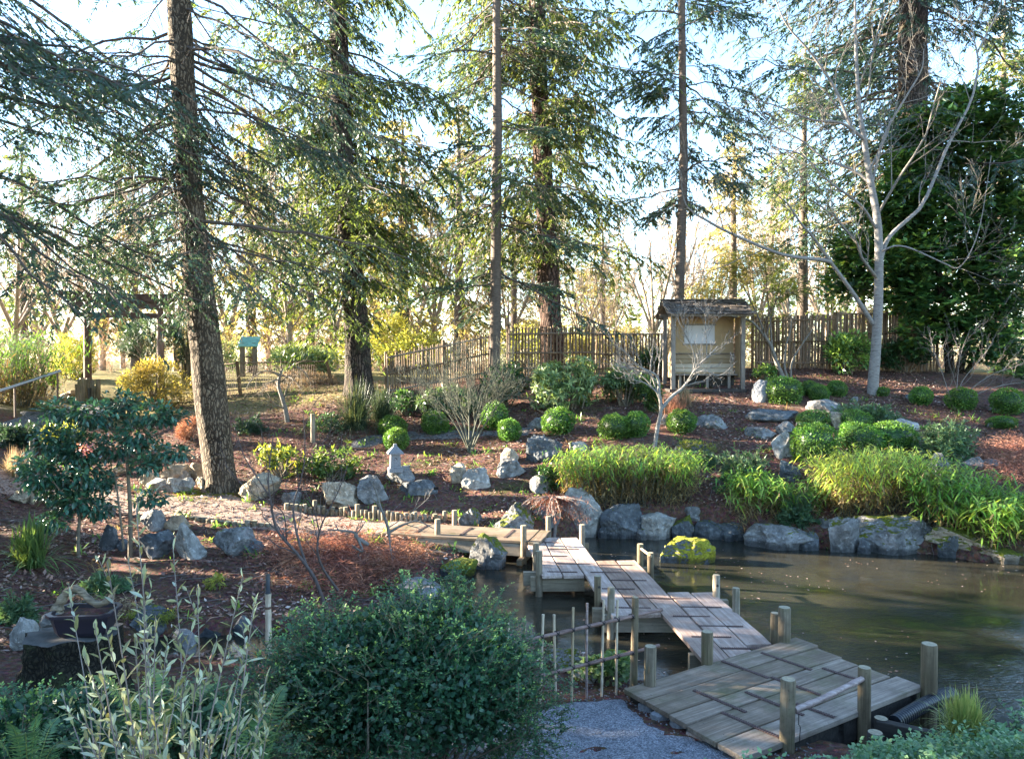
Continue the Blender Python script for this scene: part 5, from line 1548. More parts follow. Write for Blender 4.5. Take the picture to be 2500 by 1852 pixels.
px_bush('shrub', 'fresh green leafy shrub by the fence left of the pale trunk', 'shrub', 2020, 2150, 812, 922, .8, 2200, .16, .07, 'evergreen', 35, six=True, tint=(.55, 1.0), nl=18)
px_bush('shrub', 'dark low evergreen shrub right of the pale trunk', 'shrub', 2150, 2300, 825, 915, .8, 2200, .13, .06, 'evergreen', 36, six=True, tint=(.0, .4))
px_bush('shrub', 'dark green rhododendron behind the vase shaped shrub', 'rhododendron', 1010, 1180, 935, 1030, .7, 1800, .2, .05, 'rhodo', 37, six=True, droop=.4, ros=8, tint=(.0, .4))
px_bush('shrub', 'dark bush right behind the vase shaped shrub by the path', 'shrub', 1160, 1290, 885, 1000, .7, 1500, .13, .05, 'evergreen', 38, six=True, tint=(.1, .55))
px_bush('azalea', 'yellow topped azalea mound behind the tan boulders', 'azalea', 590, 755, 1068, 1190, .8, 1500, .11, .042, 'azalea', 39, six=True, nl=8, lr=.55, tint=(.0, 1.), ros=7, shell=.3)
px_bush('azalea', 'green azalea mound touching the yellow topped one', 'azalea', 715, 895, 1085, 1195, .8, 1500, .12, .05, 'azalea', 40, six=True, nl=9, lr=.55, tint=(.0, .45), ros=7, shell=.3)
px_bush('rhododendron', 'round rhododendron bush in sun beyond the wire fence', 'rhododendron', 640, 800, 838, 925, .8, 3200, .19, .06, 'rhodo', 41, y=26, six=True, tint=(.35, 1.), nl=22)
px_bush('shrub', 'glowing yellow bamboo like bush left of the torii post', 'shrub', 108, 222, 798, 955, .8, 6500, .12, .028, 'yellowgreen', 42, y=27, tint=(.4, 1.), nl=26, lr=.34)
px_bush('nandina', 'golden yellow shrub right of the torii post', 'shrub', 252, 462, 876, 1012, .8, 6000, .12, .03, 'gold', 43, tint=(.15, .95), nl=30, lr=.32)
px_bush('pine', 'soft dark young pine cluster under the torii beams', 'pine', 262, 430, 770, 905, .7, 9000, .16, .016, 'fir', 44, y=26, tint=(.05, .7), nl=34, lr=.26)
px_bush('pine', 'thin grey pine at the right leg of the torii', 'pine', 420, 480, 720, 930, .8, 3600, .16, .016, 'fir', 45, y=26.6, tint=(.2, .8), nl=20, lr=.3)
px_bush('shrub', 'tiny green shrub on the red bark behind the handrail', 'shrub', 108, 138, 912, 945, .9, 500, .07, .04, 'box', 46, y=24.5)
px_bush('shrub', 'russet low shrub left of the leaning trunk', 'shrub', 420, 492, 1020, 1085, .8, 2200, .10, .014, 'russet', 47, tint=(.2, .9))
px_bush('shrub', 'brown feathery astilbe remains beside the small crooked trunk', 'shrub', 620, 830, 905, 975, .4, 5200, .11, .012, 'straw', 48, y=24.3, tint=(.1, .7), stems=14)
px_bush('camellia', 'dark glossy leaves at the foot of the slim fence end', 'shrub', 950, 1020, 950, 1020, .8, 700, .13, .05, 'evergreen', 49, six=True, tint=(.1, .6))
px_bush('shrub', 'yellow leaved shrub peeking out behind the camellia crown', 'shrub', 90, 190, 1020, 1120, .8, 2200, .09, .035, 'yellowgreen', 50, tint=(.05, .6))
px_bush('shrub', 'dark leafy shrub under the bright fence corner', 'shrub', 1560, 1640, 845, 905, .7, 900, .12, .05, 'evergreen', 51, six=True, y=24.4, tint=(.1, .6))
px_bush('shrub', 'small lime plant with broad leaves on the litter slope', 'plant', 500, 545, 1405, 1445, .8, 140, .07, .04, 'yellowgreen', 52, six=True, stems=3)
px_bush('shrub', 'creeping ivy patch by the mossy boulder behind the low fence', 'ivy', 1380, 1570, 1600, 1680, .5, 650, .06, .05, 'rhodo', 53, six=True, tint=(.1, .8), stems=5)
px_bush('shrub', 'green ferny growth around the white rock foot', 'fern', 1650, 1760, 1075, 1120, .6, 900, .09, .02, 'yellowgreen', 54, tint=(.0, .5))
px_bush('shrub', 'bright mossy hummock at the stream behind the pale stems', 'moss', 260, 420, 1500, 1545, .5, 2600, .03, .014, 'yellowgreen', 55, tint=(.05, .55), stems=0)

juniper('low green spray of conifer between the ledge stone and the hedge', 1660, 1760, 1090, 1150, 60, 28)
juniper('dark trailing conifer over the bank left of the wide low boulder', 1900, 2000, 1175, 1290, 80, 29, tint=(.1, .6))
px_bush('shrub', 'mound of small dark leaves between bamboo hedge and pale standing slab', 'shrub', 1300, 1372, 1140, 1205, .7, 700, .09, .04, 'evergreen', 56, six=True, tint=(.1, .7))
px_bush('shrub', 'dull green low shrub left of the lantern below the dark tussocks', 'shrub', 735, 850, 1010, 1062, .6, 1100, .09, .035, 'juniper', 57, tint=(.0, .5))
px_bush('shrub', 'twiggy green shrub in front of the bench corner', 'shrub', 1590, 1660, 985, 1012, .6, 500, .07, .03, 'rhodo', 58, tint=(.0, .5))
# grass tussocks
def tussock(label, u0, u1, vt, vb, n, seed, mat, width=.012, tint=(.1, .9), y=None, lean=(0, 0), flat=1.0, name='grass_tussock'):
    r = np.random.default_rng(seed)
    p = at((u0 + u1) / 2, vb, y) if y else ground_at((u0 + u1) / 2, vb)
    W = S(u1 - u0, p[1]); H = S(vb - vt, p[1])
    az = r.uniform(0, 2 * math.pi, n); e = np.abs(r.normal(0, .42, n))
    base = np.c_[r.normal(0, W * .08, n), r.normal(0, W * .06, n), np.zeros(n)]
    D = unit(np.c_[np.cos(az) * np.sin(e) + lean[0], np.sin(az) * np.sin(e) + lean[1], np.cos(e) * flat])
    L = np.hypot(W * .5, H) * r.uniform(.7, 1.25, n)
    mb = MB(); blades(mb, base, D, L, width * r.uniform(.6, 1.3, n), r.uniform(.25, .85, n) * (.4 + e), r.uniform(*tint, n), 6)
    o = mb.obj(name, M[mat]); o.location = tuple(p + [0, W * .2, 0])
    return tag(o, label, 'grass')
tussock('arching green sedge clump at the left edge of the litter slope', -20, 135, 1275, 1395, 420, 61, 'grass', .022, (.15, .6))
tussock('dark blue green grass tussock at the foot of the dark trunk', 800, 930, 935, 1060, 900, 62, 'bluegrass', .012, (.0, .9))
tussock('second dark grass tussock just right of the dark trunk', 880, 985, 945, 1045, 700, 63, 'bluegrass', .012, (.0, .7))
tussock('pale yellow sedge at the lower right beside the pipe', 2280, 2480, 1725, 1815, 900, 64, 'grass', .0065, (.55, 1.), y=6.5, lean=(-.1, -.1))
tussock('straw coloured dead grass tuft before the shelter', 1630, 1720, 950, 1002, 500, 65, 'straw', .008, (.2, .8))
tussock('brown dead grass below the shelter bench', 1600, 1700, 960, 1040, 400, 66, 'russet', .008, (.3, .9))
tussock('pale fallen grass fan left of the camellia', -20, 70, 1100, 1165, 500, 67, 'straw', .008, (.5, 1.))

# dry russet fern heaps
def heap(name, label, cat, u0, u1, vt, vb, n, seed, mat='russet', L=.12, W=.012, thick=.35, tint=(.1, .9)):
    r = np.random.default_rng(seed)
    us = r.uniform(u0, u1, 60); vs = r.uniform(vt + (vb - vt) * .25, vb, 60)
    keep = ((us - (u0 + u1) / 2) / ((u1 - u0) / 2)) ** 2 + ((vs - (vt + vb) / 2) / ((vb - vt) / 2)) ** 2 < 1.0
    C = np.array([ground_at(a, b) for a, b in zip(us[keep], vs[keep])])
    o0 = C.mean(0)
    k = r.integers(len(C), size=n)
    d = r.normal(0, .22, (n, 2))
    xy = C[k, :2] + d
    z = height(xy[:, 0], xy[:, 1]) + np.abs(r.normal(0, thick * .5, n)) * np.exp(-(d ** 2).sum(1) * 4)
    D = unit(np.c_[r.normal(0, 1, (n, 2)), r.normal(-.1, .45, n)])
    mb = MB(); kites(mb, np.c_[xy, z] - o0, D, rnd_dirs(r, n), L * r.uniform(.5, 1.4, n), W * r.uniform(.6, 1.4, n), r.uniform(*tint, n))
    o = mb.obj(name, M[mat]); o.location = tuple(o0)
    return tag(o, label, cat)
heap('dry_ferns', 'wide heap of russet dead ferns sloping down to the pond inlet', 'dry ferns', 640, 1010, 1300, 1455, 9000, 71, L=.16, W=.010, thick=.5)
heap('dry_ferns', 'russet heap of dead foliage at the right edge', 'dry ferns', 2400, 2540, 1045, 1190, 6000, 72, tint=(.35, 1.))
heap('dry_ferns', 'small straw heap along the slope foot by the stream', 'dry ferns', 200, 330, 1470, 1510, 1500, 73, 'straw', .08, .01, .12)
M['mossy'] = leaf_mat('bright_moss', [(0, (.10, .11, .012)), (.5, (.22, .22, .02)), (1, (.36, .33, .035))], .3, .8, .1)
tag(heap('moss', 'bright yellow moss patch on the path at the foot of the leaning trunk', 'moss', 415, 570, 1186, 1232, 5200, 74, 'mossy', .035, .014, .02), kind='stuff')
# dry weeping maple over the tall slab
def weeping(label, u, v, y, w, h, n, seed):
    r = np.random.default_rng(seed)
    p = at(u, v, y)
    t = thing('weeping_maple', label, 'small tree', (p[0], p[1], h1(p[0], p[1])))
    tz = p[2] - t.location.z
    az = r.uniform(0, 2 * math.pi, n); L = r.uniform(.4, 1, n) * w
    K = 9; s = np.linspace(0, 1, K)
    P = np.zeros((n, K, 3)); P[:, :, 0] = np.cos(az)[:, None] * L[:, None] * s; P[:, :, 1] = np.sin(az)[:, None] * L[:, None] * s * .55 - .25 * s
    P[:, :, 2] = tz + .12 * np.sin(s * 2.2)[None] - (h * r.uniform(.4, 1.1, (n, 1))) * (s ** 2.2)[None]
    P += r.normal(0, .012, P.shape)
    sm = MB(); tubes(sm, P, np.linspace(.012, .003, K)[None] * np.ones((n, 1)), 4)
    tubes(sm, spline(np.array([[0, 0, -.1], [.05, 0, tz * .5], [0, 0, tz]]), 8), np.linspace(.045, .02, 8), 7)
    sm.obj('branches', M['stem_pale'], t)
    k = np.repeat(np.arange(n), 34); f = r.uniform(.35, 1, len(k)); fi = f * (K - 1.001); i0 = fi.astype(int); fr = (fi - i0)[:, None]
    pos = P[k, i0] * (1 - fr) + P[k, i0 + 1] * fr + r.normal(0, .035, (len(k), 3))
    mb = MB(); kites(mb, pos, unit(np.c_[r.normal(0, .5, (len(k), 2)), r.normal(-.8, .4, len(k))]), rnd_dirs(r, len(k)), r.uniform(.04, .09, len(k)), .010, r.uniform(.0, .5, len(k)))
    mb.obj('foliage', M['russet'], t)
weeping('dry russet weeping maple hanging in front of the tall slab', 1350, 1218, 15.35, .98, .5, 64, 81)

# ------------------------------------------------------------------ camellia at the left
def limbs(mb, plist, rlist, sides=8, n=14, wob=.0, r=None):
    for p, rr in zip(plist, rlist):
        p = np.asarray(p, float)
        s = spline(p, n)
        tubes(mb, s, np.interp(np.linspace(0, 1, n), np.linspace(0, 1, len(rr)), rr), sides)
cb = ground_at(318, 1362); cb2 = ground_at(190, 1364)
cam_t = thing('camellia', 'dark glossy camellia with two slim trunks on the litter slope', 'camellia', cb)
sm = MB(); yc = cb[1]; o0 = cb
limbs(sm, [[cb - [0, 0, .1], at(318, 1250, yc), at(312, 1150, yc), at(308, 1060, yc), at(305, 985, yc)] - o0,
           [at(312, 1150, yc), at(340, 1100, yc), at(395, 1060, yc)] - o0, [at(308, 1080, yc), at(260, 1040, yc), at(215, 1010, yc)] - o0,
           [cb2 - [0, 0, .1], at(192, 1290, yc), at(200, 1200, yc), at(190, 1120, yc)] - o0,
           [at(302, 1340, yc - .2), at(290, 1230, yc - .2), at(280, 1150, yc)] - o0,
           [at(196, 1250, yc), at(150, 1200, yc), at(110, 1150, yc)] - o0],
      [[.045, .035, .028, .018, .008], [.02, .008], [.02, .008], [.04, .03, .022, .01], [.02, .012], [.018, .008]])
sm.obj('trunk', M['stem'], cam_t)
r = np.random.default_rng(90); mb = MB()
LUMPS = [(150,1000,60,28),(235,1010,60,35),(300,985,60,35),(375,1010,55,30),(420,1015,40,20),(130,1070,60,50),(200,1090,60,60),(150,1150,65,60),(90,1160,45,45),(330,1060,50,45),
         (380,1110,50,40),(350,1135,45,25),(430,1105,40,18),(215,1150,50,50),(60,1130,30,25),(190,1225,70,35),(240,1240,50,28),(150,1200,60,35),(370,1215,45,22),(130,1270,40,25),(280,1090,35,45),(255,1175,35,30)]
for (u, v, a, b) in LUMPS:
    nn = int(a * b * .15)
    c = at(u, v, yc + r.uniform(-.35, .5)) - o0; rad = np.array([S(a, yc), S((a + b) / 2, yc), S(b, yc)])
    d = rnd_dirs(r, nn); P = c + d * rad * r.uniform(.35, 1.0, (nn, 1))
    D = unit(d * .8 + r.normal(0, .5, (nn, 3)) + [0, 0, -.15]); Nn = unit(np.c_[r.normal(0, .35, (nn, 2)), np.full(nn, 1.)] + d * .3)
    leaves6(mb, P, D, Nn, .115 * r.uniform(.7, 1.2, nn), .054 * r.uniform(.8, 1.2, nn), np.clip(r.uniform(.1, .75, nn) + .2 * d[:, 2], 0, 1), 0, .2, .25)
mb.obj('foliage', M['camellia'], cam_t)
mb = MB(); nn = 60
P = at(208, 1095, yc - .5) - o0 + r.normal(0, .06, (nn, 3)); kites(mb, P, rnd_dirs(r, nn), rnd_dirs(r, nn), .04, .035, .5)
M['pink'] = leaf_mat('pink_petals', [(0, (.35, .12, .15)), (1, (.5, .25, .27))], .3)
mb.obj('blossoms', M['pink'], cam_t)
for o in cam_t.children: pass

# ------------------------------------------------------------------ big small leaved bush in the foreground
def twig_bush(name, label, cat, base, rad, c, ntw, per, leafL, seed, mat, inner=0, nl=26, lr=.36, tl=(.10, .30), up=.35, stem_mat='stem', shell=.8, big=()):
    r = np.random.default_rng(seed)
    t = thing(name, label, cat, base)
    P, O, o = lump_points(r, ntw, c, rad, nl, lr, shell, -.75)
    for (bc, br, bn) in big:
        P2, O2, o2 = lump_points(r, bn, bc, br, 8, .45, shell, -.9)
        P = np.vstack([P, P2]); O = np.vstack([O, O2]); o = np.vstack([o, o2])
    n = len(P)
    gz = height(P[:, 0] + base[0], P[:, 1] + base[1]) - base[2]
    keep = P[:, 2] > gz - .02
    P, O, o = P[keep], O[keep], o[keep]; n = len(P)
    L = r.uniform(*tl, n) * np.where(r.random(n) < .12, 2.1, 1.0)
    D = unit(O * 1.0 + r.normal(0, .45, (n, 3)) + [0, 0, up])
    K = 6; s = np.linspace(0, 1, K)
    Q = P[:, None] + D[:, None] * ((s - .55)[None] * L[:, None])[..., None]
    Q[:, :, 2] -= (.22 * L)[:, None] * (s ** 2)[None]
    sm = MB(); tubes(sm, Q[:, ::2], np.linspace(.0032, .0014, 3)[None] * np.ones((n, 1)), 3)
    ns = 60; k = r.choice(n, ns)
    for i in k:
        q0 = np.array([c[0], c[1], 0]) * .8 + r.normal(0, .15, 3) * [1, 1, .2]; q1 = Q[i, 0]
        m = q0 * .45 + q1 * .55 + r.normal(0, .08, 3)
        tubes(sm, spline(np.array([q0, m, q1]), 9), np.linspace(.014, .005, 9), 5)
    sm.obj('stems', M[stem_mat], t)
    k = np.repeat(np.arange(n), per); j = np.tile(np.arange(per), n)
    f = np.clip((j + .5) / per + r.normal(0, .03, len(k)), 0, .999)
    fi = f * (K - 1.001); i0 = fi.astype(int); fr = (fi - i0)[:, None]
    pos = Q[k, i0] * (1 - fr) + Q[k, i0 + 1] * fr
    tg_ = unit(Q[k, i0 + 1] - Q[k, i0])
    sdv = unit(np.cross(tg_, [0, 0, 1.]) + 1e-5) * np.where(j % 2, 1, -1)[:, None]
    D2 = unit(sdv * .9 + tg_ * .5 + r.normal(0, .35, (len(k), 3)) + [0, 0, .15])
    Nn = unit(np.cross(tg_, sdv) * np.where(j % 2, 1, -1)[:, None] * -1 + [0, 0, .8] + r.normal(0, .4, (len(k), 3)))
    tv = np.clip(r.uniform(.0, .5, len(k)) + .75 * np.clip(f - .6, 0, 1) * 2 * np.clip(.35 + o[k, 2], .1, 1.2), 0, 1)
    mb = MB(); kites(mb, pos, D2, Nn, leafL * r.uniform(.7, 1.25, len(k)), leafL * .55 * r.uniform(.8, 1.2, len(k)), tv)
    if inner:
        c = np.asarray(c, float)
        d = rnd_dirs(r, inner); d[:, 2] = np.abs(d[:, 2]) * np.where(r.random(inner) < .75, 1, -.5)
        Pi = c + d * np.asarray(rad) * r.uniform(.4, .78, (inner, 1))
        kites(mb, Pi, rnd_dirs(r, inner), rnd_dirs(r, inner), leafL * 2.0, leafL * 1.3, r.uniform(0, .2, inner))  # inner leaves darker, the shade within the bush put into their tint
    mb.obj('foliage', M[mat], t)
    return t
bb = np.array([-.78, 5.95, .25])
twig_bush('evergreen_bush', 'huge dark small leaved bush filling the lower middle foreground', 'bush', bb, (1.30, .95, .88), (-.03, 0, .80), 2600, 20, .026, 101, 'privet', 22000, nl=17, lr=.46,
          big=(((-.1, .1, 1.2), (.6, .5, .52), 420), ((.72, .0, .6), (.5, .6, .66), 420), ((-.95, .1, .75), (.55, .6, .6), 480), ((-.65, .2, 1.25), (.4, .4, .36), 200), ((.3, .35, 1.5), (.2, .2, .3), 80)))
b2 = np.array([-3.15, 5.1, .62])
twig_bush('evergreen_bush', 'low small leaved bush in the lower left corner under the stump', 'bush', b2, (.75, .6, .46), (0, 0, .42), 1200, 20, .026, 102, 'privet', 6000)
b3 = np.array([-2.1, 4.9, .62])
twig_bush('evergreen_bush', 'yellowish fine leaved growth behind the silvery stems', 'bush', b3, (.75, .5, .5), (0, 0, .5), 900, 18, .026, 103, 'fern', 5000)
# ground cover on the near bank (lower right)
def cover(n, poly, seed, leafL, mat, hgt, label):
    r = np.random.default_rng(seed); poly = np.array(poly)
    x = r.uniform(poly[:, 0].min(), poly[:, 0].max(), n * 3); y = r.uniform(poly[:, 1].min(), poly[:, 1].max(), n * 3)
    k = poly_sdf(x, y, poly) < .1 * vnoise(np.c_[x * 4, y * 4, 0 * x], 3)
    x, y = x[k][:n], y[k][:n]; n = len(x)
    z = height(x, y); mound = .06 + hgt * (.5 + .5 * vnoise(np.c_[x * 2.5, y * 2.5, 0 * x], 8))
    B = np.c_[x, y, z]; D = unit(np.c_[r.normal(0, .6, (n, 2)), np.full(n, 1.)])
    K = 5; s = np.linspace(0, 1, K)
    Q = B[:, None] + D[:, None] * (mound[:, None] * r.uniform(.7, 1.2, (n, 1)) * s[None])[..., None]
    mb = MB();     per = 12; kk = np.repeat(np.arange(n), per); f = r.uniform(.3, .999, len(kk)); fi = f * (K - 1.001); i0 = fi.astype(int); fr = (fi - i0)[:, None]
    pos = Q[kk, i0] * (1 - fr) + Q[kk, i0 + 1] * fr
    D2 = unit(np.c_[r.normal(0, 1, (len(kk), 2)), r.normal(.35, .35, len(kk))]); Nn = unit(np.c_[r.normal(0, .35, (len(kk), 2)), np.ones(len(kk))])
    kites(mb, pos, D2, Nn, leafL * r.uniform(.6, 1.2, len(kk)), leafL * .6, np.clip(f * .9 + r.normal(-.15, .2, len(kk)), 0, 1))
    return tag(mb.obj('ground_cover', M[mat]), label, 'ground cover', None, 'stuff')
M['cover'] = leaf_mat('ground_cover_leaves', [(0, (.025, .07, .035)), (.5, (.07, .16, .075)), (1, (.18, .28, .14))], .35, .4, k=1.35)
cover(3500, [(.7, 5.0), (1.4, 5.5), (2.2, 5.75), (3.2, 6.0), (4.2, 6.35), (5.4, 6.2), (5.2, 4.6), (3, 4.2), (1.3, 4.4)], 111, .046, 'cover', .34, 'leafy green ground cover on the near bank at lower right')

# ferns lower left
def fern(label, tips, base, seed, tint=(.1, .7), y=None):
    r = np.random.default_rng(seed); base = np.asarray(base, float)
    t = thing('fern', label, 'fern', base)
    for tip in tips:
        tip = np.asarray(tip, float) - base
        L = np.linalg.norm(tip); n = 34
        mid = tip * .55 + [0, 0, L * .22]
        s = spline(np.array([[0, 0, 0], mid, tip]), n)
        mb = MB(); tubes(mb, s, np.linspace(.004, .0012, n), 4, .9)
        tg_ = unit(np.gradient(s, axis=0)); sd = unit(np.cross(tg_, [0, 0, 1.]))
        f = np.linspace(0, 1, n); pl_ = L * .14 * np.sin(np.clip(f * 1.02 + .1, 0, 1) * math.pi) ** .7 + .004
        for sg in (-1, 1):
            D = unit(sd * sg + tg_ * .35 + [0, 0, -.12] + r.normal(0, .04, (n, 3)))
            kites(mb, s, D, np.cross(D, tg_) * sg + 1e-5, pl_, np.full(n, L / n * .85), r.uniform(*tint, n), wide=.3)
        mb.obj('frond', M['fern'], t)
    return t
fern('sword fern with upright fronds in the bottom left corner', [at(95, 1735, 3.9), at(20, 1760, 3.8), at(150, 1740, 4.1), at(60, 1790, 3.6), at(-30, 1800, 3.8), at(180, 1820, 3.7)], at(70, 1960, 3.9), 121)
fern('sword fern behind the silvery stems left of the big bush', [at(705, 1660, 4.6), at(640, 1690, 4.4), at(600, 1750, 4.2), at(680, 1790, 4.2), at(520, 1700, 4.5), at(740, 1720, 4.4)], at(620, 1940, 4.4), 122)
fern('yellowing fern frond clump behind the pale stems', [at(215, 1640, 4.4), at(380, 1620, 4.6), at(460, 1640, 4.6), at(300, 1690, 4.3), at(540, 1660, 4.7), at(420, 1730, 4.3)], at(370, 1900, 4.5), 123, (.5, 1.))

# silvery shrub with pale upright stems, nearest to the camera
r = np.random.default_rng(130)
ob = at(420, 2150, 2.6)
ol = thing('silvery_shrub', 'pale silvery leaved shrub with upright stems nearest the viewer', 'shrub', ob)
tips = [(333,1240),(262,1370),(312,1360),(422,1330),(482,1425),(590,1415),(620,1472),(170,1455),(348,1400),(482,1480),(205,1600),(230,1520),(380,1500),(520,1590),(600,1560),(650,1650),(330,1560),(405,1590),(270,1590),(480,1640),
        (560,1690),(200,1740),(610,1750),(665,1700),(300,1700),(440,1700),(520,1760),(150,1690),(360,1650),(250,1640),(400,1760),(330,1800),(560,1800),(620,1820),(210,1800),(470,1810),(275,1760),(650,1790)]
sm = MB(); mb = MB()
for (u, v) in tips:
    y = r.uniform(2.45, 3.2)
    tip = at(u, v, y) - ob
    b = np.array([(tip[0]) * .45 + r.normal(0, .06), r.normal(0, .08), 0])
    m = b * .5 + tip * .5 + [(b[0] - tip[0]) * .1 + r.normal(0, .012), 0, 0]
    s = spline(np.array([b, m, tip]), 40)
    tubes(sm, s, np.linspace(.0042, .0014, 40), 6)
    Ls = np.linalg.norm(np.diff(s, axis=0), axis=1).sum()
    n = int(Ls / .030); f = np.linspace(.12, .995, n); fi = f * 38.99; i0 = fi.astype(int)
    keep = r.random(n) < np.where(f > .8, .9, .55)
    f, i0 = f[keep], i0[keep]; n = len(f)
    tg_ = unit(s[i0 + 1] - s[i0]); az = np.arange(n) * 2.4 + r.uniform(0, 6)
    A = unit(np.cross(tg_, [1, 0, 0.])); B = np.cross(tg_, A)
    D = unit(A * np.cos(az)[:, None] + B * np.sin(az)[:, None] + tg_ * r.uniform(.3, 1.6, (n, 1)))
    D[-2:] = unit(tg_[-2:] + .25 * A[-2:])
    Nn = unit(tg_ * .8 - (A * np.cos(az)[:, None] + B * np.sin(az)[:, None]) * .5 + r.normal(0, .3, (n, 3)))
    leaves6(mb, s[i0], D, Nn, .058 * r.uniform(.45, 1.25, n), .0145 * r.uniform(.8, 1.25, n), r.uniform(0, 1, n), 0, .25, .12)
    # side shoots
    for k in r.choice(n, min(n, 3), replace=False):
        D0 = unit(D[k] + tg_[k] * 1.3); L = r.uniform(.05, .13); q = s[i0[k]] + D0[None] * np.linspace(0, L, 6)[:, None]
        tubes(sm, q, np.linspace(.0022, .001, 6), 4)
        m_ = 6; az2 = np.arange(m_) * 2.4; A2 = unit(np.cross(D0, [0, 1, 0.2])); B2 = np.cross(D0, A2)
        DD = unit(A2 * np.cos(az2)[:, None] + B2 * np.sin(az2)[:, None] + D0 * 1.1)
        leaves6(mb, q, DD, unit(D0 + r.normal(0, .4, (m_, 3))), .042 * r.uniform(.6, 1.1, m_), .012, r.uniform(0, 1, m_), 0, .25, .1)
sm.obj('stems', M['stem_pale'], ol); mb.obj('foliage', M['olive'], ol)

# ------------------------------------------------------------------ fallen leaves and pebbles
def litter():
    r = np.random.default_rng(140); n = 52000
    # spread where it can be seen: pick pixels below the horizon line
    x = r.uniform(-13, 13, n * 2); y = r.uniform(8.5, 25, n * 2)
    k = (np.abs(x) < y * .72) & (poly_sdf(x, y, POND) > .15) & (vnoise(np.c_[x * .8, y * .8, 0 * x], 6) > -.45)
    k &= r.random(n * 2) < (12.0 / y) ** .3
    x, y = x[k][:n], y[k][:n]; n = len(x)
    z = height(x, y) + .012 + r.random(n) * .018
    D = unit(np.c_[r.normal(0, 1, (n, 2)), r.normal(0, .3, n)]); Nn = unit(np.c_[r.normal(0, .5, (n, 2)), np.ones(n)])
    mb = MB(); kites(mb, np.c_[x, y, z], D, Nn, r.uniform(.04, .105, n), r.uniform(.02, .055, n), np.clip(r.normal(.42, .24, n) + .3 * vnoise(np.c_[x * .9, y * .9, 0 * x], 12), 0, 1))
    tag(mb.obj('fallen_leaves', M['litter']), 'brown fallen leaves scattered over the mulch', 'leaf litter', None, 'stuff')
litter()
def pebbles():
    r = np.random.default_rng(141); n = 3600
    x = r.uniform(-.8, 2.6, n); y = r.uniform(5.2, 8.2, n)
    k = poly_sdf(x, y, POND) > .02; x, y = x[k], y[k]; n = len(x)
    v, f = np.array([(1, 0, 0), (-1, 0, 0), (0, 1, 0), (0, -1, 0), (0, 0, 1), (0, 0, -1)], float), np.array([(0, 2, 4), (2, 1, 4), (1, 3, 4), (3, 0, 4), (2, 0, 5), (1, 2, 5), (3, 1, 5), (0, 3, 5)])
    s = r.uniform(.004, .012, (n, 1, 1)) * np.array([1, 1, .7])
    V = v[None] * s * r.uniform(.7, 1.3, (n, 6, 1)) + np.c_[x, y, height(x, y) + .018][:, None]
    mb = MB().add(V.reshape(-1, 3), (f[None] + np.arange(n)[:, None, None] * 6).reshape(-1, 3))
    tag(mb.obj('gravel', M['granite']), 'loose grey gravel around the platform', 'gravel', None, 'stuff')
pebbles()

def weeds():
    r = np.random.default_rng(142); nt = 520
    x = r.uniform(-11, 12, nt * 4); y = r.uniform(9, 24, nt * 4)
    k = (np.abs(x) < y * .7) & (poly_sdf(x, y, POND) > .1) & (vnoise(np.c_[x * .6, y * .6, 0 * x], 21) > -.05)
    x, y = x[k][:nt], y[k][:nt]; nt = len(x); per = 14
    kk = np.repeat(np.arange(nt), per); n = len(kk); kind = r.random(nt)[kk]
    bx = x[kk] + r.normal(0, .07, n); by = y[kk] + r.normal(0, .07, n)
    D = unit(np.c_[r.normal(0, .7, (n, 2)), np.abs(r.normal(.7, .4, n))]); h = r.uniform(.06, .22, nt)[kk] * r.uniform(.6, 1.2, n)
    mb = MB(); blades(mb, np.c_[bx, by, height(bx, by)], D, h * 1.3, np.where(kind < .5, .012, .028), r.uniform(.1, .8, n), np.where(kind < .35, r.uniform(0, .28, n), r.uniform(.36, .8, n)), 4)
    tag(mb.obj('weeds', M['bamboo_leaf']), 'small weeds and dry tufts dotted over the mulch slopes', 'weeds', None, 'stuff')
    # fallen twigs
    n = 900; x = r.uniform(-10, 11, n * 2); y = r.uniform(8.7, 22, n * 2); k = poly_sdf(x, y, POND) > .1; x, y = x[k][:n], y[k][:n]; n = len(x)
    a = r.uniform(0, 6.28, n); L = r.uniform(.1, .45, n); P = np.zeros((n, 3, 3))
    for i, f in enumerate((-.5, .05, .5)):
        px = x + np.cos(a) * L * f + r.normal(0, .01, n); py = y + np.sin(a) * L * f + r.normal(0, .01, n); P[:, i] = np.c_[px, py, height(px, py) + .025]
    mb = MB(); tubes(mb, P, np.full((n, 3), .006), 3)
    tag(mb.obj('fallen_twigs', M['stem_pale']), 'fallen twigs lying on the mulch', 'twigs', None, 'stuff')
weeds()

tag(floating().obj('floating_leaves', M['litter']), 'leaves floating on the pond', 'leaf litter', None, 'stuff')
# ------------------------------------------------------------------ trees
M['bark_fir'] = bark_mat('furrowed_fir_bark', (.035, .026, .018), (.15, .115, .08), (.30, .24, .17), 15, 4.2, 1.0, None, .035)
M['bark_dark'] = bark_mat('dark_ridged_bark', (.022, .016, .013), (.075, .055, .045), (.15, .11, .085), 14, 2.8, 1.0, (.05, .055, .03), .04)
M['bark_red'] = bark_mat('reddish_ridged_bark', (.03, .018, .014), (.12, .075, .058), (.25, .165, .125), 9, 2.2, 1.0, None, .06)
M['bark_slim'] = smooth_bark('slim_trunk_bark', (.06, .045, .036), (.155, .12, .095), .6)
M['bark_pale'] = smooth_bark('pale_smooth_bark', (.13, .12, .112), (.26, .245, .23), .7, .6)
M['bark_grey'] = smooth_bark('grey_bark', (.11, .098, .085), (.21, .19, .165), .5, .5)
M['twig_dark'] = plain('dark_branches', (.055, .042, .034), .85, .4, 10)
M['twig_tan'] = plain('tan_branches', (.21, .16, .115), .85, .35, 10)

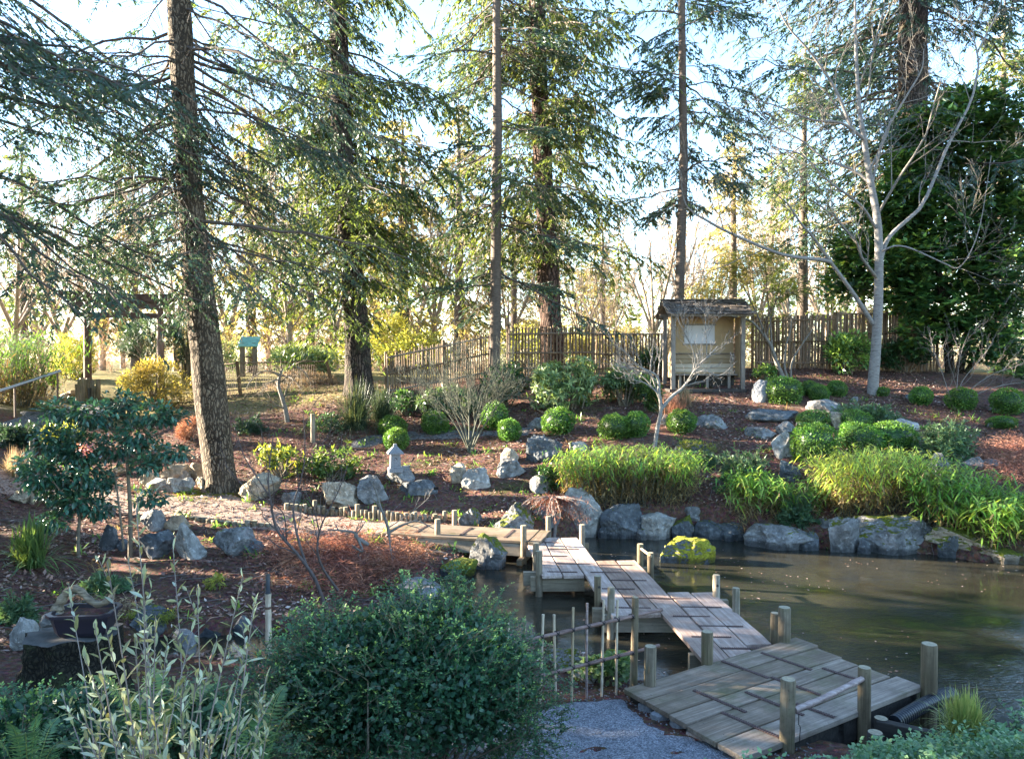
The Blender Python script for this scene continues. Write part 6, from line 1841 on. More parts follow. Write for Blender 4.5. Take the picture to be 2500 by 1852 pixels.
def trunk_mesh(pts, rad, seed, sides=40, n=90, ridge=.05, flare=.5):
    r = np.random.default_rng(seed)
    s = spline(pts, n); f = np.linspace(0, 1, n)
    rr = np.interp(f, np.linspace(0, 1, len(rad)), rad)
    hgt = s[:, 2] - s[0, 2]
    T = unit(np.gradient(s, axis=0)); A = unit(np.cross(T, [0, 1., 0])); B = np.cross(T, A)
    th = np.arange(sides) * 2 * math.pi / sides
    tw = np.cos(th)[None, :, None] * A[:, None] + np.sin(th)[None, :, None] * B[:, None]
    R = np.repeat(rr[:, None], sides, 1)
    Pn = np.stack([np.cos(th)[None] * R * 6 + seed, np.sin(th)[None] * R * 6, np.repeat(hgt[:, None] * .9, sides, 1)], -1).reshape(-1, 3)
    R = R * (1 + ridge * fbm(Pn, 3, seed).reshape(n, sides))
    lob = 1 + flare * np.exp(-hgt / .28)[:, None] * (.55 + .45 * np.sin(th * 5 + seed)[None])
    R = R * lob
    V = s[:, None] + tw * R[..., None]
    k = np.arange(n - 1)[:, None] * sides + np.arange(sides)[None]; k2 = np.arange(n - 1)[:, None] * sides + (np.arange(sides)[None] + 1) % sides
    return MB().add(V.reshape(-1, 3), np.stack([k, k2, k2 + sides, k + sides], -1).reshape(-1, 4)), s, rr

def conifer_crown(r, s, rr, z0, z1, nb, Lr, slope, droop, dens, leafL, leafW, bare=.25, side_n=22, tint=(.1, .9), hang=.35, cone=0., az_bias=None, tintz=.0, subL=.34):
    """branches and needle sprays along trunk polyline s (local coordinates)"""
    hz = s[:, 2]
    zb = np.sort(r.uniform(z0, z1, nb))
    fr = np.interp(zb, hz, np.arange(len(hz)))
    i0 = np.clip(fr.astype(int), 0, len(hz) - 2)
    w = (fr - i0)[:, None]
    B0 = s[i0] * (1 - w) + s[i0 + 1] * w
    az = r.uniform(0, 2 * math.pi, nb) if az_bias is None else az_bias(r, nb)
    if az_bias is None:
        tow = (np.sin(az) < -.35) & (r.random(nb) < .35); az = np.where(tow, -az, az)
    L = r.uniform(*Lr, nb) * (1 - cone * (zb - z0) / max(z1 - z0, .1))
    K = 10; t = np.linspace(0, 1, K)
    sl = slope + r.normal(0, .13, nb); dr = droop * r.uniform(.5, 1.4, nb)
    H = np.stack([np.cos(az), np.sin(az), 0 * az], -1)
    P = B0[:, None] + H[:, None] * (L[:, None] * t)[..., None]
    P[:, :, 2] += L[:, None] * (sl[:, None] * t - dr[:, None] * t ** 2 + .35 * dr[:, None] * t ** 4)
    P += np.cumsum(r.normal(0, .05, (nb, K, 3)), 1) * L[:, None, None] * .35
    bm = MB(); fm = MB()
    rb = .0075 * L + .006
    tubes(bm, P, rb[:, None] * np.linspace(1, .22, K)[None], 5)
    # side twigs
    M_ = side_n
    tj = np.linspace(.12, .98, M_)[None] + r.normal(0, .035, (nb, M_)); tj = np.clip(tj, .05, .995)
    fi = tj * (K - 1.001); j0 = fi.astype(int); fw = (fi - j0)[..., None]
    bi = np.arange(nb)[:, None]
    Q0 = P[bi, j0] * (1 - fw) + P[bi, j0 + 1] * fw
    tan = unit(P[bi, j0 + 1] - P[bi, j0])
    sgn = np.where((np.arange(M_) % 2)[None] == 0, 1, -1) * np.ones((nb, 1))
    sd = unit(np.cross(tan, [0, 0, 1.])) * sgn[..., None]
    l2 = L[:, None] * subL * (1.15 - .8 * tj) * r.uniform(.55, 1.2, (nb, M_)) + .12
    D2 = unit(tan * .65 + sd * r.uniform(.5, 1.0, (nb, M_, 1)) + r.normal(0, .12, (nb, M_, 3)) + [0, 0, -.1])
    K2 = 4; t2 = np.linspace(0, 1, K2)
    Q = Q0[:, :, None] + D2[:, :, None] * (l2[..., None] * t2)[..., None]
    Q[..., 2] -= (hang * l2 * r.uniform(.4, 1.5, (nb, M_)))[..., None] * t2 ** 1.7
    Q = Q.reshape(-1, K2, 3); l2 = l2.ravel(); tf = tj.ravel()
    tubes(bm, Q, np.linspace(.0075, .003, K2)[None] * np.ones((len(Q), 1)), 3)
    # needle sprays
    green = r.random(len(Q)) < np.clip((tf - bare) / .25 + .15, .06, 1)
    idx = np.nonzero(green)[0]
    cnt = np.maximum(2, (l2[idx] * dens).astype(int))
    k = np.repeat(idx, cnt)
    f = r.uniform(.08, 1, len(k)); fi = f * (K2 - 1.001); j0 = fi.astype(int); fw = (fi - j0)[:, None]
    pos = Q[k, j0] * (1 - fw) + Q[k, j0 + 1] * fw
    tg_ = unit(Q[k, j0 + 1] - Q[k, j0])
    sd = unit(np.cross(tg_, [0, 0, 1.])) * np.where(r.random(len(k)) < .5, 1, -1)[:, None]
    D = unit(tg_ * .75 + sd * r.uniform(.2, 1.0, (len(k), 1)) + r.normal(0, .2, (len(k), 3)) + [0, 0, -hang * .6])
    Nn = unit(rnd_dirs(r, len(k)) + [0, -.35, .25])
    tbr = np.repeat(r.uniform(0, 1, nb), M_)[k] * .35
    tv = np.clip(r.uniform(tint[0], tint[1], len(k)) * .65 + tbr + tintz * f, 0, 1)
    kites(fm, pos, D, Nn, leafL * r.uniform(.6, 1.3, len(k)), leafW * r.uniform(.7, 1.3, len(k)), tv, wide=.4)
    return bm, fm
def conifer(name, label, px, y, radpx, bark, leaf, seed, zr, nb, Lr, slope, droop, dens, leafL, leafW, twig='twig_dark', sides=40, ridge=.05, flare=.5, group=None, ybase=None, shoots=None, **kw):
    r = np.random.default_rng(seed)
    pts = np.array([at(u, v, y) for u, v in px])
    pts[0, 2] -= .25
    top = pts[-1] + (pts[-1] - pts[-2]) / np.linalg.norm(pts[-1] - pts[-2]) * 3.0
    pts = np.vstack([pts, top]); rad = np.array([S(a, y) for a in radpx] + [S(radpx[-1], y) * .6])
    t = thing(name, label, 'tree', pts[0] + [0, 0, .25], 0, group)
    o0 = np.array(t.location)
    # resample so radii match the points by arc length
    seg = np.r_[0, np.cumsum(np.linalg.norm(np.diff(pts, axis=0), axis=1))]; seg /= seg[-1]
    fs = np.linspace(0, 1, 24); pr = np.array([np.interp(fs, seg, pts[:, i]) for i in range(3)]).T
    rr = np.interp(fs, seg, rad)
    mb, s, r2 = trunk_mesh(pr - o0, rr, seed, sides, 110, ridge, flare)
    mb.obj('trunk', M[bark], t)
    bm, fm = conifer_crown(r, s, r2, zr[0] - o0[2], zr[1] - o0[2], nb, Lr, slope, droop, dens, leafL, leafW, **kw)
    if shoots:
        nb2, za, zb_, Ls, ll, lw = shoots
        b2, f2 = conifer_crown(r, s, r2, za - o0[2], zb_ - o0[2], nb2, Ls, -.15, .45, 34, ll, lw, bare=0., side_n=9, hang=.6, subL=.5, tint=(.1, .9), az_bias=lambda r_, n_: r_.uniform(0, 6.28, n_))
        for src, dst in ((b2, bm), (f2, fm)):
            for V_, Q_, T_ in zip(src.v, src.q, src.a): dst.add(V_, Q_ - Q_.min(), T_)
    bm.obj('branches', M[twig], t); fm.obj('crown', M[leaf], t)
    return t
conifer('fir_tree', 'big leaning fir with furrowed sunlit trunk at the path on the left', [(545, 1192), (528, 1080), (512, 935), (475, 600), (460, 400), (446, 200), (436, 0), (428, -150)], 17.4, [38, 37, 40, 30, 28, 28, 27, 24],
        'bark_fir', 'fir', 201, (6.2, 14.0), 74, (2.2, 5.6), -.20, .26, 37, .125, .030, sides=48, ridge=.07, flare=.35, bare=.34, hang=.42, tint=(.1, .9), side_n=28, subL=.40, shoots=(34, 4.6, 9.5, (.5, 1.3), .12, .03))
conifer('redwood_tree', 'dark straight conifer trunk with shaggy side shoots left of the bamboo fence', [(878, 958), (870, 800), (854, 600), (837, 400), (830, 200), (824, 0), (820, -150)], 22.6, [34, 29, 26, 26, 23, 20, 18],
        'bark_dark', 'fir_green', 202, (5.6, 16.0), 84, (1.4, 4.2), -.02, .30, 26, .18, .048, sides=40, ridge=.09, bare=.05, hang=.6, subL=.42, shoots=(90, 4.6, 14.5, (.4, 1.3), .16, .04), tint=(.0, .6))
conifer('slim_conifer', 'slim straight conifer trunk at the corner of the bamboo fence', [(1207, 895), (1210, 700), (1211, 600), (1214, 300), (1212, 0), (1210, -150)], 24.4, [14, 13, 12.5, 12, 9, 8],
        'bark_slim', 'fir', 203, (5.8, 16.5), 62, (1.4, 4.0), -.12, .22, 28, .18, .046, subL=.4, sides=24, ridge=.03, flare=.3, bare=.30, hang=.25)
conifer('douglas_fir', 'thick reddish barked conifer standing behind the middle bamboo fence', [(1352, 915), (1346, 800), (1335, 600), (1327, 400), (1314, 200), (1310, 0), (1306, -150)], 26.5, [32, 27, 24, 22, 20, 19, 17],
        'bark_red', 'fir_green', 204, (7.4, 18.5), 84, (2.0, 5.0), .12, .32, 26, .20, .05, subL=.4, sides=40, ridge=.12, bare=.08, hang=.75, shoots=(50, 7.0, 16, (.4, 1.4), .18, .045), twig='twig_tan', tint=(.1, .8))
conifer('slim_conifer', 'thin dark conifer trunk rising behind the shelter roof', [(1652, 915), (1658, 737), (1666, 500), (1669, 400), (1664, 0), (1662, -150)], 27.0, [13, 11.5, 11, 10, 8.5, 7],
        'bark_slim', 'fir', 205, (9.0, 18.5), 52, (1.4, 4.2), -.02, .26, 30, .19, .048, subL=.42, sides=24, ridge=.04, bare=.2, hang=.45)
conifer('fir_tree', 'massive dark conifer rising behind the broad evergreen on the right', [(2222, 910), (2226, 600), (2228, 250), (2230, 0), (2232, -150)], 27.5, [38, 34, 31, 31, 28],
        'bark_dark', 'fir', 206, (8.4, 18.5), 76, (2.4, 7.4), -.04, .22, 25, .20, .052, subL=.4, sides=36, ridge=.08, bare=.12, hang=.4, shoots=(40, 8.0, 17, (.5, 1.6), .19, .05))

conifer('fir_tree', 'blue green fir boughs reaching in at the top left corner of the picture', [(-235, 1150), (-240, 600), (-245, 0), (-248, -150)], 14.5, [40, 34, 28, 26],
        'bark_fir', 'fir', 207, (6.8, 12.5), 34, (3.4, 6.2), -.14, .30, 38, .125, .030, sides=16, bare=.2, hang=.35, tint=(.1, .9), side_n=26, subL=.36,
        az_bias=lambda r_, n_: r_.uniform(-1.1, 1.1, n_))
# bare trees -----------------------------------------------------------
def grow(r, base_limbs, levels, twist=.3, upb=.25, nseg=7):
    """base_limbs: list of (points Kx3, r0, r1). returns list of (P(N,K,3), R(N,K)) per level"""
    K = nseg
    cur = []
    for p, r0, r1 in base_limbs:
        s = spline(np.asarray(p, float), K * 2); cur.append((s, np.linspace(r0, r1, K * 2)))
    out = [cur]
    for (n, lf, rf, t0, ang) in levels:
        P = []; R = []
        for s, rr in out[-1]:
            L = np.linalg.norm(np.diff(s, axis=0), axis=1).sum()
            k = max(1, int(round(n * r.uniform(.7, 1.3))))
            for j in range(k):
                f = t0 + (1 - t0) * (j + r.uniform(.1, .9)) / k; f = min(f, .98)
                fi = f * (len(s) - 1.001); i = int(fi); w = fi - i
                p0 = s[i] * (1 - w) + s[i + 1] * w; tg_ = unit(s[i + 1] - s[i])
                d = r.normal(size=3); d -= tg_ * (d @ tg_); d = unit(d)
                a = ang * r.uniform(.6, 1.3)
                D = unit(tg_ * math.cos(a) + d * math.sin(a) + [0, 0, upb])
                ll = L * lf * r.uniform(.6, 1.25) * (1.15 - .55 * f)
                st = np.linspace(0, 1, K)[:, None]
                q = p0 + D * ll * st + np.cumsum(r.normal(0, 1, (K, 3)), 0) * (ll * .045 * twist / .3) * st + np.array([0, 0, upb * .35]) * ll * st ** 2
                P.append(q); r0 = max(rr[i] * rf, .0025); R.append(np.linspace(r0, max(r0 * .35, .0016), K))
        out.append(list(zip(P, R)))
    return out
def bare_tree(name, label, limbs_, levels, seed, bark, twig, base, cat='tree', group=None, twist=.3, upb=.2, minr=0.0, sides=10):
    r = np.random.default_rng(seed)
    base = np.asarray(base, float)
    t = thing(name, label, cat, base, 0, group)
    L = grow(r, [(np.asarray(p, float) - base, a, b) for p, a, b in limbs_], levels, twist, upb)
    mb = MB()
    for s, rr in L[0]:
        ss = spline(s, 28); tubes(mb, ss, np.interp(np.linspace(0, 1, 28), np.linspace(0, 1, len(rr)), rr), sides)
    mb.obj('trunk', M[bark], t)
    mb = MB()
    for lv in L[1:]:
        P = np.array([a for a, b in lv]); R = np.maximum(np.array([b for a, b in lv]), minr)
        tubes(mb, P[:, ::2] if P.shape[0] > 400 else P, R[:, ::2] if P.shape[0] > 400 else R, 3 if P.shape[0] > 150 else 5)
    mb.obj('branches', M[twig], t)
    return t, L
def A_(pts, y, dy=()):
    return np.array([at(u, v, y + (dy[i] if i < len(dy) else 0)) for i, (u, v) in enumerate(pts)])
gb = ground_at(2130, 962); yg = gb[1]
bare_tree('bare_maple', 'pale smooth barked bare tree with forked trunk on the right', [
    (np.vstack([[gb - [0, 0, .2]], A_([(2134, 900), (2142, 800), (2146, 640), (2141, 525), (2121, 424), (2111, 343), (2100, 283), (2090, 141), (2088, 20), (2086, -60)], yg)]), .165, .018),
    (A_([(2131, 790), (2084, 717), (2028, 640), (1990, 585), (1955, 545), (1925, 500), (1890, 470)], yg, (0, -.2, -.5, -.8, -1, -1.1, -1.3)), .068, .010),
    (A_([(2028, 640), (2005, 634), (1940, 627), (1883, 612), (1774, 565), (1720, 535), (1685, 513), (1668, 480), (1662, 420)], yg, (-.5, -.6, -.9, -1.1, -1.3, -1.5, -1.6, -1.7, -1.8)), .06, .010),
    (A_([(2147, 650), (2160, 600), (2185, 561), (2246, 509), (2294, 404), (2323, 335), (2367, 258), (2389, 161), (2383, 121), (2372, 60), (2360, -30)], yg, (0, .1, .2, .5, .8, 1, 1.2, 1.3, 1.4, 1.5, 1.6)), .07, .012),
    (A_([(2385, 130), (2410, 80), (2440, 20), (2450, -40)], yg, (1.4, 1.4, 1.5, 1.6)), .03, .01),
    (A_([(2111, 343), (2085, 320), (2048, 299), (1983, 293), (1900, 260), (1830, 240)], yg, (0, -.2, -.4, -.6, -.8, -1)), .055, .01),
    (A_([(2126, 450), (2090, 420), (2010, 385), (1960, 345), (1880, 300), (1800, 215)], yg, (0, .2, .5, .8, 1.0, 1.2)), .05, .01),
    (A_([(2085, 330), (2040, 220), (1980, 130), (1920, 60), (1890, -10)], yg, (-.2, -.3, -.5, -.7, -.8)), .05, .012),
    (A_([(2140, 560), (2100, 500), (2020, 440), (1960, 380), (1890, 360)], yg, (0, -.4, -.8, -1.1, -1.3)), .045, .01),
    (A_([(2128, 450), (2160, 330), (2210, 240), (2250, 170), (2255, 120)], yg, (0, -.2, -.4, -.5, -.6)), .045, .01),
    (A_([(2140, 620), (2200, 600), (2300, 640), (2345, 650), (2390, 560), (2420, 380)], yg, (0, -.4, -.7, -.9, -.9, -.9)), .03, .008),
  ], [(8, .42, .42, .25, .8), (7, .45, .55, .2, .75), (5, .5, .6, .2, .7)], 301, 'bark_pale', 'bark_grey', gb, upb=.18, sides=14, minr=.0035)
hb2 = ground_at(1597, 1092); yh = hb2[1]
bare_tree('bare_sapling', 'small pale forked bare tree in front of the shelter', [
    (np.vstack([[hb2 - [0, 0, .1]], A_([(1604, 1050), (1614, 997), (1609, 960), (1607, 925), (1590, 908), (1563, 896), (1535, 870), (1509, 837)], yh, (0, 0, 0, 0, -.1, -.2, -.3, -.4))]), .055, .007),
    (A_([(1613, 1000), (1640, 968), (1666, 947), (1686, 920), (1701, 896), (1730, 868), (1752, 845)], yh, (0, .05, .1, .1, .1, .1, .1)), .045, .009),
    (A_([(1607, 960), (1575, 935), (1545, 925), (1510, 890)], yh, (0, -.1, -.2, -.3)), .02, .006),
    (A_([(1690, 915), (1720, 905), (1760, 915), (1800, 880)], yh, (.1, -.1, -.2, -.3)), .018, .005),
    (A_([(1600, 915), (1570, 905), (1540, 912), (1500, 905)], yh, (0, .2, .3, .4)), .016, .005),
    (A_([(1700, 896), (1690, 850), (1670, 810), (1650, 770)], yh, (.1, 0, 0, 0)), .018, .004),
    (A_([(1725, 870), (1725, 830), (1722, 790), (1726, 755)], yh, (.1, 0, 0, 0)), .016, .004)],
  [(9, .42, .5, .25, .7), (5, .5, .6, .2, .65), (2, .5, .6, .2, .6)], 302, 'bark_pale', 'bark_pale', hb2, upb=.3, twist=.4, minr=.003)
ib = ground_at(1147, 1104); yi = ib[1]
r = np.random.default_rng(5)
vs = []
for i in range(9):
    tu = 1147 + (i - 4) * 36 + r.normal(0, 10); tv = 890 + abs(i - 4) * 20 + r.uniform(-25, 20); dyy = r.uniform(-.9, .9)
    vs.append((np.vstack([[ib + [r.normal(0, .04), r.normal(0, .04), -.08]], A_([(1147 + (tu - 1147) * .22, 1040), (1147 + (tu - 1147) * .55, 975), (tu, tv)], yi, (dyy * .3, dyy * .6, dyy))]), .022, .005))
vase_t, vL = bare_tree('vase_shrub', 'vase shaped grey green twiggy shrub in the middle of the mulch bed', vs, [(9, .5, .5, .3, .75), (6, .48, .6, .15, .75), (4, .45, .7, .15, .6)], 303, 'stem_grey', 'stem_grey', ib, 'shrub', upb=.28, minr=.0032)
# young dark stemmed maple behind the big bush
yb_ = 9.6
bare_tree('young_maple', 'young dark stemmed bare maple rising behind the big bush', [
    (A_([(800, 1500), (780, 1440), (762, 1400), (720, 1345), (680, 1300), (668, 1265), (660, 1215), (655, 1160), (668, 1060)], yb_), .026, .006),
    (A_([(775, 1425), (745, 1370), (722, 1290), (717, 1230), (735, 1170), (745, 1100), (740, 1010)], yb_, (0, .1, .2, .3, .3, .3, .3)), .02, .004),
    (A_([(825, 1440), (790, 1390), (775, 1345), (782, 1290), (805, 1240), (830, 1190), (850, 1130)], yb_, (0, -.1, -.2, -.2, -.2, -.2, -.2)), .018, .004),
    (A_([(780, 1300), (765, 1240), (740, 1190)], yb_, (-.2, -.2, -.2)), .009, .003),
    (A_([(660, 1215), (625, 1160), (595, 1110), (570, 1030)], yb_), .01, .003),
    (A_([(700, 1320), (690, 1250), (640, 1220), (600, 1190), (545, 1130)], yb_, (0, -.2, -.3, -.3, -.3)), .008, .003)],
  [(6, .36, .5, .25, .6), (3, .4, .6, .2, .6)], 304, 'stem_red', 'stem_red', at(800, 1500, yb_), 'small tree', upb=.2, minr=.0018)[0].children[1]['kind'] = 'stuff'
# grey driftwood like branch tangle on the fern heap
yd = 12.6
bare_tree('bare_tangle', 'grey sprawling driftwood branch tangle on the fern heap beside the approach deck', [
    (A_([(900, 1330), (870, 1310), (866, 1300), (840, 1295), (800, 1292)], yd), .035, .012), (A_([(870, 1305), (885, 1345), (860, 1330)], yd, (0, -.1, -.2)), .025, .01),
    (A_([(950, 1310), (945, 1280), (930, 1240), (918, 1200), (912, 1185)], yd, (.2,) * 5), .03, .008), (A_([(948, 1300), (985, 1280), (1020, 1272), (1060, 1290)], yd, (.2,) * 4), .026, .007),
    (A_([(945, 1290), (990, 1260), (1030, 1230), (1045, 1215)], yd, (.2,) * 4), .01, .003), (A_([(950, 1310), (955, 1350), (965, 1400)], yd, (.2, .1, 0)), .015, .004)],
  [(5, .4, .5, .25, .7), (3, .45, .6, .2, .7)], 305, 'bark_grey', 'bark_grey', at(925, 1330, yd), 'shrub', upb=.1, minr=.0022)
# yellow green multi stemmed shrub before the right fence
jb = ground_at(1918, 925); yj = jb[1]
jt, jL = bare_tree('mahonia', 'leggy multi stemmed shrub with yellow green leaves before the right fence', [
    (np.vstack([[jb - [0, 0, .1]], A_([(1898, 890), (1880, 840), (1858, 810), (1835, 785), (1800, 775), (1775, 770)], yj, (0, -.1, -.2, -.3, -.4, -.5))]), .075, .016),
    (np.vstack([[jb + [.1, 0, -.1]], A_([(1915, 890), (1920, 840), (1932, 790), (1925, 720)], yj)]), .04, .012),
    (np.vstack([[jb + [.15, 0, -.1]], A_([(1935, 880), (1965, 830), (1985, 800), (2005, 740)], yj)]), .035, .010),
    (A_([(1870, 825), (1850, 770), (1825, 720), (1805, 670)], yj, (-.2,) * 4), .03, .010), (A_([(1885, 850), (1880, 780), (1872, 700), (1868, 640)], yj), .03, .010),
    (A_([(1870, 825), (1890, 750), (1905, 680)], yj), .02, .008)],
  [(5, .4, .5, .4, .6)], 306, 'bark_grey', 'stem', jb, 'shrub', upb=.3)
r = np.random.default_rng(307); mb = MB()
for (u, v, a, b) in ((1760, 690, 60, 45), (1830, 670, 60, 40), (1720, 720, 45, 35), (1880, 650, 50, 35), (1900, 715, 45, 30), (1800, 740, 55, 28), (1790, 640, 60, 40), (1860, 610, 60, 35), (1945, 700, 40, 30), (1775, 775, 22, 14), (1820, 790, 22, 14), (1900, 770, 30, 14)):
    nn = int(a * b * .10); c = at(u, v, yj - .2) - jb; rad = np.array([S(a, yj), S(a, yj), S(b, yj)])
    C = c + rnd_dirs(r, nn) * rad * r.uniform(.3, 1, (nn, 1))
    az = r.uniform(0, 6.28, nn); D = unit(np.c_[np.cos(az), np.sin(az), r.normal(.1, .3, nn)])
    for q in range(7):   # pinnate leaf: pairs along a rachis
        f = q / 6
        for sg in (-1, 1):
            sd = unit(np.cross(D, [0, 0, 1.])) * sg
            kites(mb, C + D * (.3 * f) - [0, 0, .09 * f * f], unit(sd + D * .6 + [0, 0, -.15]), np.array([[0, 0, 1.]]) + 0 * C, .085 * (1.1 - .4 * f), .034, r.uniform(.1, .9, nn))
mb.obj('foliage', M['yellowgreen'], jt)

# broad evergreen tree on the right
def lump_tree(name, label, lumps, y, base, n_per, L, W, mat, seed, limbs_=(), bark='bark_dark', tint=(.05, .85), six=False):
    r = np.random.default_rng(seed); t = thing(name, label, 'tree', base); mb = MB()
    for (u, v, a, b) in lumps:
        yy = y + r.uniform(-1.1, 1.1); nn = int(a * b * n_per); c = at(u, v, yy) - base; rad = np.array([S(a, yy), S((a + b) / 2, yy), S(b, yy)])
        # leaf rosettes
        m_ = max(1, nn // 6); d = rnd_dirs(r, m_); C = c + d * rad * r.uniform(.4, 1.03, (m_, 1))
        k = np.repeat(np.arange(m_), 6)
        az = r.uniform(0, 6.28, len(k)); D = unit(np.c_[np.cos(az), np.sin(az), r.normal(-.05, .35, len(k))] + d[k] * .5)
        Nn = unit(np.c_[r.normal(0, .3, (len(k), 2)), np.ones(len(k))] + d[k] * .4)
        tv = np.clip(r.uniform(*tint, len(k)) + .25 * np.clip(-d[k, 0] * .5 + d[k, 2] * .6, -.3, 1), 0, 1)  # left and top leaves paler, the sunlit side put into the tint
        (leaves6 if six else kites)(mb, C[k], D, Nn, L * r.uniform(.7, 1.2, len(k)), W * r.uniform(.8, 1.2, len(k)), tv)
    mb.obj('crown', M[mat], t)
    sm = MB()
    for p, r0, r1 in limbs_:
        s = spline(np.asarray(p) - base, 16); tubes(sm, s, np.linspace(r0, r1, 16), 8)
    if limbs_: sm.obj('trunk', M[bark], t)
    return t
kb = at(2320, 905, 25.2)
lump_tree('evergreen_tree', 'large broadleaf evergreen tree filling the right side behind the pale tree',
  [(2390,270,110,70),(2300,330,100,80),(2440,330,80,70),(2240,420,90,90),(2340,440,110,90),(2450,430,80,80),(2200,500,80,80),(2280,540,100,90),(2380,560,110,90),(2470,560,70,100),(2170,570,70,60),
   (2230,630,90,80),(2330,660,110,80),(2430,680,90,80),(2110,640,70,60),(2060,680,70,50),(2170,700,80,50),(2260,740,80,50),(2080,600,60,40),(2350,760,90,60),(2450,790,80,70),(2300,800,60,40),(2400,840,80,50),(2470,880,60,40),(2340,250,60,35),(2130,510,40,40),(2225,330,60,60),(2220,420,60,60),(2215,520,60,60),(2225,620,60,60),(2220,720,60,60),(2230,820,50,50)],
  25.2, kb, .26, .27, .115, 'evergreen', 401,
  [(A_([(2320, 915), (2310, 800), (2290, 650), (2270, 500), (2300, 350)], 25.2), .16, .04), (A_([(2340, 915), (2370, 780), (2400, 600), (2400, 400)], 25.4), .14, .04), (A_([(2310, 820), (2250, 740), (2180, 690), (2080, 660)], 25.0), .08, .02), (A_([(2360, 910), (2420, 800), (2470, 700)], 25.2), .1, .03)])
lump_tree('evergreen_tree', 'loose dark evergreen at the right edge behind the clipped balls',
  [(2490,640,50,60),(2520,720,60,60),(2500,830,50,60),(2530,500,50,80),(2450,740,40,40),(2520,900,60,40)], 23.5, at(2520, 930, 23.5), .16, .18, .075, 'evergreen', 402,
  [(A_([(2520, 935), (2515, 780), (2520, 600), (2530, 480)], 23.5), .09, .02)])
# bare twiggy shrub in front of it
sbx = ground_at(2330, 1000); ys = sbx[1]
bare_tree('bare_tangle', 'tangled bare twiggy shrub among the clipped balls on the right', [
   (np.vstack([[sbx], A_([(2335, 960), (2340, 900), (2350, 850), (2370, 800)], ys)]), .015, .004), (np.vstack([[sbx], A_([(2370, 950), (2430, 910), (2490, 890), (2540, 850)], ys)]), .015, .004),
   (np.vstack([[sbx], A_([(2310, 940), (2290, 880), (2270, 830)], ys)]), .013, .004), (np.vstack([[sbx], A_([(2350, 930), (2400, 870), (2430, 820)], ys)]), .013, .004), (np.vstack([[sbx], A_([(2390, 960), (2450, 940), (2520, 930)], ys)]), .018, .005)],
   [(6, .5, .5, .25, .7), (5, .45, .6, .2, .7)], 308, 'stem_pale', 'stem_pale', sbx, 'shrub', upb=.15, minr=.003)
# small crooked trunk with hanging twigs beyond the leaning fir
cbz = ground_at(703, 1028); yk = cbz[1]
bare_tree('crooked_tree', 'small crooked trunk with mossy hanging twigs beyond the leaning fir', [
   (np.vstack([[cbz - [0, 0, .1]], A_([(697, 1000), (690, 975), (680, 940), (684, 915), (690, 900)], yk)]), .07, .03), (A_([(684, 915), (650, 905), (620, 920), (600, 950)], yk), .03, .006), (A_([(688, 905), (720, 895), (745, 910), (760, 940)], yk), .03, .006),
   (A_([(684, 925), (655, 935), (635, 960)], yk, (0, -.3, -.5)), .02, .005), (A_([(686, 915), (715, 925), (735, 950)], yk, (0, -.3, -.5)), .02, .005)],
   [(8, .5, .5, .2, .8), (5, .5, .6, .2, .7)], 309, 'bark_grey', 'stem', cbz, 'small tree', upb=-.15, minr=.003)

# ------------------------------------------------------------------ trees beyond the fence
def far_conifer_proto(seed, H, leaf):
    r = np.random.default_rng(seed)
    t = thing('far_conifer', '', 'tree', (0, 0, 0))
    pts = np.array([[0, 0, -.3], [.05, 0, H * .5], [0, 0, H]]); mb, s, rr = trunk_mesh(pts, np.array([.30, .20, .03]), seed, 12, 40, .03, .3)
    mb.obj('trunk', M['bark_slim'], t)
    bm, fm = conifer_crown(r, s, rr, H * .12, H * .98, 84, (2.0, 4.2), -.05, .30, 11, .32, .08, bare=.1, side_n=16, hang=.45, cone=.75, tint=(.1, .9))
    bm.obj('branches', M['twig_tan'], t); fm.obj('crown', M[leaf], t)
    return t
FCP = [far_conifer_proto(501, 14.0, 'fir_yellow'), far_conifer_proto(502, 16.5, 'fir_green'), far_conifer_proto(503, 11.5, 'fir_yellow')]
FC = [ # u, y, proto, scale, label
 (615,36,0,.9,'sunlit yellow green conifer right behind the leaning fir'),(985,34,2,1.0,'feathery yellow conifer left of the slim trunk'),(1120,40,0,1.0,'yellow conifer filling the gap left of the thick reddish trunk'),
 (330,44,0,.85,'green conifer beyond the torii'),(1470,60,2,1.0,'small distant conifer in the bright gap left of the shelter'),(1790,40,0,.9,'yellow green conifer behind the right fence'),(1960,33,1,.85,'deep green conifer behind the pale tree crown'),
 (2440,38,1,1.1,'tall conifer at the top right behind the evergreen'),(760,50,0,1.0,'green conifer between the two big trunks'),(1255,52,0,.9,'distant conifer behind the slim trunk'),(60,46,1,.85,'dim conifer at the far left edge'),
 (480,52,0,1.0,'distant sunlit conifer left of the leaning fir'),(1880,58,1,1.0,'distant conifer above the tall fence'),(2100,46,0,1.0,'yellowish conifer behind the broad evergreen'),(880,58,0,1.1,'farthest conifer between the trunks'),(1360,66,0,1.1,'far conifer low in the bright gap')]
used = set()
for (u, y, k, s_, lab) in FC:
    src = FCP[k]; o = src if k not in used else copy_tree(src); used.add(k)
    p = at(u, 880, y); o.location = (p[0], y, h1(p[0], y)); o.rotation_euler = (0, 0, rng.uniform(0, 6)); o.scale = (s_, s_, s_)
    o['label'] = lab; o['category'] = 'tree'; o['group'] = 'conifers beyond the fence'
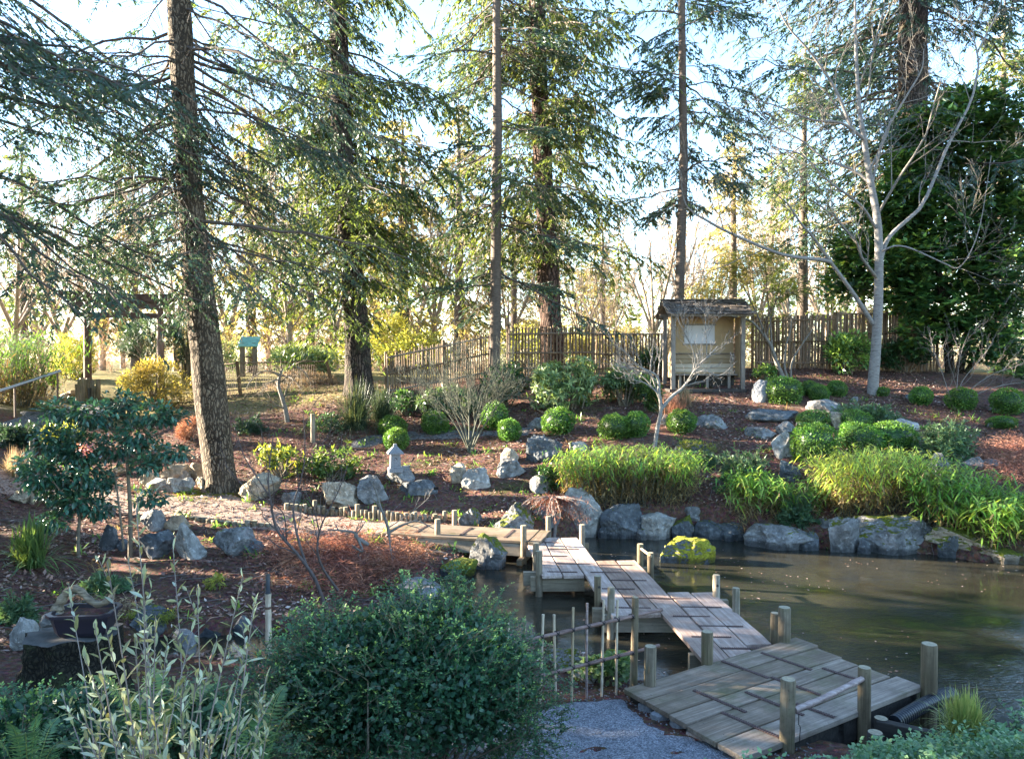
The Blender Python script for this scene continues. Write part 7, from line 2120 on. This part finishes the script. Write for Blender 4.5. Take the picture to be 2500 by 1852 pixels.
def far_bare_proto(seed, H, spread=.5):
    r = np.random.default_rng(seed)
    L = []
    tr = np.array([[0, 0, -.2], [.05, 0, H * .12], [0, .05, H * .24]]); L.append((tr, .17, .13))
    for i in range(6):
        a = i * 1.05 + r.normal(0, .2); e = r.uniform(.3, .6) * H * spread
        L.append((np.array([[0, .05, H * .22], [np.cos(a) * e * .4, np.sin(a) * e * .4, H * .45], [np.cos(a) * e * .85, np.sin(a) * e * .85, H * .72], [np.cos(a) * e, np.sin(a) * e, H * .98]]), .09, .012))
    return bare_tree('far_bare_tree', '', L, [(8, .38, .5, .2, .6), (5, .44, .6, .2, .6), (4, .42, .7, .2, .6)], seed, 'twig_tan', 'twig_tan', (0, 0, 0), upb=.15, minr=.012, sides=8)[0]
FBP = [far_bare_proto(511, 9.0), far_bare_proto(512, 11.0, .4), far_bare_proto(513, 7.0, .7)]
FB = [(1597,36,0,.85,'vase crowned bare maple standing in the bright gap left of the shelter'),(705,31,1,.9,'bare tree with mossy limbs between the two big trunks'),(1060,34,1,.8,'pinkish bare tree behind the angled fence'),(430,36,0,1.0,'bare tree behind the leaning fir'),
  (1850,44,1,1.0,'bare tree high above the tall fence'),(40,30,2,1.0,'twiggy bare tree at the left edge beyond the handrail'),(250,44,0,1.1,'bare tree beyond the torii beams'),(1730,48,2,1.2,'wide bare tree above the shelter roof'),(560,42,2,1.3,'wide bare tree beyond the wire fence'),
  (1480,44,2,.8,'small bare tree low left of the bright gap'),(2020,40,2,1.2,'wide bare tree behind the tall fence'),(150,33,2,.9,'brown twiggy tree left of the torii'),(930,40,0,1.1,'bare tree right of the dark trunk'),(1240,40,2,.9,'reddish bare shrub tree between slim and thick trunks'),
  (655,48,1,1.1,'bare tree far behind the roofed post box'),(820,52,0,1.2,'tall bare tree far behind the dark trunk'),(1010,50,2,1.4,'broad bare tree far behind the angled fence corner'),(1140,56,0,1.2,'pale bare tree far left of the thick trunk'),(1330,58,1,1.1,'bare tree far behind the thick trunk'),
  (1420,52,0,.9,'low bare tree far behind the middle fence'),(1680,56,1,1.1,'bare tree far behind the shelter'),(1930,54,0,1.2,'bare tree far behind the pale tree fork'),(300,56,1,1.2,'bare tree far behind the torii centre'),(100,54,2,1.3,'broad bare tree far behind the left steps'),(2200,52,0,1.1,'bare tree far behind the massive dark trunk'),(2420,50,2,1.3,'bare tree glimpsed far right behind the evergreen')]
used = set()
for (u, y, k, s_, lab) in FB:
    src = FBP[k]; o = src if k not in used else copy_tree(src); used.add(k)
    p = at(u, 880, y); o.location = (p[0], y, h1(p[0], y)); o.rotation_euler = (0, 0, rng.uniform(0, 6)); o.scale = (s_, s_, s_)
    o['label'] = lab; o['category'] = 'tree'; o['group'] = 'bare trees beyond the fence'
# brush behind the fence: bare red brown thicket with green undershrubs
def thicket():
    r = np.random.default_rng(521); n = 38000
    nb = 260
    bx = r.uniform(-34, 34, nb); by = r.uniform(28, 56, nb); bh = r.uniform(.9, 2.4, nb) * (1 + (by - 28) * .015); bw = r.uniform(.8, 1.9, nb)
    k = r.integers(nb, size=n); f = r.random(n)
    az = r.uniform(0, 6.28, n); e = r.uniform(0, .9, n)
    x = bx[k] + np.cos(az) * np.sin(e) * f * bw[k] * 1.3; y = by[k] + np.sin(az) * np.sin(e) * f * bw[k] * 1.3
    z = 3.0 + f * np.cos(e) * bh[k]
    D = unit(np.c_[np.cos(az) * np.sin(e), np.sin(az) * np.sin(e), np.cos(e)] + r.normal(0, .35, (n, 3)))
    hue = r.uniform(0, 1, nb)[k]
    mb = MB(); kites(mb, np.c_[x, y, z], D, rnd_dirs(r, n), r.uniform(.25, .6, n), r.uniform(.012, .03, n), np.clip(hue * .6 + r.uniform(0, .5, n), 0, 1))
    tag(mb.obj('thicket', M['thicket']), 'pinkish brown winter thicket in the field beyond the fence', 'thicket', None, 'stuff')
thicket()
for i, (u, y, w, h, mat, lab) in enumerate(((1040, 27.5, 1.5, 1.5, 'yellowgreen', 'sunlit yellow bush glowing behind the angled fence'), (1290, 28.5, 1.9, 1.6, 'yellowgreen', 'yellow green bush behind the middle fence'), (1420, 29, 1.4, 1.2, 'fir_yellow', 'olive bush behind the straight topped fence'),
    (960, 28, .8, 2.2, 'yellowgreen', 'narrow lime shrub between dark trunk and fence'), (720, 29, 1.8, 1.2, 'rhodo', 'green bush in the field beyond the wire fence'), (520, 29, 1.6, 1.4, 'rhodo', 'pale green shrubs behind the leaning trunk'),
    (880, 30, 1.2, 1.4, 'yellowgreen', 'lime shrub just right behind the dark trunk'), (1530, 30, 1.6, 1.6, 'fir_yellow', 'dull shrub left behind the shelter'), (1760, 29, 1.5, 1.7, 'thicket', 'reddish twiggy bush behind the shelter'))):
    p = at(u, 880, y); b = np.array([p[0], y, h1(p[0], y)])
    bush('shrub', lab, 'shrub', b, (w, w * .8, h * .55), 2600, .13, .045, mat, 530 + i, nl=18, stems=6, tint=(.2, .95), group='shrubs beyond the fence')
# far wood along the horizon
def far_wood():
    r = np.random.default_rng(541); mb = MB(); n = 300
    x = r.uniform(-95, 95, n); y = r.uniform(62, 120, n); bare = r.random(n) < .62; H = np.where(bare, r.uniform(8, 15, n), r.uniform(8, 17, n))
    per = 115
    k = np.repeat(np.arange(n), per); f = r.random(len(k)) ** .8; b = bare[k]
    rad = np.where(b, np.sin(np.clip(f, .1, 1) * 2.6) * H[k] * .36 * r.random(len(k)) ** .5, (1 - f) * r.uniform(.25, 1, len(k)) * (H[k] * .2) + .2); az = r.uniform(0, 6.28, len(k))
    P = np.c_[x[k] + np.cos(az) * rad, y[k] + np.sin(az) * rad, 3 + f * H[k]]
    D = unit(np.c_[np.cos(az), np.sin(az), np.where(b, 1.2, -.3) + r.normal(0, .3, len(k))])
    Ls = np.where(b, r.uniform(.8, 2.0, len(k)), r.uniform(.5, 1.2, len(k))); Ws = np.where(b, r.uniform(.05, .11, len(k)), r.uniform(.15, .4, len(k)))
    Nn = rnd_dirs(r, len(k)); tv = np.clip(r.uniform(0, .6, len(k)) + (r.random(n) * .4)[k], 0, 1)
    kites(mb, P[~b], D[~b], Nn[~b], Ls[~b], Ws[~b], tv[~b], 0)
    kites(mb, P[b], D[b], Nn[b], Ls[b], Ws[b], tv[b], 1)
    tag(mb.obj('far_wood', [M['fir_green'], M['thicket']]), 'distant wood along the horizon beyond the field', 'wood', None, 'stuff')
far_wood()
# the same wood goes on beyond the left edge of the picture and shades the near garden
def near_wood():
    r = np.random.default_rng(551); mb = MB()
    spots = [(-13.5, 9.0), (-16, 12.0), (-12.5, 5.5), (-19, 8), (-22, 12), (-15, 2), (-22, 4), (-29, 8), (-15, 13.8), (-19, 13)]
    for (x, y) in spots:
        H = r.uniform(12, 17); z0 = h1(x, y); per = 2700
        f = r.random(per) ** .9; rad = (1.02 - f) * r.uniform(.2, 1, per) * 3.0 + .15; az = r.uniform(0, 6.28, per)
        P = np.c_[x + np.cos(az) * rad, y + np.sin(az) * rad, z0 + 1.0 + f * (H - 1)]
        D = unit(np.c_[np.cos(az), np.sin(az), r.normal(-.4, .3, per)])
        kites(mb, P, D, unit(np.c_[r.normal(0, .6, (per, 2)), np.ones(per)]), r.uniform(.35, .8, per), r.uniform(.12, .3, per), r.uniform(0, .8, per))
        tubes(mb, np.array([[x, y, z0 - .3], [x, y, z0 + H]]), np.array([.3, .05]), 8, 0.)
    tag(mb.obj('wood_edge', M['fir']), 'conifers of the wood continuing past the left edge', 'wood', None, 'stuff')
near_wood()
